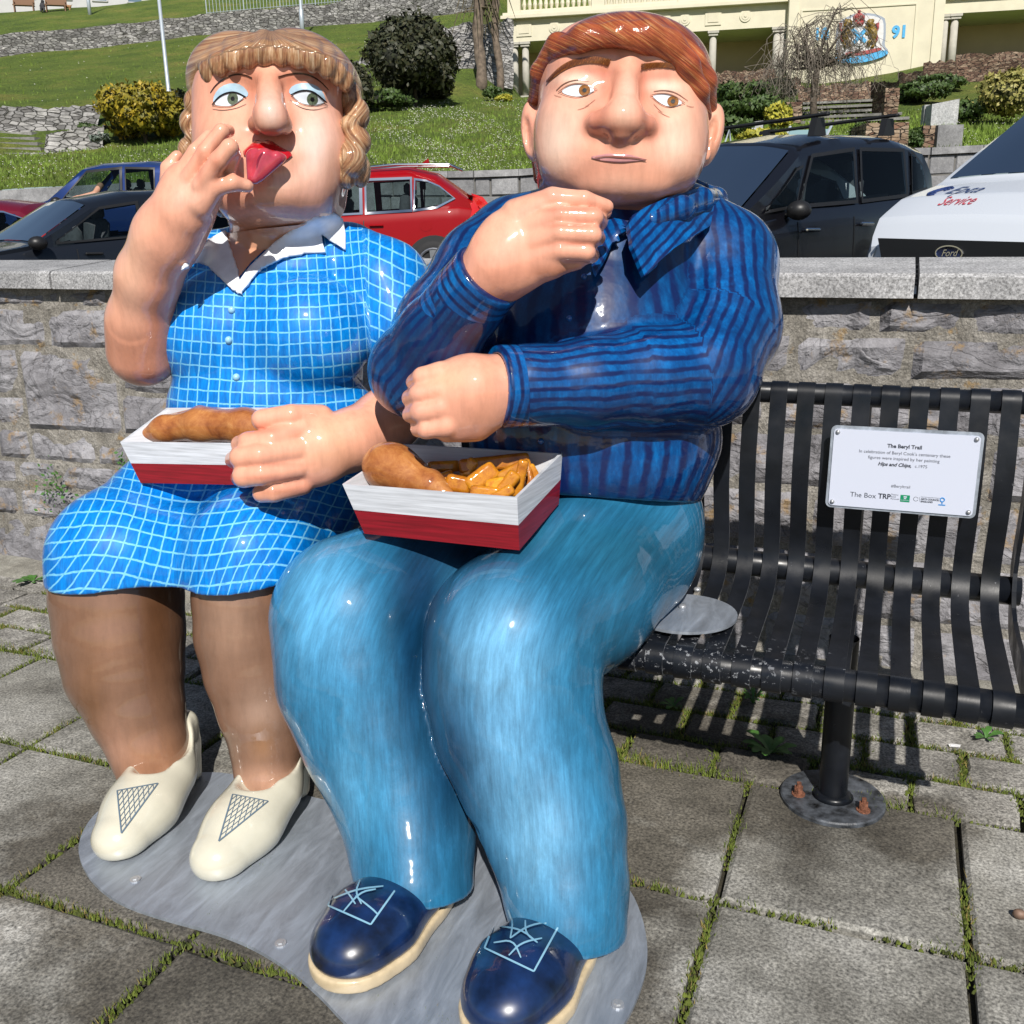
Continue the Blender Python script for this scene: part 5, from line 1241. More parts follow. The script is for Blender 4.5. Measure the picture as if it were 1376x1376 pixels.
# ================================================================== CHIP TRAYS
def brushed(name, col, var=.18):
    m, nt, bs = newmat(name); varnish(bs, .3); bs.inputs['Coat Weight'].default_value = .6; bs.inputs['Coat Roughness'].default_value = .12
    n = noise(nt, mapping(nt, geoco(nt), (6, 6, 160)), 1, 4, .6); L(nt, ramp(nt, n, [(.3, [c*(1-var) for c in col]), (.7, [min(1, c*(1+var)) for c in col])]), bs.inputs['Base Color']); return m
M_tw = brushed('white_tray_paint', (0.50, 0.52, 0.56), .24); M_tr = brushed('red_tray_paint', (0.19, 0.003, 0.010), .35); M_tin = brushed('tray_inside_paint', (0.50, 0.51, 0.54), .12)
def tray(rim, bot, label):
    """rim, bot: FL, FR, BR, BL world corners"""
    rim = [np.array(p) for p in rim]; bot = [np.array(p) for p in bot]; c = sum(bot)/4
    t = empty('food_tray', tuple(c), label, 'tray')
    cr = sum(rim)/4
    rin = [p+(cr-p)/np.linalg.norm(cr-p)*.010 for p in rim]; bin_ = [p+(c-p)/np.linalg.norm(c-p)*.010+np.array([0, 0, .008]) for p in bot]
    for i in range(4):
        j = (i+1) % 4; s_ = .48
        a, b, e, g = bot[i], bot[j], rim[j], rim[i]; m0 = a+(g-a)*s_; m1 = b+(e-b)*s_
        V = [a, b, m1, m0, e, g, rin[j], rin[i], bin_[j], bin_[i]]
        mb = MB(); mb.cur = 0; mb.add([a, b, m1, m0], [(0, 1, 2, 3)]); mb.cur = 1; mb.add([m0, m1, e, g], [(0, 1, 2, 3)]); mb.add([g, e, rin[j], rin[i]], [(0, 1, 2, 3)]); mb.cur = 2; mb.add([rin[i], rin[j], bin_[j], bin_[i]], [(0, 1, 2, 3)])
        mb.build('side_panel', [M_tr, M_tw, M_tin], t)
    mb = MB(); mb.add(bot+bin_, [(3, 2, 1, 0), (4, 5, 6, 7)]); mb.build('tray_floor', M_tin, t)
    return rim, bot
FR = at(695, 669, 2.28); FL = atY(460, 650.5, FR[1]); BR = at(755.8, 609, 2.53); BL = BR+(FL-FR)*.98
bFR = at(698, 739.5, 2.31); bFL = atY(489.6, 717, bFR[1]); bBR = at(751, 677, 2.53); bBL = bBR+(bFL-bFR)
t2 = tray([FL, FR, BR, BL], [bFL, bFR, bBR, bBL], 'red and white tray of chips standing on the lap of the man')

FR1 = at(368, 597, 2.67); FL1 = atY(161.4, 594, FR1[1]); BL1 = at(224, 548, 2.96); BR1 = BL1+(FR1-FL1)
bFR1 = at(350, 652, 2.70); bFL1 = atY(189, 649, bFR1[1]); d_ = BL1-FL1; bBL1 = bFL1+np.array([d_[0], d_[1], .02])*.85; bBR1 = bBL1+(bFR1-bFL1)
tray([FL1, FR1, BR1, BL1], [bFL1, bFR1, bBR1, bBL1], 'red and white tray held on the lap of the woman')
def food_mat(name, cols, sc):
    m, nt, bs = newmat(name); varnish(bs, .3); n = noise(nt, geoco(nt), sc, 7, .7, .5); L(nt, ramp(nt, n, [(.25, cols[0]), (.45, cols[1]), (.6, cols[2]), (.75, cols[3])]), bs.inputs['Base Color']); bump(nt, n, .5, .008, bs); return m
def add_random(m, lo, hi):
    nt = m.node_tree; bs = nt.nodes['Principled BSDF']; c = bs.inputs['Base Color'].links[0].from_socket; oi = N(nt, 'ObjectInfo'); L(nt, mix(nt, 1.0, c, ramp(nt, oi.outputs['Random'], [(0, lo), (1, hi)]), 'MULTIPLY'), bs.inputs['Base Color'])
M_fish = food_mat('battered_brown_paint', [(0.16, 0.04, 0.012), (0.34, 0.115, 0.03), (0.46, 0.19, 0.055), (0.62, 0.36, 0.16)], 16)
M_chip = food_mat('golden_chip_paint', [(0.26, 0.07, 0.004), (0.52, 0.19, 0.010), (0.66, 0.29, 0.015), (0.78, 0.44, 0.06)], 30)
f = Field(); f.chain([(186, 588, 2.93, 6), (222, 577, 2.91, 17), (272, 571, 2.87, 22), (330, 573, 2.82, 23), (362, 578, 2.79, 18)], .03); f.chain([(215, 567, 2.95, 7), (270, 556, 2.92, 10), (340, 558, 2.87, 9)], .02)
tag(field_obj('battered_fish', f, .006, M_fish, None, 1), 'long brown battered fish lying in the tray of the woman', 'food')
f = Field(); f.chain([(520, 630, 2.53, 31), (545, 638, 2.50, 28), (578, 652, 2.46, 20), (606, 668, 2.43, 8)], .02); f.ell((525, 624, 2.53), (37, 30, 34), .02)
tag(field_obj('battered_sausage', f, .006, M_fish, None, 1), 'plump brown battered sausage in the tray of the man', 'food')
add_random(M_chip, (.62, .5, .4), (1.15, 1.2, 1.3))
chips = [(596, 629, 2.50, 42, 14, 3), (664, 625, 2.48, 92, 19, 6), (647, 645, 2.41, 46, 24, 38), (616, 653, 2.42, 34, 22, -12), (598, 645, 2.46, 26, 16, 20), (680, 655, 2.39, 44, 17, 52), (699, 645, 2.40, 50, 13, 78), (711, 642, 2.42, 46, 13, 105),
         (668, 655, 2.41, 30, 20, 12), (688, 636, 2.44, 42, 15, 28), (652, 664, 2.38, 40, 16, -6), (718, 640, 2.46, 30, 12, 120), (630, 634, 2.46, 34, 16, 60), (672, 668, 2.37, 40, 14, 30)]
clab = ['chip lying flat between the sausage and the other chips', 'longest chip across the top of the pile', 'thick chip leaning on the middle of the pile', 'stubby chip with a pale end near the front', 'short chip half under the flat one', 'slanting chip near the front right of the pile', 'upright chip right of the slanting one', 'curved upright chip near the right corner', 'short chip under the leaning thick chip', 'chip lying behind the slanting ones', 'low chip in front at the tray edge', 'rightmost chip against the tray side', 'dark short chip left under the longest one', 'lowest chip in the front right corner']
for (x, y, D, l, w, r), lb in zip(chips, clab):
    D = 2.28+.2*(695-x)/235+.05+(669-y)*.0036 if x < 705 else 2.39+(669-y)*.0036
    f = Field(); f.rbox((x, y-2, D+.012), (l*.52, w*.56, w*.50), w*.30, .006, roll=r, yaw=random.uniform(-14, 14))
    a = radians(r); c_, s_ = cos(a), sin(a)
    if l > 40: f.ell((x+s_*w*.9, y+c_*w*.9, D), (l*.35, w*.35, w*.5), .008, 's', roll=r)
    tag(field_obj('chip', f, .0034, M_chip, None, 1), lb+' in the tray of the man', 'chip', 'chips in the tray of the man')
tb = [bFL, bFR, bBR, bBL]; c = sum(np.array(p) for p in tb)/4
mb = MB()
for i in range(34):
    u, v = random.uniform(.22, .78), random.uniform(.45, .85); p = (np.array(bFL)*(1-u)+np.array(bFR)*u)*(1-v)+(np.array(bBL)*(1-u)+np.array(bBR)*u)*v+np.array([0, 0, random.uniform(.012, .05)])
    a = random.uniform(0, 3.14); b = random.uniform(-.3, .3); ax = np.array([cos(a), sin(a), b*.5]); ax /= np.linalg.norm(ax); ay = np.cross([0, 0, 1], ax); ay /= np.linalg.norm(ay)
    mb.box(p, (random.uniform(.06, .10), .034, .032), (ax, ay, np.cross(ax, ay)), bev=.010)
tag(mb.build('chip_pile', M_chip), 'heap of chips filling the bottom of the tray of the man', 'chips', kind='stuff')

# ================================================================== BACKGROUND: car park, hillside
M_asph = stone_mat('asphalt', (0.035, 0.035, 0.035), (0.05, 0.05, 0.05), (0.065, 0.065, 0.063), 2, .3, 0, .9, .3, 60)
def gz(x, y): return .84+(y-7.3)*.072
mb = MB(); mb.add([(-60, 3.95, gz(0, 3.95)), (40, 3.95, gz(0, 3.95)), (60, 19, gz(0, 19)), (-80, 19, gz(0, 19)), (-60, 3.95, -.1), (40, 3.95, -.1)], [(0, 1, 2, 3), (4, 5, 1, 0)]); tag(mb.build('car_park', M_asph), kind='structure')
m, nt, bs = newmat('lawn'); bs.inputs['Roughness'].default_value = .95; g = geoco(nt)
n1 = noise(nt, g, .35, 6, .65); n2 = noise(nt, g, 5, 6, .75); n3 = noise(nt, g, 22, 3, .7)
c = ramp(nt, n1, [(.3, (0.075, 0.13, 0.012)), (.5, (0.14, 0.205, 0.022)), (.7, (0.24, 0.24, 0.045))])
c = mix(nt, 1.0, c, ramp(nt, n2, [(.3, .55), (.5, 1.0), (.72, 1.5)]), 'MULTIPLY'); c = mix(nt, 1.0, c, ramp(nt, n3, [(.3, .7), (.7, 1.3)]), 'MULTIPLY')
L(nt, c, bs.inputs['Base Color']); bump(nt, n2, 1.0, .25, bs, bump(nt, n3, 1, .08, None)); M_lawn = m
XS = [-500, -250, 0, 130, 260, 400, 500, 560, 640, 700, 820, 950, 1100, 1250, 1376, 1600, 1900]
def row(ys, ds): return [at(x, y, d) for x, y, d in zip(XS, ys, ds)]
rA = row([270, 266, 260, 252, 246, 240, 236, 235, 234, 232, 224, 212, 207, 204, 198, 194, 190], [24, 24, 24, 23, 22, 20, 19, 18.5, 18.1, 18, 17.5, 17, 17, 17, 17, 17, 17])
rB = row([222, 215, 208, 201, 183, 165, 150, 143, 134, 132, 138, 150, 150, 150, 150, 150, 150], [30, 30, 30, 31, 32, 35, 37, 39, 42, 44, 40, 31, 30, 29, 28, 27, 27])
rC = row([155, 150, 146, 143, 140, 128, 112, 96, 84, 131, 120, 103, 116, 90, 78, 66, 50], [34, 34, 34, 35, 36, 38, 41, 44, 47, 51.5, 50, 48, 45, 43.5, 42, 41, 40])
rD = row([100, 88, 77, 64, 48, 38, 30, 22, 18, 131, 120, 103, 116, 90, 78, 66, 50], [55, 55, 55, 56, 57, 59, 60, 60, 58, 54, 52, 50, 47, 46, 44, 43, 42])
rE = row([100, 88, 77, 64, 48, 38, 30, 22, 10, 118, 108, 92, 104, 80, 68, 56, 40], [56, 56, 56, 57, 58, 60, 61, 62, 66, 70, 68, 66, 64, 62, 60, 58, 57])
rF = row([40, 28, 18, 8, -6, -20, -30, -40, -50, -60, -60, -60, -60, -60, -60, -60, -60], [76, 76, 76, 77, 78, 80, 84, 86, 90, 96, 96, 96, 96, 96, 96, 96, 96])
rG = [p+np.array([0, 60, 3.0]) for p in rF]
rows_ = [rA, rB, rC, rD, rE, rF, rG]; V = []; Fc = []
sub = 6; nrow = 0
def lerp_rows(a, b, t): return [p*(1-t)+q*t for p, q in zip(a, b)]
def subx(r, k=4):
    o = []
    for p, q in zip(r[:-1], r[1:]): o += [p*(1-i/k)+q*i/k for i in range(k)]
    return o+[r[-1]]
from mathutils import noise as mn
grid = []
for a, b in zip(rows_[:-1], rows_[1:]):
    for i in range(sub): grid.append(subx(lerp_rows(a, b, i/sub)))
grid.append(subx(rows_[-1])); nx = len(grid[0])
for r_ in grid:
    for p in r_: V.append(p+np.array([0, 0, .18*mn.noise(Vector((p[0]*.22, p[1]*.22, 0)))]))
for j in range(len(grid)-1):
    for i in range(nx-1): Fc.append((j*nx+i, j*nx+i+1, (j+1)*nx+i+1, (j+1)*nx+i))
hill = mesh_obj('hillside', V, Fc, M_lawn, None, True); tag(hill, kind='structure')
T_hill = BVHTree.FromPolygons([Vector(v) for v in V], Fc)
mb = MB(); a = rA; mb.add([p for p in a]+[np.array([p[0], p[1]-.0, gz(p[0], min(p[1], 19))-.05]) for p in a], [(i, i+1, len(a)+i+1, len(a)+i) for i in range(len(a)-1)])
def dh(x, y): return depth(onhill(x, y))
def onhill(x, y):
    p, n = hit(T_hill, x, y)
    return p if p is not None else at(x, y, 60)
# kerb / low retaining wall behind the cars
M_gwall = stone_mat('grey_block', (0.17, 0.17, 0.175), (0.25, 0.25, 0.255), (0.34, 0.34, 0.34), 1.5, .5, 0, .9, .15, 40)
M_gmort = simple('pale_mortar', (0.14, 0.135, 0.125), .9)
def block_wall(name, label, pts, h, rows, blk, seed=1, coping=True, mat=None, depth_=.35, cop_h=.12, cat='wall', z0=None, group=None, under=.25):
    """pts: list of top-front points in world; wall front runs along them; blocks are individual parts"""
    rn = random.Random(seed); w = empty(name, tuple(pts[0]-[0, 0, h]), label, cat, group); core = MB(); cops = []
    for a, b in zip(pts[:-1], pts[1:]):
        a = np.array(a); b = np.array(b); d = b-a; ln = np.linalg.norm(d[:2]); t = np.array([d[0]/ln, d[1]/ln, 0]); n = np.array([-t[1], t[0], 0]); n = n if n[1] > 0 else -n; sl = d[2]/ln
        T = lambda s, z, o: a+t*s+np.array([0, 0, sl*s+z])+n*o
        core.add([T(0, -h-under, .03), T(ln, -h-under, .03), T(ln, -cop_h, .03), T(0, -cop_h, .03), T(0, -h-under, depth_), T(ln, -h-under, depth_), T(ln, -cop_h, depth_), T(0, -cop_h, depth_)], [(0, 1, 2, 3), (3, 2, 6, 7), (1, 5, 6, 2), (4, 0, 3, 7), (5, 4, 7, 6)])
        hh = (h-cop_h if coping else h)/rows
        for r in range(rows):
            s = -rn.random()*blk*.5
            while s < ln:
                bw = blk*rn.uniform(.5, 1.35); s0, s1 = max(s, 0)+.012, min(s+bw, ln)-.012
                if s1-s0 > .06:
                    z1 = -(cop_h if coping else 0)-hh*r-.012; z0_ = z1-hh+.024; o = rn.uniform(-.018, .012); e = .018
                    V = [T(s0, z0_, .035), T(s1, z0_, .035), T(s1, z1, .035), T(s0, z1, .035), T(s0+e, z0_+e, o), T(s1-e, z0_+e, o+rn.uniform(-.01, .01)), T(s1-e, z1-e, o), T(s0+e, z1-e, o+rn.uniform(-.01, .01))]
                    mesh_obj('block', V, [(4, 5, 6, 7), (0, 1, 5, 4), (1, 2, 6, 5), (2, 3, 7, 6), (3, 0, 4, 7)], mat or M_gwall, w)
                s += bw
        if coping:
            s = 0
            while s < ln-.05:
                e1 = min(s+rn.uniform(.7, 1.1), ln)
                mesh_obj('coping_stone', [T(s+.008, -cop_h, -.05), T(e1-.008, -cop_h, -.05), T(e1-.008, 0, -.04), T(s+.008, 0, -.04), T(s+.008, -cop_h, depth_), T(e1-.008, -cop_h, depth_), T(e1-.008, .01, depth_), T(s+.008, .01, depth_)], [(0, 1, 2, 3), (3, 2, 6, 7), (1, 5, 6, 2), (4, 0, 3, 7), (5, 4, 7, 6)], mat or M_gwall, w)
                s = e1
    core.build('mortar_core', M_gmort, w); return w
block_wall('retaining_wall', 'low grey block wall behind the red car under the lawn', [at(x, y, d)+np.array([0, -.1, .04]) for x, y, d in ((505, 234, 19), (560, 234, 18.5), (640, 233, 18.1), (700, 231, 18), (820, 222, 17.5), (950, 210, 17), (1100, 206, 17), (1250, 202.5, 17), (1376, 196, 17), (1500, 194, 17))], 1.5, 4, .55, 2)
mb = MB(); pk = [at(x, y, d) for x, y, d in ((-500, 270, 24), (-250, 266, 24), (0, 260, 24), (130, 252, 23), (260, 246, 22), (400, 240, 20), (505, 236, 19))]
mb.add([p+np.array([0, -.1, .06]) for p in pk]+[p+np.array([0, .1, .06]) for p in pk]+[np.array([p[0], p[1]-.1, 1.2]) for p in pk], [(i, i+1, 8+i, 7+i) for i in range(6)]+[(14+i, 15+i, i+1, i) for i in range(6)])
mb.build('lawn_edging', M_gwall, hill)
# daisies and grass tufts over the lower lawn
rn = random.Random(12); V = []; Fc = []; V2 = []; F2 = []
for i in range(30000):
    x = rn.uniform(-60, 1420); 
    yb = np.interp(x, XS, [270, 266, 260, 252, 246, 240, 236, 235, 234, 232, 224, 212, 207, 204, 198, 194, 190]); yt = np.interp(x, XS, [222, 215, 208, 201, 183, 165, 150, 143, 134, 132, 138, 150, 150, 150, 150, 150, 150])
    y = yb-(yb-yt)*rn.random()*(1 if i % 2 else 1)
    if i % 5 == 0 and x < 500: y = rn.uniform(50, 140)
    p, n = hit(T_hill, x, y)
    if p is None: continue
    h = rn.uniform(.05, .14); a = rn.uniform(0, 6.3); w = rn.uniform(.01, .03); q = len(V)
    V += [p+np.array([-w*cos(a), -w*sin(a), -.02]), p+np.array([w*cos(a), w*sin(a), -.02]), p+np.array([rn.gauss(0, .04), rn.gauss(0, .04), h])]; Fc.append((q, q+1, q+2))
for i in range(5200):
    x = rn.uniform(-60, 1420) if rn.random() < .45 else rn.gauss(600, 75); yb = np.interp(x, XS, [270, 266, 260, 252, 246, 240, 236, 235, 234, 232, 224, 212, 207, 204, 198, 194, 190]); yt = np.interp(x, XS, [222, 215, 208, 201, 183, 165, 150, 143, 134, 132, 138, 150, 150, 150, 150, 150, 150])
    y = yb-(yb-yt)*rn.random()
    if rn.random() < .25 and x < 520: y = rn.uniform(50, 140)
    if mn.noise(Vector((x*.02, y*.05, 0))) < -.15: continue
    p, n = hit(T_hill, x, y)
    if p is None: continue
    s = rn.uniform(.010, .026)*depth(p)/26; p = p+np.array([0, 0, .07]); q = len(V2); V2 += [p+np.array([s*cos(k*1.571), s*sin(k*1.571), s*.6*cos(k*1.571)*0+s*.4*(k % 2)]) for k in range(4)]+[p+np.array([0, -s*.3, s*.9])]; F2 += [(q, q+1, q+4), (q+1, q+2, q+4), (q+2, q+3, q+4), (q+3, q, q+4)]
tag(mesh_obj('lawn_grass', V, np.array(Fc), simple('lawn_blades', (0.13, 0.20, 0.022), .8, var=.5, vscale=1.5)), 'grass blades standing up across the sloping lawn behind the cars', 'grass', kind='stuff')
tag(mesh_obj('daisies', V2, np.array(F2), simple('daisy_white', (0.72, 0.72, 0.62), .8)), 'white daisies scattered over the green lawn slope', 'flowers', kind='stuff')
# rubble bands on the hillside (stones too small to pick apart: one rough mesh)
def rubble_mat(name, c0, c1, c2, sc, mort=(0.10, 0.095, 0.085)):
    m, nt, bs = newmat(name); bs.inputs['Roughness'].default_value = .9; g = geoco(nt)
    v = N(nt, 'TexVoronoi'); v.inputs['Scale'].default_value = sc; L(nt, mapping(nt, g, (1.2, 1.2, 3.2)), v.inputs['Vector'])
    e = N(nt, 'TexVoronoi', feature='DISTANCE_TO_EDGE'); e.inputs['Scale'].default_value = sc; L(nt, mapping(nt, g, (1.2, 1.2, 3.2)), e.inputs['Vector'])
    s = N(nt, 'SeparateColor'); L(nt, v.outputs['Color'], s.inputs[0])
    c = ramp(nt, s.outputs[0], [(0, c0), (.5, c1), (1, c2)]); c = mix(nt, 1, c, ramp(nt, noise(nt, g, 2.2, 7, .7), [(.3, .55), (.7, 1.35)]), 'MULTIPLY')
    k = ramp(nt, e.outputs[0], [(0.0, 0), (.07, 1)]); c = mix(nt, k, mort, c); L(nt, c, bs.inputs['Base Color'])
    b1 = bump(nt, k, 1, .08, None); bump(nt, noise(nt, g, 9, 5), .8, .06, bs, b1); return m
M_rub = rubble_mat('rubble_limestone', (0.13, 0.125, 0.12), (0.24, 0.235, 0.23), (0.40, 0.39, 0.375), 2.6)
M_rubb = rubble_mat('rubble_brown', (0.10, 0.055, 0.04), (0.20, 0.13, 0.09), (0.34, 0.28, 0.22), 3.2)
def band(name, label, top, bot, mat, dp=.5, seed=1, cat='wall', rough=.12):
    """top/bot lists of world points, front face displaced"""
    nx = 60; nz = 8; rn = random.Random(seed); V = []; Fc = []
    ts = np.linspace(0, len(top)-1.0001, nx+1)
    def ev(L_, t): i = int(t); return np.array(L_[i])*(1-t+i)+np.array(L_[i+1])*(t-i)
    for j in range(nz+1):
        for t in ts:
            p = ev(bot, t)*(1-j/nz)+ev(top, t)*(j/nz); k = mn.noise(Vector((p[0]*1.3, p[1]*1.3, p[2]*2.1)))
            V.append(p+np.array([0, -.02-rough*k, (rough*.9*mn.noise(Vector((p[0]*.9, 3, seed)))+rough*.5*rn.uniform(-1, 1)) if j == nz else 0]))
    for t in ts: V.append(np.array(V[(nz)*(nx+1)+int(np.where(ts == t)[0][0])])+np.array([0, dp, .0]))
    for j in range(nz+1):
        for i in range(nx): Fc.append((j*(nx+1)+i, j*(nx+1)+i+1, (j+1)*(nx+1)+i+1, (j+1)*(nx+1)+i))
    return tag(mesh_obj(name, V, Fc, mat), label, cat)
hp = onhill
band('terrace_wall', 'long rubble stone wall crossing the upper grass slope', [hp(x, yb)+CU*0+np.array([0, 0, (yb-yt)*56/FP]) for x, yb, yt in ((-260, 90, 66), (0, 77, 50), (134, 64, 38), (267, 48, 23), (400, 38, 10), (500, 30, -2), (560, 22, -12), (640, 16, -22))], [hp(x, yb)-[0, 0, .3] for x, yb in ((-260, 90), (0, 77), (134, 64), (267, 48), (400, 38), (500, 30), (560, 22), (640, 16))], M_rub, .6, 3)
def bandpx(name, label, pts, mat, dp=.6, seed=1, rough=.12):
    bt = [onhill(x, yb) for x, yt, yb in pts]; return band(name, label, [at(x, yt, depth(b)-.1) for (x, yt, yb), b in zip(pts, bt)], [b-CF*.2-[0, 0, .25] for b in bt], mat, dp, seed, rough=rough)
def uw(pts, D): return [at(x, y, D+0.0*x) for x, y in pts]
bandpx('terrace_wall', 'grey stone terrace wall at the far left above the stone steps', [(-300, 138, 172), (-20, 142, 174), (24, 146, 175), (26, 146, 175), (80, 144, 173), (135, 140, 168)], M_rub, .5, 5)
bandpx('terrace_wall', 'low rubble wall beside the golden shrub at the end of the steps', [(62, 180, 204), (75, 178, 203), (110, 176, 200), (140, 172, 196)], M_rub, .5, 6)
band('terrace_wall', 'rubble wall behind the dark round shrub left of the palms', [at(*q) for q in ((440, 96, 45), (480, 84, 45.5), (520, 74, 46), (560, 50, 47), (600, 36, 47), (690, 26, 48))], [at(*q) for q in ((440, 130, 40.5), (480, 128, 41), (520, 124, 42), (560, 116, 44), (600, 108, 45), (690, 120, 47))], M_rub, .6, 8, rough=.25)
stp = empty('stone_steps', tuple(at(0, 206, 30.4)), 'flight of wide stone steps below the terrace wall at the far left', 'steps')
M_step = stone_mat('worn_step', (0.12, 0.12, 0.11), (0.19, 0.185, 0.175), (0.27, 0.265, 0.25), 1.4, .4, 0, .9, .2, 30)
for i in range(5):
    a = at(-300, 208-7.0*i, dh(-290, 208-7.0*i)-.3); b = at(58-4*i, 205-7.0*i, dh(58-4*i, 205-7.0*i)-.3)
    mb = MB(); mb.add([a+[0, 0, -.22], b+[0, 0, -.22], b, a, a+[0, .9, 0], b+[0, .9, 0], b+[0, .9, -.22]], [(0, 1, 2, 3), (3, 2, 5, 4), (1, 6, 5, 2)]); mb.build('step', M_step, stp)
# ------------------------------------------------------------------ foliage
def leaf_mat(name, c0, c1, c2, sc=6):
    m, nt, bs = newmat(name); bs.inputs['Roughness'].default_value = .6; oi = noise(nt, geoco(nt), sc, 4, .7)
    L(nt, ramp(nt, oi, [(.3, c0), (.5, c1), (.7, c2)]), bs.inputs['Base Color']); return m
def bush(name, label, cat, cx, cy, D, rx, ry, mat, n=3000, leaf=.06, lumps=9, seed=1, core=None, stem=True, rz=None, spiky=0, flat=.25):
    rn = random.Random(seed); D = min(D, dh(cx, min(cy+ry, 205))-.25); q = D/FP; R_ = np.array([rx*q, (rz or rx)*q, ry*q]); c = at(cx, cy, D)
    t = empty(name, tuple(c-[0, 0, R_[2]]), label, cat)
    L_ = [(c, R_*.72)]
    for i in range(lumps):
        a = rn.uniform(0, 6.283); b = rn.uniform(-.6, 1.2); d = np.array([cos(a)*cos(b), sin(a)*cos(b), sin(b)])
        L_.append((c+d*R_*.62, R_*rn.uniform(.28, .46)))
    V = []; Fc = []
    for i in range(n):
        cc, rr = L_[rn.randrange(len(L_))]; d = np.array([rn.gauss(0, 1), rn.gauss(0, 1), rn.gauss(0, 1)]); d /= np.linalg.norm(d)
        p = cc+d*rr*(rn.uniform(.72, 1.05)+(rn.random()**7)*.42+.10*mn.noise(Vector(d*3.1)*1.0)); s = leaf*rn.uniform(.45, 1.35); u = np.array([rn.gauss(0, 1), rn.gauss(0, 1), rn.gauss(0, 1)])+d*spiky*2; u /= np.linalg.norm(u); v = np.cross(u, d+np.array([.01, .02, .03])); v /= np.linalg.norm(v)+1e-6
        if spiky: v *= .3
        k = len(V); V += [p-u*s, p-v*s*.55, p+u*s, p+v*s*.55]; Fc.append((k, k+1, k+2, k+3))
    mesh_obj('foliage', V, np.array(Fc), mat, t)
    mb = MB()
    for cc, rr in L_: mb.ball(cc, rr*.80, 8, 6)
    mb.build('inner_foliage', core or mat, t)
    if stem: mb = MB(); mb.tube([c-[0, 0, R_[2]*1.25], c], [.09, .05], 6); mb.build('stem', M_bark, t)
    return t
M_bark = simple('bark', (0.07, 0.055, 0.04), .9, var=.4, vscale=12, bumps=.6)
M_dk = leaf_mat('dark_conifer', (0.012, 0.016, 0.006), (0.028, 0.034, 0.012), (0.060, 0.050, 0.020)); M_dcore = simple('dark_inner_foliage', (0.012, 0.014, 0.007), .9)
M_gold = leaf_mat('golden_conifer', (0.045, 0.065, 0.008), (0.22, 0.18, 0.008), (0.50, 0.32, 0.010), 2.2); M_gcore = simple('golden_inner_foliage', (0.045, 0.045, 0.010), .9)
M_gr = leaf_mat('green_leaves', (0.02, 0.045, 0.010), (0.045, 0.085, 0.015), (0.09, 0.13, 0.03)); M_var = leaf_mat('variegated_leaves', (0.10, 0.13, 0.02), (0.26, 0.24, 0.06), (0.46, 0.38, 0.15), 14)
M_yel = leaf_mat('yellow_leaves', (0.14, 0.17, 0.02), (0.34, 0.32, 0.03), (0.55, 0.48, 0.06), 8)
g1 = onhill(190, 186); dg = depth(g1)
bush('golden_conifer', 'wide golden and green clumped conifer shrub beside the lamp post', 'shrub', 192, 152, dg-.3, 62, 40, M_gold, 9000, .09, 22, 4, M_gcore)
bush('small_shrub', 'small dark shrub behind the golden conifer beside the lamp post', 'shrub', 240, 140, dg+1.5, 14, 20, M_dk, 900, .09, 5, 5, M_dcore)
bush('round_conifer', 'big dark round conifer shrub left of the palm trunks', 'shrub', 556, 82, 43, 62, 62, M_dk, 12000, .12, 24, 7, M_dcore)
bush('round_conifer', 'dark shrub half hidden behind the head of the woman statue', 'shrub', 468, 118, 41, 32, 38, M_dk, 3500, .11, 10, 8, M_dcore)
for i, (x, y, rx, ry, mt, lb) in enumerate([(520, 135, 34, 14, M_gr, 'green ground plants under the dark round conifer'), (585, 122, 30, 12, M_dk, 'dark low plants right of the round conifer'), (664, 126, 16, 9, M_gr, 'green clump at the foot of the palm trunks'), (676, 132, 12, 4, M_yel, 'low yellow flowers beside the palm trunks'),
        (118, 176, 14, 10, M_gr, 'green clump on the terrace wall left of the golden conifer'), (130, 186, 16, 7, simple('silver_leaves', (0.16, 0.2, 0.17), .8), 'silvery low plant at the foot of the golden conifer')]):
    d = depth(onhill(x, y+ry))-.2; bush('low_plant', lb, 'plant', x, y, d, rx, ry, mt, 1400, .08, 7, 20+i, M_gcore if mt is M_yel else M_dcore, False)
mb = MB(); rn = random.Random(4); c = at(548, 138, 41)
for i in range(70):
    a = rn.uniform(0, 6.3); l = rn.uniform(.5, .9); d = np.array([cos(a)*.6, sin(a)*.6, 1.0])*l; s = np.array([-sin(a), cos(a), 0])*.04
    mb.add([c-s, c+s, c+d*.6+s*.7, c+d*.6-s*.7, c+d*1.0+np.array([cos(a), sin(a), -.5])*.2], [(0, 1, 2, 3), (3, 2, 4)])
tag(mb.build('spiky_plant', M_gr), 'spiky green strap leaved plant below the dark round conifer', 'plant')
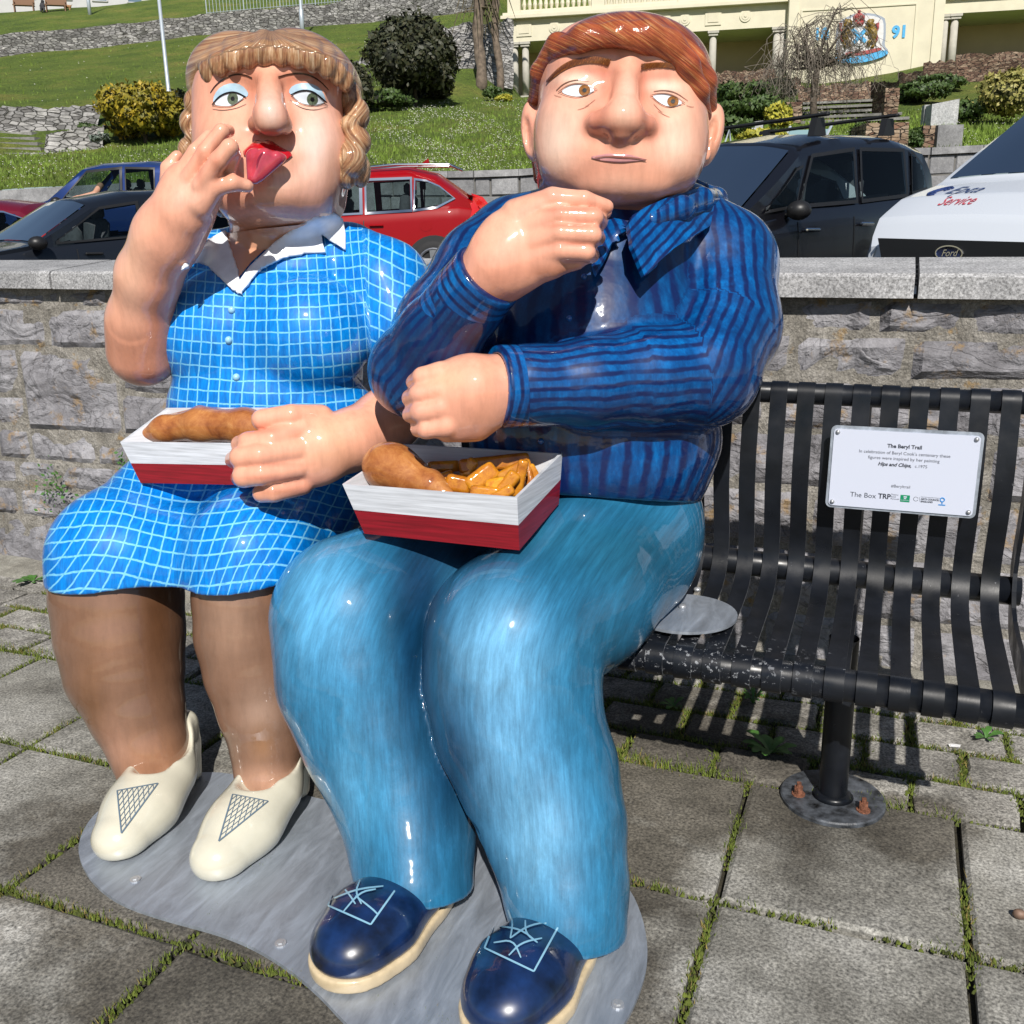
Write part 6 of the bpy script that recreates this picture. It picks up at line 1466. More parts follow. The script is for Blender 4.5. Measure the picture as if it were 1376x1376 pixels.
# palms
M_palm = simple('palm_trunk', (0.13, 0.10, 0.075), .95, var=.5, vscale=5, bumps=.8); M_dead = simple('dead_palm_frond', (0.10, 0.085, 0.05), .9, var=.4, vscale=6)
for (x0, x1, D, lb, r) in ((646, 640, 44, 'left of the two palm trunks beside the cream building', .24), (672, 658, 45, 'right slimmer palm trunk close to the cream building', .17)):
    b = at(x0, 128, D); t = empty('palm_tree', tuple(b), lb, 'palm'); top = at(x1, -120, D); mb = MB()
    pts = [b*(1-i/14)+top*(i/14)+np.array([.08*sin(i), 0, 0]) for i in range(15)]; mb.tube(pts, [r*(1.15 if i % 2 else .95) for i in range(15)], 10); mb.build('trunk', M_palm, t, True)
    mb = MB(); rn = random.Random(int(D)); rb = at(x1, 8, D)
    for i in range(46):
        a = rn.uniform(0, 6.3); l = rn.uniform(.9, 1.9); s = rb+np.array([0, 0, rn.uniform(-.3, 3.2)]); out_ = np.array([cos(a), sin(a), 0])
        mb.tube([s, s+out_*l*.5+[0, 0, -.1*l], s+out_*l*.75+[0, 0, -l*.8]], [.05, .035, .01], 3)
    mb.build('dead_fronds', M_dead, t)
    mb = MB()
    for i in range(26):
        a = i*.9; l = 2.4; s = top; out_ = np.array([cos(a), sin(a), 0]); pr = [s+out_*l*u+np.array([0, 0, 1.2*u-2.0*u*u]) for u in (0, .35, .7, 1)]
        sd = np.array([-sin(a), cos(a), 0]); mb.add([q for p, w in zip(pr, (.05, .3, .25, .02)) for q in (p-sd*w, p+sd*w)], [(2*k, 2*k+1, 2*k+3, 2*k+2) for k in range(3)])
    mb.build('crown', M_gr, t)
# lamp posts, railing
M_pole = simple('painted_pole', (0.42, 0.47, 0.52), .35, .2, var=.06)
for (bx, by, tx, ty, lb, r) in ((233, 183, 213, -30, 'tall pale lamp post standing beside the golden conifer', .065), (121, 20, 118, -30, 'lamp post on the upper slope above the left car', .09), (407, 49, 402, -30, 'lamp post on the grass just behind the head of the woman', .09)):
    p = onhill(bx, by); t = empty('lamp_post', tuple(p), lb, 'lamp post'); r_ = ray(tx, ty); D = depth(p); h = (CP+r_*D)[2]-p[2]+2.0
    mb = MB(); mb.tube([p-[0, 0, .2], p+[0, 0, 1.4], p+[0, 0, 1.45], p+[0, 0, h]], [r*1.5, r*1.5, r, r*.75], 10); mb.build('pole', M_pole, t, True)
    mb = MB(); mb.box(p+[.3, 0, h], (.8, .25, .12), bev=.03); mb.build('lamp_head', M_pole, t)
a = onhill(278, 20); b = onhill(470, 3); t = empty('railing', tuple(a), 'thin metal railing along the top of the rubble wall', 'railing'); n = 44; mb = MB()
for i in range(n+1):
    p = a*(1-i/n)+b*i/n
    mb = MB(); mb.tube([p-[0, 0, .1], p+[0, 0, 1.25 if i % 11 else 1.4]], .022 if i % 11 else .045, 4); mb.build('baluster', M_pole, t)
for z in (.12, 1.2): mb = MB(); mb.tube([a+[0, 0, z], b+[0, 0, z]], .025, 4); mb.build('rail', M_pole, t)

# ------------------------------------------------------------------ cream building
M_crm = simple('cream_render', (0.62, 0.575, 0.44), .8, var=.07, vscale=1.2); M_crm2 = simple('pale_cream_trim', (0.64, 0.60, 0.46), .8, var=.05, vscale=2); M_col = simple('stone_column', (0.42, 0.40, 0.35), .8, var=.12, vscale=3)
M_shade = simple('recess_wall', (0.50, 0.40, 0.26), .85, var=.06, vscale=1)
fO = at(692, 133, 53.0); vdir = ray(-7057, 513); vdir = np.array([-vdir[0], -vdir[1], 0]); vdir /= np.linalg.norm(vdir); vdir = vdir if vdir[0] > 0 else -vdir
fN = np.array([-vdir[1], vdir[0], 0]); fN = fN if fN[1] > 0 else -fN
def fac(x, y, o=0.0):
    """point of the facade plane (offset o metres behind it) seen at photo pixel x,y"""
    r = ray(x, y); P0 = fO+fN*o; t = ((P0-CP) @ fN)/(r @ fN); return CP+r*t
def fs(p): return (p-fO) @ vdir
def fw(s, z, o=0.0): return fO+vdir*s+fN*o+np.array([0, 0, z])
bld = empty('cream_building', tuple(fO), 'cream colonnaded building with balustrade and painted coat of arms', 'building')
def fbox(name, s0, s1, z0, z1, o0, o1, mat, parent=bld):
    mb = MB(); mb.add([fw(s0, z0, o0), fw(s1, z0, o0), fw(s1, z1, o0), fw(s0, z1, o0), fw(s0, z0, o1), fw(s1, z0, o1), fw(s1, z1, o1), fw(s0, z1, o1)], [(0, 1, 2, 3), (3, 2, 6, 7), (1, 5, 6, 2), (4, 0, 3, 7), (5, 4, 7, 6), (0, 4, 5, 1)]); return mb.build(name, mat, parent)
s_of = lambda x, y=60, o=0: fs(fac(x, y, o)); z_of = lambda x, y, o=0: fac(x, y, o)[2]-fO[2]
zs = z_of(700, 56); zc = z_of(700, 26); ze = zc+.55; zb = z_of(700, 3)
sL, sP0, sP1, sR = s_of(683), s_of(1056), s_of(1262), s_of(1560)

fbox('recess_wall', sL, sP0, -1, zs, 3.2, 3.4, M_shade); fbox('recess_wall', sP1, sR, -1, zs+1, 3.2, 3.4, M_shade)
fbox('entablature', sL-.1, sP0, zs, zc, 0, 3.4, M_crm2); fbox('cornice', sL-.35, sP0, zc, zc+.16, -.35, 3.4, M_crm2); fbox('cornice', sL-.25, sP0, zc+.16, zc+.32, -.2, 3.4, M_crm2)
fbox('terrace_floor', sL-.1, sR, -1.2, -.02, -.3, 3.4, M_col)
zR = z_of(1300, 17); 
fbox('entablature', sP1, sR, zR, zR+.75, 0, 3.4, M_crm2); fbox('cornice', sP1, sR, zR+.75, zR+.95, -.3, 3.4, M_crm2)
fbox('pavilion', sP0, sP1, -1.5, zc+4, -.55, 3.4, M_crm); fbox('upper_wall', sP1, sR, zR+.95, zR+4, .2, 3.4, M_crm); fbox('upper_wall', sL+4, sP0, zc+.3, zc+5, 5.5, 6, M_crm)
fbox('pilaster', sP0+.02, sP0+.5, -1.5, zc+4, -.62, -.5, M_crm2); fbox('pilaster', sP1-.5-.02, sP1-.02, -1.5, zc+4, -.62, -.5, M_crm2)
zpt = z_of(1100, 14, -.55); s0, s1 = s_of(1077, 40, -.55), s_of(1228, 40, -.55)
for a in ((s0, s1, zpt, zpt+.07), (s0, s1, zpt-3.6, zpt-3.53)): fbox('panel_moulding', *a, -.60, -.5, M_crm2)
for a in ((s0-.07, s0), (s1, s1+.07)): fbox('panel_moulding', *a, zpt-3.6, zpt+.07, -.60, -.5, M_crm2)
def column(s, z0, z1, r, o=.25, parent=bld):
    mb = MB(); mb.tube([fw(s, z0, o), fw(s, z1-.25, o)], [r, r*.86], 14); mb.build('column', M_col, parent, True).name
    for z, k in ((z1-.25, 1.15), (z1-.13, 1.4)): fbox('capital', s-r*k, s+r*k, z, z+.12, o-r*k, o+r*k, M_col)
    fbox('column_base', s-r*1.3, s+r*1.3, z0, z0+.15, o-r*1.3, o+r*1.3, M_col)
for x in (692, 706.5, 957, 1042, 1050): column(s_of(x, 90, .25), 0, zs, .21)
for x in (1268, 1281, 1480, 1494): column(s_of(x, 50, .25), 0, zR, .21 if x > 1270 else .19)
# frieze roundels and squares
for x in (745, 957+44, 860, 920): 
    s = s_of(x, 36); zz_ = (zs+zc)/2+.05
    for r_, k in ((.30, .05), (.20, .07), (.07, .10)):
        mb = MB(); mb.tube([fw(s, zz_, .01), fw(s, zz_, -k)], r_, 20); mb.build('roundel', M_crm2 if k != .07 else M_crm, bld)
for x in (704, 958, 800, 890): 
    s = s_of(x, 36); zz_ = (zs+zc)/2+.05; fbox('square_panel', s-.42, s+.42, zz_-.36, zz_+.36, -.05, .01, M_crm2); fbox('square_panel', s-.28, s+.28, zz_-.22, zz_+.22, -.08, .01, M_crm)
# balustrade
s = sL; zb0 = zc+.32
while s < sP0-.5:
    fbox('balustrade_pier', s, s+.7, zb0, zb0+1.2, -.05, .45, M_crm2)
    e = min(s+4.6, sP0)
    fbox('balustrade_rail', s+.7, e, zb0, zb0+.15, .05, .4, M_crm2); fbox('balustrade_rail', s+.7, e, zb0+1.0, zb0+1.18, .05, .4, M_crm2)
    k = s+.9
    while k < e-.1:
        mb = MB(); mb.tube([fw(k, zb0+.15, .22), fw(k, zb0+.4, .22), fw(k, zb0+.62, .22), fw(k, zb0+.85, .22), fw(k, zb0+1.0, .22)], [.06, .12, .08, .05, .08], 6); mb.build('baluster', M_crm2, bld); k += .30
    s += 4.6
for i in range(10): fbox('dentil', sP1+.3+i*.6, sP1+.55+i*.6, zR+.6, zR+.75, -.12, 0, M_crm2)
# coat of arms and date
arms = empty('coat_of_arms', tuple(fac(1158, 80, -.6)), 'painted relief coat of arms with two gold lions and blue saltire on the cream wall', 'emblem')
def fp(x, y, o=-.56): return fac(x, y, o)
def arm_poly(name, pts, mat, t=.05, o=-.56, par=arms): 
    mb = MB(); mb.prism([fp(x, y, o) for x, y in pts], -fN*t); return mb.build(name, mat, par)
M_aw = simple('emblem_white', (0.62, 0.62, 0.62), .6, var=.1, vscale=6); M_ag = simple('emblem_gold', (0.20, 0.13, 0.02), .5, var=.5, vscale=9); M_ab = simple('emblem_blue', (0.06, 0.36, 0.66), .5, var=.1, vscale=6); M_ar = simple('emblem_red', (0.30, 0.05, 0.05), .5, var=.3, vscale=9); M_agr = simple('emblem_grey_edge', (0.28, 0.32, 0.38), .6)
arm_poly('backing', smooth_poly([(1126, 30), (1140, 22), (1150, 18), (1172, 18), (1184, 22), (1190, 26), (1190, 50), (1188, 62), (1194, 68), (1192, 76), (1168, 82), (1140, 80), (1122, 74), (1124, 60), (1122, 50)], 1), M_agr, .06)
arm_poly('field', smooth_poly([(1128, 32), (1141, 25), (1152, 21), (1171, 21), (1183, 25), (1187, 29), (1187, 50), (1184, 62), (1190, 69), (1188, 74), (1168, 79), (1141, 77), (1126, 72), (1127, 60), (1126, 50)], 1), M_aw, .05, -.62)
arm_poly('scroll', smooth_poly([(1120, 76), (1140, 78), (1165, 74), (1192, 66), (1193, 74), (1168, 83), (1142, 86), (1122, 83)], 1), M_ab, .06, -.64)
arm_poly('scroll', smooth_poly([(1136, 70), (1160, 69), (1184, 63), (1184, 68), (1160, 74), (1136, 75)], 1), M_ar, .04, -.68)
arm_poly('shield', smooth_poly([(1143, 37), (1166, 37), (1166, 52), (1160, 60), (1154, 63), (1148, 60), (1143, 52)], 1), M_aw, .06, -.67)
for pts in ([(1143, 41), (1147, 38), (1165, 54), (1161, 58)], [(1165, 41), (1161, 38), (1145, 56), (1149, 59)]): arm_poly('saltire_bar', pts, M_ab, .03, -.74-(pts[0][0]-1143)*.0006)
def lion(sx, cx):
    mb = MB(); q = lambda x, y, o=-.72: fp(cx+sx*x, y, o)
    mb.tube([q(-1, 38), q(-3, 44), q(-4, 50), q(-1, 56)], [.18, .24, .17, .13], 8); mb.ball(q(1, 31), (.19, .16, .20), 8, 6); mb.ball(q(4, 32.5), (.09, .09, .08), 6, 4)
    mb.tube([q(0, 40), q(6, 38), q(8, 35)], [.1, .07, .05], 6); mb.tube([q(0, 45), q(6, 46), q(8, 43)], [.1, .07, .05], 6); mb.tube([q(-2, 54), q(3, 57), q(2, 61), q(6, 62)], [.13, .1, .07, .05], 6); mb.tube([q(-3, 54), q(-5, 59), q(-3, 63), q(0, 63)], [.13, .09, .07, .05], 6)
    for k in range(7): mb.ball(q(-2+random.uniform(-2, 3), 31+random.uniform(-4, 7)), (.11, .1, .11), 6, 4)
    mb.build('lion', M_ag, arms, True)
    mb = MB(); mb.tube([q(-7, 56), q(-9, 50), q(-7, 44), q(-10, 38), q(-9, 31)], [.06, .05, .05, .05, .10], 6); mb.build('tail', M_ar, arms, True)
lion(1, 1139); lion(-1, 1170)
mb = MB(); mb.tube([fp(1149, 31, -.72), fp(1160, 31, -.72)], .12, 6)
for k in range(5): mb.tube([fp(1149+k*2.7, 30, -.72), fp(1148+k*3.2, 22-(2 if k == 2 else 0), -.72), fp(1154.5, 17, -.72)], [.07, .07, .04], 5)
mb.ball(fp(1154.5, 15.5, -.72), .09, 6, 4); mb.build('crown', M_ar, arms, True)
def ffr(x0, y0, o=-.57):
    p0 = fac(x0, y0, o); return lambda u, v, w: p0+vdir*u+np.array([0, 0, v])-fN*(w)
for s_, x, y in (('18', 1103, 53), ('91', 1208.5, 50)):
    o = text(s_, 0, 0, .78, M_ab, None, ffr(x, y), bold=.03, off=.0, ext=.03, name='date_numerals'); tag(o, 'blue numerals %s painted on the cream wall %s of the coat of arms' % (s_, 'left' if s_ == '18' else 'right'), 'numerals')
# ------------------------------------------------------------------ gardens in front of the building (right)
M_dry1 = rubble_mat('rust_dry_stone', (0.10, 0.05, 0.035), (0.19, 0.12, 0.08), (0.32, 0.24, 0.17), 4.5, (0.03, 0.025, 0.02)); M_dry2 = rubble_mat('pale_dry_stone', (0.16, 0.08, 0.05), (0.28, 0.20, 0.13), (0.42, 0.33, 0.24), 4.5, (0.05, 0.04, 0.03))
bandpx('dry_stone_wall', 'rust brown dry stone wall under the left colonnade', [(880, 96, 130), (955, 97, 126), (1010, 94, 124), (1040, 92, 122), (1041, 104, 122), (1076, 104, 122)], M_dry1, .6, 11)
bandpx('dry_stone_wall', 'rust brown dry stone wall stepping up under the right colonnade', [(1206, 97, 112), (1240, 96, 112), (1241, 84, 112), (1284, 82, 111), (1285, 73, 110), (1376, 70, 108), (1560, 64, 106)], M_dry1, .6, 12)
bandpx('dry_stone_wall', 'dark dry stone wall above the garden steps', [(1072, 117, 136), (1120, 114, 135), (1170, 110, 133), (1208, 109, 138)], M_dry1, .6, 13)
def pier(cx, ty, by, w, D, mat, label, nm='stone_pier', d=.9):
    D = min(D, dh(cx, by)-.1); a = at(cx-w/2, by, D); b = at(cx+w/2, by, D); h = at(cx, ty, D)[2]-at(cx, by, D)[2]; ax = (b-a); ln = np.linalg.norm(ax[:2]); ax = np.array([ax[0], ax[1], 0])/ln; ay = np.array([-ax[1], ax[0], 0])
    t = empty(nm, tuple((a+b)/2), label, 'stone pier'); mb = MB(); rn = random.Random(int(cx)); n = max(4, int(h/.11))
    for k in range(n):
        z0 = a[2]+h*k/n; s = 0.0
        while s < ln-.05:
            e = min(s+rn.uniform(.2, .5), ln); c = a+ax*((s+e)/2)+ay*d/2; mb = MB(); mb.box((c[0], c[1], z0+h/n/2), (e-s-.015, d+rn.uniform(-.03, .05), h/n-.012), (ax, ay, [0, 0, 1])); mb.build('stone', mat, t); s = e
    mb = MB(); mb.box(tuple((a+b)/2*np.array([1, 1, 0])+ay*d/2+np.array([0, 0, a[2]+h/2])), (ln-.04, d-.06, h-.02), (ax, ay, [0, 0, 1])); mb.build('mortar_core', M_gmort, t); return t
pier(1190, 166, 206, 58, 20.5, M_dry2, 'rust coloured dry stone pier left of the granite blocks behind the black car', d=.8)
pier(1066, 138, 166, 22, 31.5, M_dry1, 'brown dry stone pier at the left side of the garden steps'); pier(1196, 120, 163, 20, 32, M_dry1, 'dark dry stone pier at the right side of the garden steps')
gs = empty('garden_steps', tuple(at(1130, 166, 30.6)), 'flight of rustic stone steps behind the weeping tree', 'steps')
for i in range(6):
    a = at(1078, 167-6.6*i, dh(1078, 167-6.6*i)-.35); b = at(1188, 164-6.6*i, dh(1188, 164-6.6*i)-.35); mb = MB(); mb.add([a+[0, 0, -.17], b+[0, 0, -.17], b, a, a+[0, .7, 0], b+[0, .7, 0]], [(0, 1, 2, 3), (3, 2, 5, 4)]); mb.build('riser', M_dry1, gs)
    mb = MB(); mb.box((a+b)/2+[0, -.05, .03], (np.linalg.norm(b-a), .4, .07), (vdir, fN, [0, 0, 1])); mb.build('tread', M_step, gs)
def gblock(x0, x1, ty, by, D, lb, slant=0, mat=None):
    D = min(D, dh((x0+x1)/2, min(by, 200))-.15+D*0); a = at(x0, by, D); b = at(x1, by, D); h = at(x0, ty, D)[2]-a[2]; ax = np.array([b[0]-a[0], b[1]-a[1], 0]); ln = np.linalg.norm(ax); ax /= ln; ay = np.array([-ax[1], ax[0], 0]); d = ln*.55; mb = MB()
    V = [a, a+ax*ln, a+ax*ln+ay*d, a+ay*d]; V += [V[0]+[0, 0, h-slant], V[1]+[0, 0, h], V[2]+[0, 0, h], V[3]+[0, 0, h-slant]]
    mb.add(V, [(3, 2, 1, 0), (4, 5, 6, 7), (0, 1, 5, 4), (1, 2, 6, 5), (2, 3, 7, 6), (3, 0, 4, 7)]); o = mb.build('granite_block', mat or M_gran, None); tag(o, lb, 'stone block'); return o
M_gran = stone_mat('pale_granite', (0.27, 0.28, 0.29), (0.36, 0.365, 0.37), (0.46, 0.46, 0.46), 3, .3, 0, .7, .3, 50)
gblock(1250, 1286, 135, 171, 24, 'tall pale granite block with slanted top beside the variegated shrub', .10); gblock(1240, 1256, 142, 171, 24.4, 'smaller pale granite block leaning behind the tall granite block', .0); gblock(998, 1025, 163, 178, 26, 'white marble block behind the roof of the black car', .05)
gblock(1238, 1292, 170, 203, 23.6, 'rough stone plinth under the granite blocks', 0, M_dry1)
tag(gblock(1258, 1292, 169, 202, 23.3, 'grey stone plinth face under the tall granite block', 0, M_gwall))
# information lectern
a, b = at(1052, 190, 20), at(1108, 188, 20); t = empty('information_lectern', tuple(at(1080, 205, 20)), 'tilted glass information board on metal legs behind the black car roof', 'sign'); mb = MB()
mb.add([a, b, b+[.08, .35, .25], a+[.08, .35, .25], a-[0, 0, .04], b-[0, 0, .04], b+[.08, .35, .21], a+[.08, .35, .21]], [(0, 1, 2, 3), (4, 7, 6, 5), (0, 4, 5, 1), (1, 5, 6, 2), (2, 6, 7, 3), (3, 7, 4, 0)]); mb.build('board', simple('lectern_glass', (0.22, 0.34, 0.36), .1, coat=1), t)
for q in (a, b): mb = MB(); mb.tube([q-[0, 0, 1.0], q, q+[.1, .35, .32]], .03, 6); mb.build('leg', M_pole, t)
for i, (x0, y0, x1, y1) in enumerate(((972, 195, 981, 174), (981, 174, 984, 195))): pass
t = empty('handrail', tuple(at(975, 205, 19.5)), 'short sloping metal handrail just right of the ear of the man statue', 'handrail'); mb = MB(); mb.tube([at(970, 205, 19.5), at(980, 174, 19.5), at(983, 205, 19.5)], .03, 6); mb.build('tube', M_pole, t)
# weeping tree
tr = empty('weeping_tree', tuple(at(1094, 170, 27)), 'small bare weeping tree with fine drooping twigs in front of the building', 'tree'); mb = MB(); b0 = at(1094, 170, 27); b1 = at(1095, 108, 27); b2 = at(1099, 84, 27)
mb.tube([b0, at(1093, 140, 27), b1, b2], [.13, .10, .10, .08], 8); mb.build('trunk', M_bark, tr, True); M_twig = simple('twig_bark', (0.17, 0.145, 0.12), .9, var=.3, vscale=6)
limbs = []; mb = MB(); rn = random.Random(8)
for (x, y, w) in ((1078, 72, .5), (1066, 52, -.4), (1114, 70, .2), (1126, 52, -.6), (1096, 40, .7), (1084, 32, 0), (1110, 34, -.8), (1056, 66, -.6), (1136, 70, .6), (1044, 80, .3), (1150, 76, -.3)):
    e = at(x, y, 27)+CF*w*1.2; m1 = (b1+e)/2+np.array([rn.uniform(-.2, .2), 0, rn.uniform(0, .25)]); st = b1*(.4)+b2*.6; P = [st, (st+m1)/2+np.array([rn.uniform(-.08, .08), 0, .05]), m1, e]; mb.tube(P, [.06, .05, .035, .02], 6); limbs.append(P)
mb.build('limb', M_bark, tr, True); V = []; F_ = []; tw = MB()
for i in range(300):
    P = limbs[rn.randrange(len(limbs))]; u = rn.uniform(.4, 1); s = P[2]*(1-u)+P[3]*u if rn.random() < .75 else P[1]*(1-u)+P[2]*u
    a = rn.uniform(0, 6.3); o = np.array([cos(a), sin(a)*.8, 0]); l = rn.uniform(.4, 1.3); dr = rn.uniform(.0, 1.15)
    pts = [s, s+o*l*.45+[0, 0, rn.uniform(.0, .35)], s+o*l*.85+[rn.gauss(0, .04), 0, -dr*.35], s+o*l*1.0+[rn.gauss(0, .08), 0, -dr]]
    tw.tube(pts, [.011, .009, .007, .004], 3, False)
    for k in range(2): q = pts[rn.randrange(1, 4)]; tw.tube([q, q+[rn.gauss(0, .16), rn.gauss(0, .16), -rn.uniform(.05, .4)], q+[rn.gauss(0, .22), rn.gauss(0, .2), -rn.uniform(.3, .7)]], [.008, .006, .004], 3, False)
tg = tw.build('twigs', M_twig, tr); tg['kind'] = 'stuff'
k = 0
for (x, y, D, rx, ry, mt, co, n, lb) in ((1000, 130, 39, 46, 20, M_gr, M_dcore, 4200, 'dark green shrubs below the dry stone wall left of the weeping tree'), (1010, 148, 34, 52, 18, M_gr, M_dcore, 3600, 'mid green shrubs left of the weeping tree'), (1046, 122, 36, 28, 16, M_dk, M_dcore, 2400, 'dark twiggy shrub beside the weeping tree'),
        (1045, 157, 29, 20, 17, M_yel, M_gcore, 1800, 'yellow green flowering shrub left of the stone steps'), (1022, 184, 24, 34, 9, M_yel, M_gcore, 2200, 'low bright yellow shrub behind the white marble block'), (985, 170, 30, 26, 14, M_gr, M_dcore, 1600, 'green shrub between the ear of the man and the marble block'),
        (1235, 125, 36, 44, 14, M_gr, M_dcore, 3400, 'green shrubs on the bank above the granite blocks'), (1262, 112, 38, 40, 10, M_gr, M_dcore, 2600, 'leafy plants growing along the right dry stone wall'), (1155, 180, 22, 14, 14, M_gr, M_dcore, 1200, 'small shrub between the lectern and the rust stone pier'),
        (1226, 188, 22, 12, 14, M_gr, M_dcore, 1100, 'green plant right of the rust stone pier'), (1352, 128, 24, 46, 32, M_var, M_gcore, 7000, 'round variegated cream and green shrub above the white van'), (1140, 122, 36.5, 30, 9, M_dk, M_dcore, 1500, 'dark plants growing over the wall above the steps'), (1305, 150, 26, 24, 16, M_gr, M_dcore, 1600, 'green plants between the granite block and the variegated shrub')):
    k += 1; bush('garden_shrub', lb, 'shrub', x, y, D, rx, ry, mt, n, .07, 9, 60+k, co, False)
# ------------------------------------------------------------------ far terrace at the top left
M_tw_ = simple('pale_terrace_wall', (0.50, 0.50, 0.50), .8, var=.05, vscale=2); M_glass_d = simple('window_glass', (0.12, 0.18, 0.24), .08, coat=1)
M_roadg = stone_mat('promenade', (0.10, 0.10, 0.10), (0.15, 0.15, 0.15), (0.2, 0.2, 0.19), 1, .1)
zt_ = onhill(60, 14)[2]; c0 = at(-200, 6, 84); c1 = at(380, -26, 92); tb_ = empty('terraced_houses', tuple((c0+c1)/2*np.array([1, 1, 0])+[0, 0, zt_]), 'row of pale terraced houses at the top of the hill', 'building')
dx = (c1-c0)*np.array([1, 1, 0]); ln = np.linalg.norm(dx); dx /= ln; dy = np.array([-dx[1], dx[0], 0]); base = np.array([c0[0], c0[1], zt_-1])
mb = MB(); P0 = base; mb.add([P0, P0+dx*ln, P0+dx*ln+[0, 0, 12], P0+[0, 0, 12], P0+dy*8, P0+dx*ln+dy*8, P0+dx*ln+dy*8+[0, 0, 12], P0+dy*8+[0, 0, 12]], [(0, 1, 2, 3), (3, 2, 6, 7), (1, 5, 6, 2), (4, 0, 3, 7)]); mb.build('wall', M_tw_, tb_)
s = 1.5; i = 0
while s < ln-2:
    for zf in (1.6, 5.0, 8.4):
        q = base+dx*s+[0, 0, zf]-dy*.02; mb = MB(); mb.add([q, q+dx*1.3, q+dx*1.3+[0, 0, 2.0], q+[0, 0, 2.0]], [(0, 1, 2, 3)]); f_ = mb.build('window', M_glass_d, tb_)
        mb = MB()
        for a_, b_ in (((0, 0), (1.3, 0)), ((0, 2), (1.3, 2)), ((0, 0), (0, 2)), ((1.3, 0), (1.3, 2)), ((0, 1), (1.3, 1))): mb.tube([q+dx*a_[0]+[0, 0, a_[1]]-dy*.03, q+dx*b_[0]+[0, 0, b_[1]]-dy*.03], .07, 4)
        mb.build('frame', M_tw_, f_)
    s += 3.1; i += 1
# two benches, a seated person and a dog far away
M_wood = simple('far_bench_wood', (0.20, 0.11, 0.06), .7)
def farbench(x, lb):
    p = onhill(x, 15.5); t = empty('hill_bench', tuple(p), lb, 'bench')
    r_ = dx; 
    for nm, z, o, w, h in (('seat', .45, 0, .45, .06), ('backrest', .8, .2, .06, .45)): mb = MB(); mb.box(p+[0, 0, z]+dy*o, (1.6, w, h), (dx, dy, [0, 0, 1])); mb.build(nm, M_wood, t)
    for a_ in (-.7, .7): mb = MB(); mb.box(p+dx*a_+[0, 0, .3], (.07, .45, .8), (dx, dy, [0, 0, 1])); mb.build('leg', M_wood, t)
    return p
farbench(33, 'far wooden bench at the very top left of the hill'); pb = farbench(76, 'far wooden bench right of the seated person on the hill')
f = Field(); D = depth(onhill(57, 15))-.6; f.chain([(57, 11, D, 3.2), (57, 7, D, 3.0), (57, 4.5, D, 2.0)], .05); f.ell((57, 1.8, D-.1), (2.2, 2.4, 2.2), .03); f.chain([(56, 11.5, D, 1.5), (55, 11, D-.6, 1.4), (55, 15.5, D-.6, 1.1)], .05); f.chain([(58, 11.5, D, 1.5), (59, 11, D-.6, 1.4), (59, 15.5, D-.6, 1.1)], .05); f.chain([(55.5, 4, D, 1.1), (54, 8, D-.2, 1), (56, 10, D-.5, .8)], .04); f.chain([(58.5, 4, D, 1.1), (60, 8, D-.2, 1), (58, 10, D-.5, .8)], .04)
tag(field_obj('person', f, .04, simple('dark_clothes', (0.03, 0.03, 0.035), .8), None, 1), 'tiny seated person in dark clothes on the far bench at the top left', 'person')
f = Field(); D = depth(onhill(91, 14)); f.chain([(87.5, 8.5, D, 2.2), (94, 8.8, D, 1.9)], .1); f.chain([(87.5, 8, D, 1.4), (85.5, 6, D, 1.5), (84, 6.6, D, .8)], .06); f.cone((94.5, 8, D, .6), (97.5, 6, D, .35), .04)
for x_ in (87, 88.3, 93.2, 94.4): f.cone((x_, 9.5, D, .8), (x_, 13.6, D, .45), .04)
tag(field_obj('dog', f, .035, simple('tan_fur', (0.30, 0.16, 0.07), .8), None, 1), 'small tan dog standing on the grass right of the far bench', 'dog')

# ================================================================== CARS
M_tyre = simple('tyre', (0.015, 0.015, 0.016), .8); M_rim = simple('alloy_rim', (0.35, 0.36, 0.38), .3, .8); M_trim = simple('black_plastic', (0.012, 0.012, 0.013), .45); M_chrome = simple('chrome', (0.75, 0.76, 0.78), .12, 1.0)
M_rl = simple('red_lamp', (0.55, 0.012, 0.010), .12, coat=1); M_hl = simple('clear_lamp', (0.5, 0.52, 0.55), .08, coat=1)
m, nt, bs = newmat('car_glass'); bs.inputs['Base Color'].default_value = (0.02, 0.03, 0.035, 1); bs.inputs['Roughness'].default_value = .03; bs.inputs['Specular IOR Level'].default_value = .9; bs.inputs['Coat Weight'].default_value = 1; bs.inputs['Coat Roughness'].default_value = .01
n = noise(nt, mapping(nt, geoco(nt), (1, 1, 3)), 1.8, 4); L(nt, ramp(nt, n, [(.38, (0.003, 0.004, 0.005)), (.65, (0.018, 0.024, 0.028))]), bs.inputs['Base Color']); M_cg = m
m, nt, bs = newmat('clear_car_glass'); tr_ = N(nt, 'BsdfTransparent'); tr_.inputs[0].default_value = (.52, .60, .60, 1); gl_ = N(nt, 'BsdfGlossy'); gl_.inputs['Roughness'].default_value = .02; lw = N(nt, 'Fresnel'); lw.inputs[0].default_value = 1.32
mx_ = N(nt, 'MixShader'); L(nt, lw.outputs[0], mx_.inputs[0]); L(nt, tr_.outputs[0], mx_.inputs[1]); L(nt, gl_.outputs[0], mx_.inputs[2]); L(nt, mx_.outputs[0], nt.nodes['Material Output'].inputs['Surface']); M_cg = m
M_seat = simple('seat_fabric', (0.09, 0.09, 0.10), .9, var=.2, vscale=20); M_dash = simple('dashboard', (0.02, 0.02, 0.022), .6); M_headl = simple('pale_headlining', (.25, .25, .24), .9)
def paint(name, col, metal=.3): return simple(name, col, .4, metal, coat=.6, spec=.3)
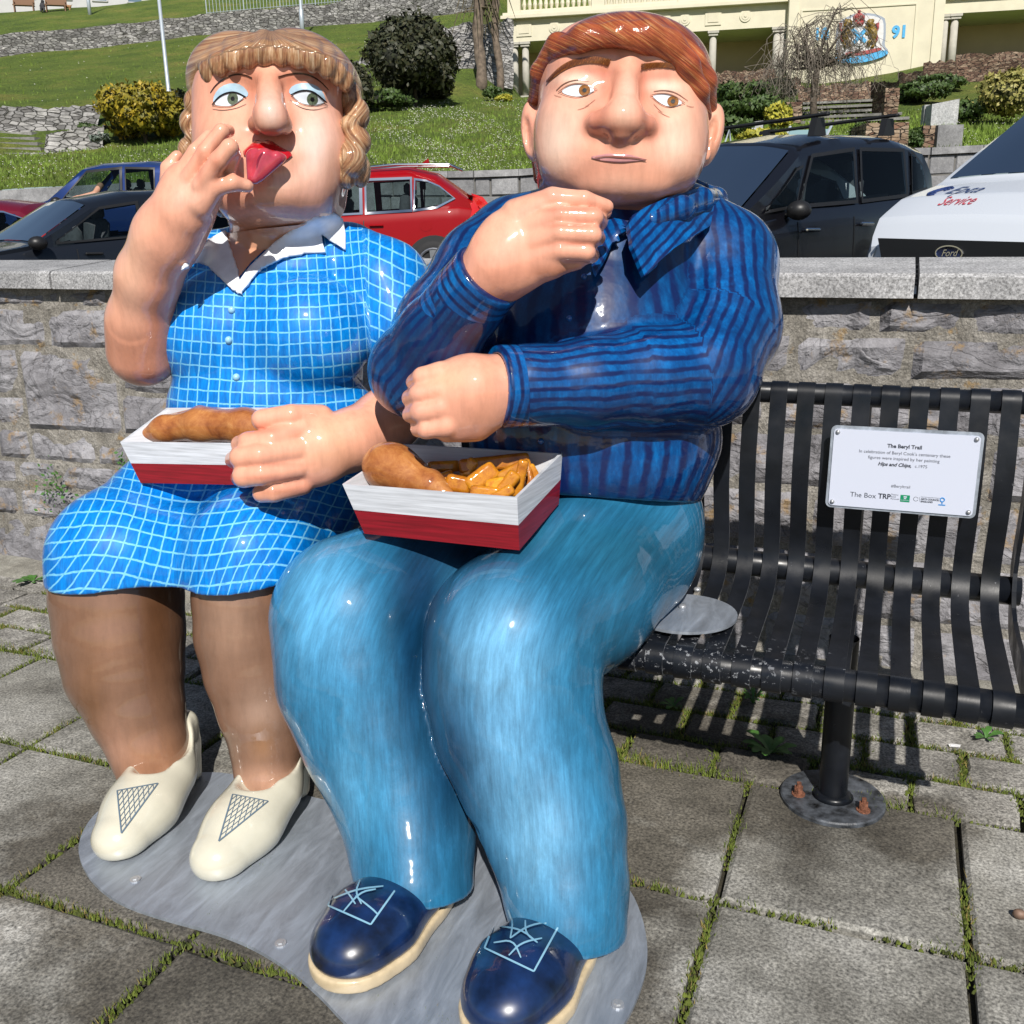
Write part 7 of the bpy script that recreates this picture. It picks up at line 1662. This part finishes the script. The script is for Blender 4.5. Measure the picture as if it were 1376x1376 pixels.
def car(name, label, origin, head, Ln, Wd, Ht, prof, glassx, mat, beltz=.62, extras=(), wheel_r=.33, nose=.86, cat='car', tumble=.80, ws=True):
    """prof: list of (x fraction from rear, top z fraction, belt z fraction) ; glassx: side window polygons in (x frac, z frac)
       origin = ground point of the rear axle centre line; head = unit vector forward"""
    h = np.array([head[0], head[1], 0.]); h /= np.linalg.norm(h); s = np.array([-h[1], h[0], 0.]); slope = np.array([0, 0, .072*h[1]])
    o = np.array(origin, float); t = empty(name, tuple(o), label, cat)
    W_ = lambda x, y, z: o+h*x+slope*x+s*y+np.array([0, 0, z+.072*s[1]*y])
    px_ = np.array([p[0] for p in prof])*Ln; pt_ = np.array([p[1] for p in prof])*Ht; pb_ = np.array([p[2] for p in prof])*Ht
    xs = np.unique(np.concatenate([px_, np.linspace(0, Ln, 96)]))
    def top(x): return np.interp(x, px_, pt_)
    def belt(x): return np.interp(x, px_, pb_)
    def hw(x):
        e = min(x, Ln-x)/Ln; 
        return Wd/2*(nose+(1-nose)*min(1, (e/.13))**.6) if e < .13 else Wd/2
    def sec(x):
        w = hw(x); b = belt(x); tp = max(top(x), b+.004); g = (tp-b)/(Ht*.36); g = min(1, g); wt = w*(.985-(.985-tumble)*g)
        cr = .055*min(1, .3+g)
        return [(w*.90, .24), (w*.985, .34), (w*1.0, .50), (w*.985, b*.85), (w*.965, b-.02), (w*.94, b+.004+.0*g), (w*.94*(1-g)+wt*g, b+(tp-b)*.85), (wt*.92, b+(tp-b)*.97), (wt*.6, tp+cr*.6), (0, tp+cr)]
    def side(x, z):
        S_ = sec(x)
        for (w0, z0), (w1, z1) in zip(S_[:-2], S_[1:-1]):
            if z0 <= z <= z1 and z1 > z0: return w0+(w1-w0)*(z-z0)/(z1-z0)
        return S_[6][0]
    def secf(x):
        S_ = sec(x); a, b = S_[5], S_[6]; c = S_[7]
        return S_[:6]+[(a[0]+(b[0]-a[0])*t_, a[1]+(b[1]-a[1])*t_) for t_ in (.12, .25, .38, .5, .62, .75, .88)]+[b]+S_[7:]
    V = []; Fc = []; rings = []
    for x in xs:
        S_ = secf(x); ring = [W_(x, -w, z) for w, z in S_]+[W_(x, w, z) for w, z in S_[-2::-1]]; rings.append(len(ring)); V += ring
    m_ = rings[0]
    nS = len(secf(0)); half = nS-1
    for i in range(len(xs)-1):
        xm = (xs[i]+xs[i+1])/2; Sm = secf(xm)
        for k in range(m_-1):
            kk = min(k, 2*half-1-k); zm = (Sm[kk][1]+Sm[kk+1][1])/2
            if kk >= 5 and kk < 13 and any(inside([(q[0], q[1]) for q in g], xm/Ln, zm/Ht) for g in glassx): continue
            if ws and kk >= 13+(kk == 13) and ws[0] < xm/Ln < ws[1]: continue
            Fc.append((i*m_+k, i*m_+k+1, (i+1)*m_+k+1, (i+1)*m_+k))
    Fc += [tuple(range(m_)), tuple((len(xs)-1)*m_+k for k in range(m_-1, -1, -1))]
    body = mesh_obj('body', V, Fc, mat, t, True)
    try: body.data.set_sharp_from_angle(angle=radians(35))
    except Exception: pass
    def sidepatch(name, pts, sgn, off, mat_, parent=None):
        poly = [np.array([p[0]*Ln, p[1]*Ht]) for p in pts]; bm = bmesh.new(); bm.faces.new([bm.verts.new((q[0], q[1], 0)) for q in poly])
        for a_, lo, hi in ((0, min(q[0] for q in poly), max(q[0] for q in poly)), (1, min(q[1] for q in poly), max(q[1] for q in poly))):
            for i in range(1, 7):
                c_ = lo+(hi-lo)*i/7; co = [0, 0, 0]; co[a_] = c_; no = [0, 0, 0]; no[a_] = 1; bmesh.ops.bisect_plane(bm, geom=list(bm.verts)+list(bm.edges)+list(bm.faces), plane_co=co, plane_no=no, dist=1e-5)
        VV = [W_(v.co.x, sgn*(side(v.co.x, v.co.y)+off), v.co.y) for v in bm.verts]; bm.verts.index_update(); FF = [[v.index for v in f.verts] for f in bm.faces]; bm.free()
        return mesh_obj(name, VV, FF, mat_, parent or t, True)
    for sgn in (-1, 1):
        for j, g in enumerate(glassx):
            c = np.mean(np.array(g), axis=0); gl = sidepatch('side_window', g, sgn, .012, M_cg); 
            def dens(pl): return [np.array(a_)*(1-u)+np.array(b_)*u for a_, b_ in zip(pl, list(pl[1:])+[pl[0]]) for u in (0, .2, .4, .6, .8)]
            A_ = dens([c+(np.array(q)-c)*np.array([.985, .97]) for q in g]); B_ = dens([c+(np.array(q)-c)*np.array([1.07, 1.13]) for q in g]); n_ = len(A_)
            VV = [W_(q[0]*Ln, sgn*(side(q[0]*Ln, q[1]*Ht)+.016), q[1]*Ht) for q in A_+B_]; mesh_obj('window_trim', VV, [(i, (i+1) % n_, n_+(i+1) % n_, n_+i) for i in range(n_)], extras_d.get('trim', M_trim), gl, True)
        for x in (.40, .60):                       # door seams
            sidepatch('door_seam', [(x-.0015, .28), (x+.0015, .28), (x+.0015, .60), (x-.0015, .60)], sgn, .003, M_trim)
        for x in (.36, .56): 
            c = W_(x*Ln, sgn*(side(x*Ln, .555*Ht)+.025), .555*Ht); mb = MB(); mb.box(c, (.20, .03, .028), (h, s, [0, 0, 1]), bev=.01); mb.build('door_handle', extras_d.get('handle', mat), t)
        for xw in (.185, .81):
            x = xw*Ln; c = W_(x, sgn*(Wd/2-.10), wheel_r); mb = MB()
            pr = [(.0, .11), (wheel_r*.62, .11), (wheel_r*.66, .115), (wheel_r*.92, .112), (wheel_r, .08), (wheel_r, -.10)]
            nn = 28; VV = []; 
            for r_, yy in pr:
                for k in range(nn): VV.append(c+(h*cos(2*pi*k/nn)+np.array([0, 0, 1])*sin(2*pi*k/nn))*max(r_, .001)+s*sgn*yy)
            mb.add(VV, [(i*nn+k, i*nn+(k+1) % nn, (i+1)*nn+(k+1) % nn, (i+1)*nn+k) for i in range(len(pr)-1) for k in range(nn)]); wl = mb.build('wheel', M_tyre, t, True)
            mb = MB()
            for k in range(5):
                a = 2*pi*k/5+.3; d = h*cos(a)+np.array([0, 0, 1])*sin(a); pp = c+s*sgn*.118
                mb.prism([pp-np.cross(d, s)*.035, pp+np.cross(d, s)*.035, pp+d*wheel_r*.62+np.cross(d, s)*.05, pp+d*wheel_r*.62-np.cross(d, s)*.05], s*sgn*.02)
            mb.tube([c+s*sgn*.13+(h*cos(a)+np.array([0, 0, 1])*sin(a))*wheel_r*.63 for a in np.linspace(0, 2*pi, 25)], .018, 5); mb.build('rim', M_rim, wl)
            ar = [((x+(wheel_r+.07)*cos(a))/Ln, max(.22, wheel_r+(wheel_r+.07)*sin(a))/Ht) for a in np.linspace(-.3, pi+.3, 18)]; sidepatch('wheel_arch', ar, sgn, .004, M_trim)
        c = W_(.70*Ln if 'mx' not in extras_d else extras_d['mx']*Ln, sgn*(Wd/2+.06), belt(.66*Ln)+.06); mb = MB(); mb.ball(c, (.095, .105, .075), 12, 8); mb.tube([c, c-s*sgn*.18-[0, 0, .05]], .02, 5); mb.build('wing_mirror', extras_d.get('mirror', M_trim), t, True)
    # windscreens: strips over the sloping top surface between two stations
    def topstrip(name, x0, x1, wfrac, mat_):
        VV = []; FF = []; n_ = 10; m2 = 10
        for i in range(n_+1):
            x = (x0+(x1-x0)*i/n_)*Ln; S_ = sec(x); e = [S_[7], S_[8], S_[9]]
            for k in range(m2+1):
                y = (2*k/m2-1)*wfrac*S_[7][0]; ay_ = abs(y); z = np.interp(ay_, [0, S_[8][0], S_[7][0], S_[6][0]+1e-4], [S_[9][1], S_[8][1], S_[7][1], S_[6][1]]); VV.append(W_(x, y, z+.010))
        for i in range(n_):
            for k in range(m2): FF.append((i*(m2+1)+k, i*(m2+1)+k+1, (i+1)*(m2+1)+k+1, (i+1)*(m2+1)+k))
        return mesh_obj(name, VV, FF, mat_, t, True)
    if ws:
        topstrip('windscreen', *ws, .99, M_cg)
        bz = belt(.5*Ln)
        def ibox(nm, x, y, z, d, mt, par=None, bev=.03, tilt_=0):
            a3 = h*cos(tilt_)+np.array([0, 0, 1])*sin(tilt_); c3 = -h*sin(tilt_)+np.array([0, 0, 1])*cos(tilt_); mb = MB(); mb.box(W_(x, y, z), d, (a3, s, c3), bev=bev); return mb.build(nm, mt, par or t, True)
        ibox('cabin_floor', .45*Ln, 0, bz-.42, (.62*Ln, Wd*.86, .05), M_dash, None, .01)
        ibox('dashboard', (ws[1]-.045)*Ln, 0, belt(ws[1]*Ln)-.07, (.42, Wd*.84, .16), M_dash, None, .05)
        for xr in (.28, .50):
            for sy in (-.36, .36):
                st_ = ibox('seat', xr*Ln, sy, bz-.06, (.16, .46, .62), M_seat, None, .05, .12); ibox('headrest', xr*Ln-.05, sy, bz+.32, (.10, .26, .17), M_seat, st_, .04)
        mb = MB(); cw = W_((ws[1]-.11)*Ln, -.36*(1 if True else 1), belt(.6*Ln)+.02); mb.tube([cw+s*.18*cos(a)+(np.array([0, 0, 1])*.9-h*.4)*.18*sin(a) for a in np.linspace(0, 2*pi, 21)], .014, 5); mb.tube([cw-s*.17, cw, cw+s*.17], .018, 4); mb.build('steering_wheel', M_dash, t)
    return t, W_, side, sidepatch, topstrip, h, s
extras_d = {}
def gp_(x, y, D): p = at(x, y, D); return np.array([p[0], p[1], gz(p[0], p[1])])
hatch = [(0, .42, .40), (.02, .66, .62), (.06, .78, .66), (.14, .95, .67), (.26, 1.0, .665), (.42, 1.0, .65), (.54, .95, .635), (.70, .66, .62), (.72, .65, .61), (.86, .60, .57), (.96, .50, .48), (1.0, .36, .34)]
gl_h = [[(.10, .68), (.13, .84), (.20, .91), (.24, .92), (.22, .68)], [(.25, .68), (.26, .925), (.39, .93), (.40, .68)], [(.42, .67), (.42, .925), (.52, .895), (.64, .68), (.64, .66)]]
# red SUV behind the two statues
W0 = at(585, 352, 13.6); hd = -CR*np.array([1, 1, 0]); extras_d = {'trim': M_chrome, 'mirror': M_trim}
suvp = [(0, .42, .40), (.012, .58, .54), (.04, .68, .64), (.10, .80, .67), (.17, .93, .67), (.26, 1.0, .665), (.40, 1.0, .65), (.54, .96, .64), (.70, .70, .63), (.73, .685, .62), (.88, .63, .59), (.97, .52, .5), (1.0, .36, .34)]
gl_s = [[(.115, .75), (.16, .85), (.20, .90), (.235, .915), (.24, .67), (.17, .685)], [(.25, .67), (.25, .925), (.39, .93), (.39, .665)], [(.41, .665), (.41, .93), (.51, .905), (.65, .69), (.65, .665)]]
hdn = hd/np.linalg.norm(hd); og = W0-hdn*(.115*4.5); og = np.array([og[0], og[1]+.82, 1.27])
M_redp = simple('bright_red_paint', (0.26, 0.001, 0.004), .4, 0, coat=.35, spec=.1)
t, W_, side, sp, ts, h_, s_ = car('red_suv', 'bright red estate car with silver roof rail behind the statues', og, hdn, 4.5, 1.8, 1.62, suvp, gl_s, M_redp, ws=(.555, .70))
def both(fn):
    for sg in (-1, 1): fn(sg)
both(lambda sg: sp('tail_lamp', [(.005, .50), (.012, .66), (.035, .74), (.075, .78), (.06, .64), (.075, .50)], sg, .012, M_rl)); both(lambda sg: sp('lower_cladding', [(.28, .17), (.28, .24), (.72, .24), (.72, .17)], sg, .01, M_trim))
both(lambda sg: sp('fuel_flap', [(.205+.02*cos(a), .53+.045*sin(a)) for a in np.linspace(0, 6.28, 14)[:-1]], sg, .004, M_redp)) 
for sg in (-1, 1): mb = MB(); mb.tube([W_(x*4.5, sg*.62, z) for x, z in ((.10, 1.60), (.13, 1.67), (.3, 1.70), (.5, 1.66), (.53, 1.60))], .022, 6); mb.build('roof_rail', M_chrome, t, True)
mb = MB(); mb.prism([W_(.20*4.5, 0, 1.68), W_(.24*4.5, 0, 1.68), W_(.205*4.5, 0, 1.78)], s_*.02); mb.build('aerial_fin', M_redp, t)
# dark red hatchback at the far left
extras_d = {'trim': M_chrome}; hd = -CR*np.array([1, 1, 0]); hd /= np.linalg.norm(hd); og = gp_(104, 300, 14.2)+hd*.55; og = og+np.array([0, .8, 0])
t, W_, side, sp, ts, h_, s_ = car('dark_red_hatchback', 'dark red hatchback at the left edge of the photograph', og, hd, 4.1, 1.75, 1.47, hatch, gl_h, paint('dark_red_paint', (0.16, 0.006, 0.022)), ws=(.55, .69))
both(lambda sg: sp('tail_lamp', [(.0, .52), (.004, .66), (.06, .70), (.12, .62), (.10, .54)], sg, .012, M_rl))
# blue pickup with an arm resting on the window
pk_ = [(0, .50, .48), (.01, .58, .56), (.30, .60, .58), (.325, .62, .60), (.335, .97, .60), (.40, 1.0, .60), (.56, 1.0, .60), (.62, .97, .60), (.74, .66, .60), (.76, .64, .59), (.92, .60, .56), (.98, .5, .48), (1.0, .36, .34)]
gl_p = [[(.36, .65), (.36, .93), (.46, .95), (.46, .65)], [(.48, .63), (.48, .95), (.60, .93), (.685, .66), (.685, .63)]]
extras_d = {}; og = gp_(112, 262, 17.5)-hd*5.2*.55; og = np.array([og[0], og[1]+.9, 1.88]); 
t, W_, side, sp, ts, h_, s_ = car('blue_pickup', 'dark blue pickup truck behind the dark saloon car with its window open', og, hd, 5.2, 1.85, 1.64, pk_, gl_p, paint('dark_blue_paint', (0.006, 0.028, 0.14)), wheel_r=.38, ws=(.625, .735), cat='pickup')
sgn = -1 if (s_ @ CF) > 0 else 1
f = Field(); e = W_(.565*5.2, sgn*(.93), 1.14); w = W_(.61*5.2, sgn*1.02, 1.10); c = W_(.56*5.2, sgn*.7, 1.28)
f.chain([wr(c, .06), wr(e, .05), wr(w, .035)], .02); f.ell((*wpx(w-h_*(-.05)), ), (3.2, 2.2, 2.4), .01)
for k in range(4): q = w+h_*.09+np.array([0, 0, -.015*k+.02]); f.cone(wr(w+h_*.03+np.array([0, 0, .02-.012*k]), .013), wr(q+h_*.05-[0, 0, .02], .009), .004)
tag(field_obj('person', f, .012, simple('bare_skin', (0.45, 0.24, 0.16), .6), None, 1), 'bare forearm and hand of a driver resting on the blue pickup window', 'person')
# dark saloon in front of them
extras_d = {'handle': M_trim}; hd2 = np.array([hd[0]*cos(.80)-hd[1]*sin(.80), hd[0]*sin(.80)+hd[1]*cos(.80), 0]); og = gp_(300, 300, 13.0); og = og+np.array([.35, .0, .02])
t, W_, side, sp, ts, h_, s_ = car('dark_saloon', 'near black saloon car angled towards the wall at the left', og, hd2, 4.4, 1.78, 1.40, hatch, gl_h, paint('blue_black_paint', (0.010, 0.013, 0.020)), ws=(.55, .695))
# black people carrier with roof bars
rr = at(1226, 214, 8.6); ff = at(960, 240, 6.9); hd3 = (ff-rr)*np.array([1, 1, 0]); hd3 /= np.linalg.norm(hd3); sd = np.array([-hd3[1], hd3[0], 0]); sd = sd if sd[0] > 0 else -sd
og = np.array([rr[0], rr[1], 0])-sd*.72-hd3*.50; og[2] = gz(og[0], og[1])-.02
mpv = [(0, .42, .40), (.012, .60, .56), (.04, .80, .66), (.08, .95, .67), (.20, 1.0, .67), (.42, 1.01, .655), (.56, .97, .64), (.66, .82, .62), (.78, .645, .60), (.80, .635, .59), (.90, .57, .54), (.97, .48, .46), (1.0, .36, .34)]
gl_m = [[(.075, .72), (.09, .84), (.14, .915), (.155, .70)], [(.18, .69), (.175, .925), (.34, .935), (.36, .68)], [(.385, .68), (.37, .935), (.52, .91), (.585, .68)], [(.60, .68), (.56, .86), (.585, .845), (.70, .665)]]
extras_d = {'handle': M_chrome, 'mx': .63}
t, W_, side, sp, ts, h_, s_ = car('black_people_carrier', 'shiny black people carrier with two roof bars right of the man statue', og, hd3, 4.05, 1.72, 1.56, mpv, gl_m, simple('black_paint_metallic', (0.004, 0.004, 0.006), .3, 0, coat=1), ws=(.575, .775))
for x in (.20, .47):
    mb = MB(); mb.box(W_(x*4.05, 0, 1.72), (.05, 1.45, .028), (h_, s_, [0, 0, 1]), bev=.01); b_ = mb.build('roof_bar', M_trim, t)
    for sg in (-.62, .62): mb = MB(); mb.prism([W_(x*4.05-.09, sg-.03, 1.58), W_(x*4.05+.09, sg-.03, 1.58), W_(x*4.05+.05, sg-.03, 1.72), W_(x*4.05-.05, sg-.03, 1.72)], s_*.06); mb.build('bar_foot', M_trim, b_)
both(lambda sg: sp('tail_lamp', [(.004, .50), (.01, .66), (.06, .70), (.10, .64), (.04, .5)], sg, .012, M_rl))
mb = MB(); mb.ball(W_(.74*4.05, .35*(1 if (s_[0] > 0) else -1)*-1, .98), (.05, .03, .06), 8, 5); mb.build('dashboard_charm', M_hl, t)
# white van facing the wall
hd4 = np.array([-.66, -.75, 0]); hd4 /= np.linalg.norm(hd4); fl = at(1158, 330, 6.9); sd4 = np.array([-hd4[1], hd4[0], 0]); sd4 = sd4 if sd4[0] > 0 else -sd4
LV, WV, HV = 4.7, 1.85, 1.86; og = np.array([fl[0], fl[1], 0])+sd4*(WV/2*.93)-hd4*(LV-.08); og[2] = gz(og[0], og[1])+.02
vanp = [(0, .5, .48), (.01, .97, .56), (.1, 1.0, .56), (.55, 1.0, .58), (.62, .965, .58), (.815, .62, .58), (.83, .605, .57), (.91, .565, .53), (.97, .50, .47), (1.0, .40, .38)]
extras_d = {'mirror': M_trim, 'mx': .60}; M_vanp = paint('white_van_paint', (0.60, 0.64, 0.70), 0)
t, W_, side, sp, ts, h_, s_ = car('white_van', 'white van facing the wall with lettering on its bonnet', og, hd4, LV, WV, HV, vanp, [[(.55, .62), (.55, .92), (.62, .91), (.77, .64)]], M_vanp, ws=(.625, .812), cat='van', nose=.80, wheel_r=.34)
LVx = LV
def vfront(u, z, o=0): return W_(LV+.012+o, u, z)
sg4 = 1 if (s_ @ sd4) > 0 else -1
mb = MB(); mb.prism([vfront(sg4*u, z, 0) for u, z in ((-.50, .50), (.50, .50), (.60, .80), (-.60, .80))], h_*.035); gr = mb.build('grille', M_trim, t)
for k in range(5): mb = MB(); mb.box(vfront(0, .53+.03*k, .04), (.012, .9, .008), (h_, s_, [0, 0, 1])); mb.build('grille_bar', simple('grille_grey', (.05, .05, .055), .4) if k == 0 else bpy.data.materials['grille_grey'], gr)
for u in (-.80, .80):
    mb = MB(); mb.prism([W_(LV-.16, sg4*u*1.07, .60), W_(LV-.02, sg4*u*.86, .62), W_(LV-.04, sg4*u*.80, .72), W_(LV-.26, sg4*u*1.10, .78)], h_*.05+np.array([0, 0, .01])); mb.build('headlight', M_hl, t)
mb = MB(); q = vfront(sg4*0.0, .80, .02)
oval = [W_(LV+.035, sg4*0+.10*cos(a), .72+.045*sin(a)) for a in np.linspace(0, 2*pi, 25)[:-1]]
mb.prism(oval, h_*.012); bd = mb.build('badge', simple('badge_blue', (0.01, 0.03, 0.14), .2, coat=1), t); mb = MB(); mb.tube([W_(LV+.05, .102*cos(a), .72+.047*sin(a)) for a in np.linspace(0, 2*pi, 25)], .006, 5); mb.build('badge_rim', M_chrome, bd)
sv = sd4
def vf(u, v, w): return W_(LV+.052+w, 0, .72)+sv*u+np.array([0, 0, v])
text('Ford', 0, -.018, .062, M_chrome, bd, vf, off=0, shear=.35)
# lettering on the bonnet
def bon(u, v, w):
    x = LV*.885-v*1.0; xx = min(max(x, LV*.82), LV*.99)
    zt = np.interp(xx, np.array([p[0] for p in vanp])*LV, np.array([p[1] for p in vanp])*HV); cr = .055*.33
    yy = abs(u-.02); 
    return W_(LV*.865+v, 0, 0)+sv*(u-.30)+np.array([0, 0, zt-0+cr*(1-min(1, yy))*.9+.016]) if False else np.array(bonhit(LV*.905-v*1.7, u-.60))
Vb = np.array([(og_.co if False else og_) for og_ in [0]]) if False else None
vb = [o for o in bpy.data.objects if o.parent == t and o.name.startswith('body')][0]; Mw = Matrix.Translation(t.location)
T_van = BVHTree.FromPolygons([Mw @ v.co for v in vb.data.vertices], [list(p.vertices) for p in vb.data.polygons])
def bonhit(x, u):
    p = W_(x, 0, 0)+sv*u; h2 = T_van.ray_cast(Vector((p[0], p[1], 5)), Vector((0, 0, -1))); q = np.array(h2[0]) if h2[0] is not None else p+np.array([0, 0, 1]); return q+np.array([0, 0, .006])
text('Epta', .10, 0, .16, simple('van_navy_print', (0.02, 0.04, 0.14), .4), t, bon, 'LEFT', sx=.95); text('Service', .20, -.105, .10, simple('van_red_print', (0.5, 0.06, 0.08), .4), t, bon, 'LEFT', sx=.95)
mb = MB(); 
for k, (r0, a0, a1) in enumerate(((.062, .6, 5.2), (.045, .4, 5.0), (.028, .2, 4.8))):
    mb.tube([bonhit(LV*.905-(.09+1.7*r0*sin(a)), -.60+r0*cos(a)) for a in np.linspace(a0, a1, 14)], .009, 4)
mb.build('round_logo', bpy.data.materials['van_navy_print'], t)
# interior hints behind the van windscreen: wheel and a sheet on the dashboard
# white car mostly hidden behind the man
extras_d = {}; og = gp_(612, 330, 9.2); og = og-hd*3.9; og[2] = gz(og[0], og[1])-.0; t, W_, side, sp, ts, h_, s_ = car('white_car', 'white car almost hidden behind the raised hand of the man statue', og, hd, 3.9, 1.7, 1.42, hatch, gl_h, bpy.data.materials['white_van_paint'], ws=(.55, .69))
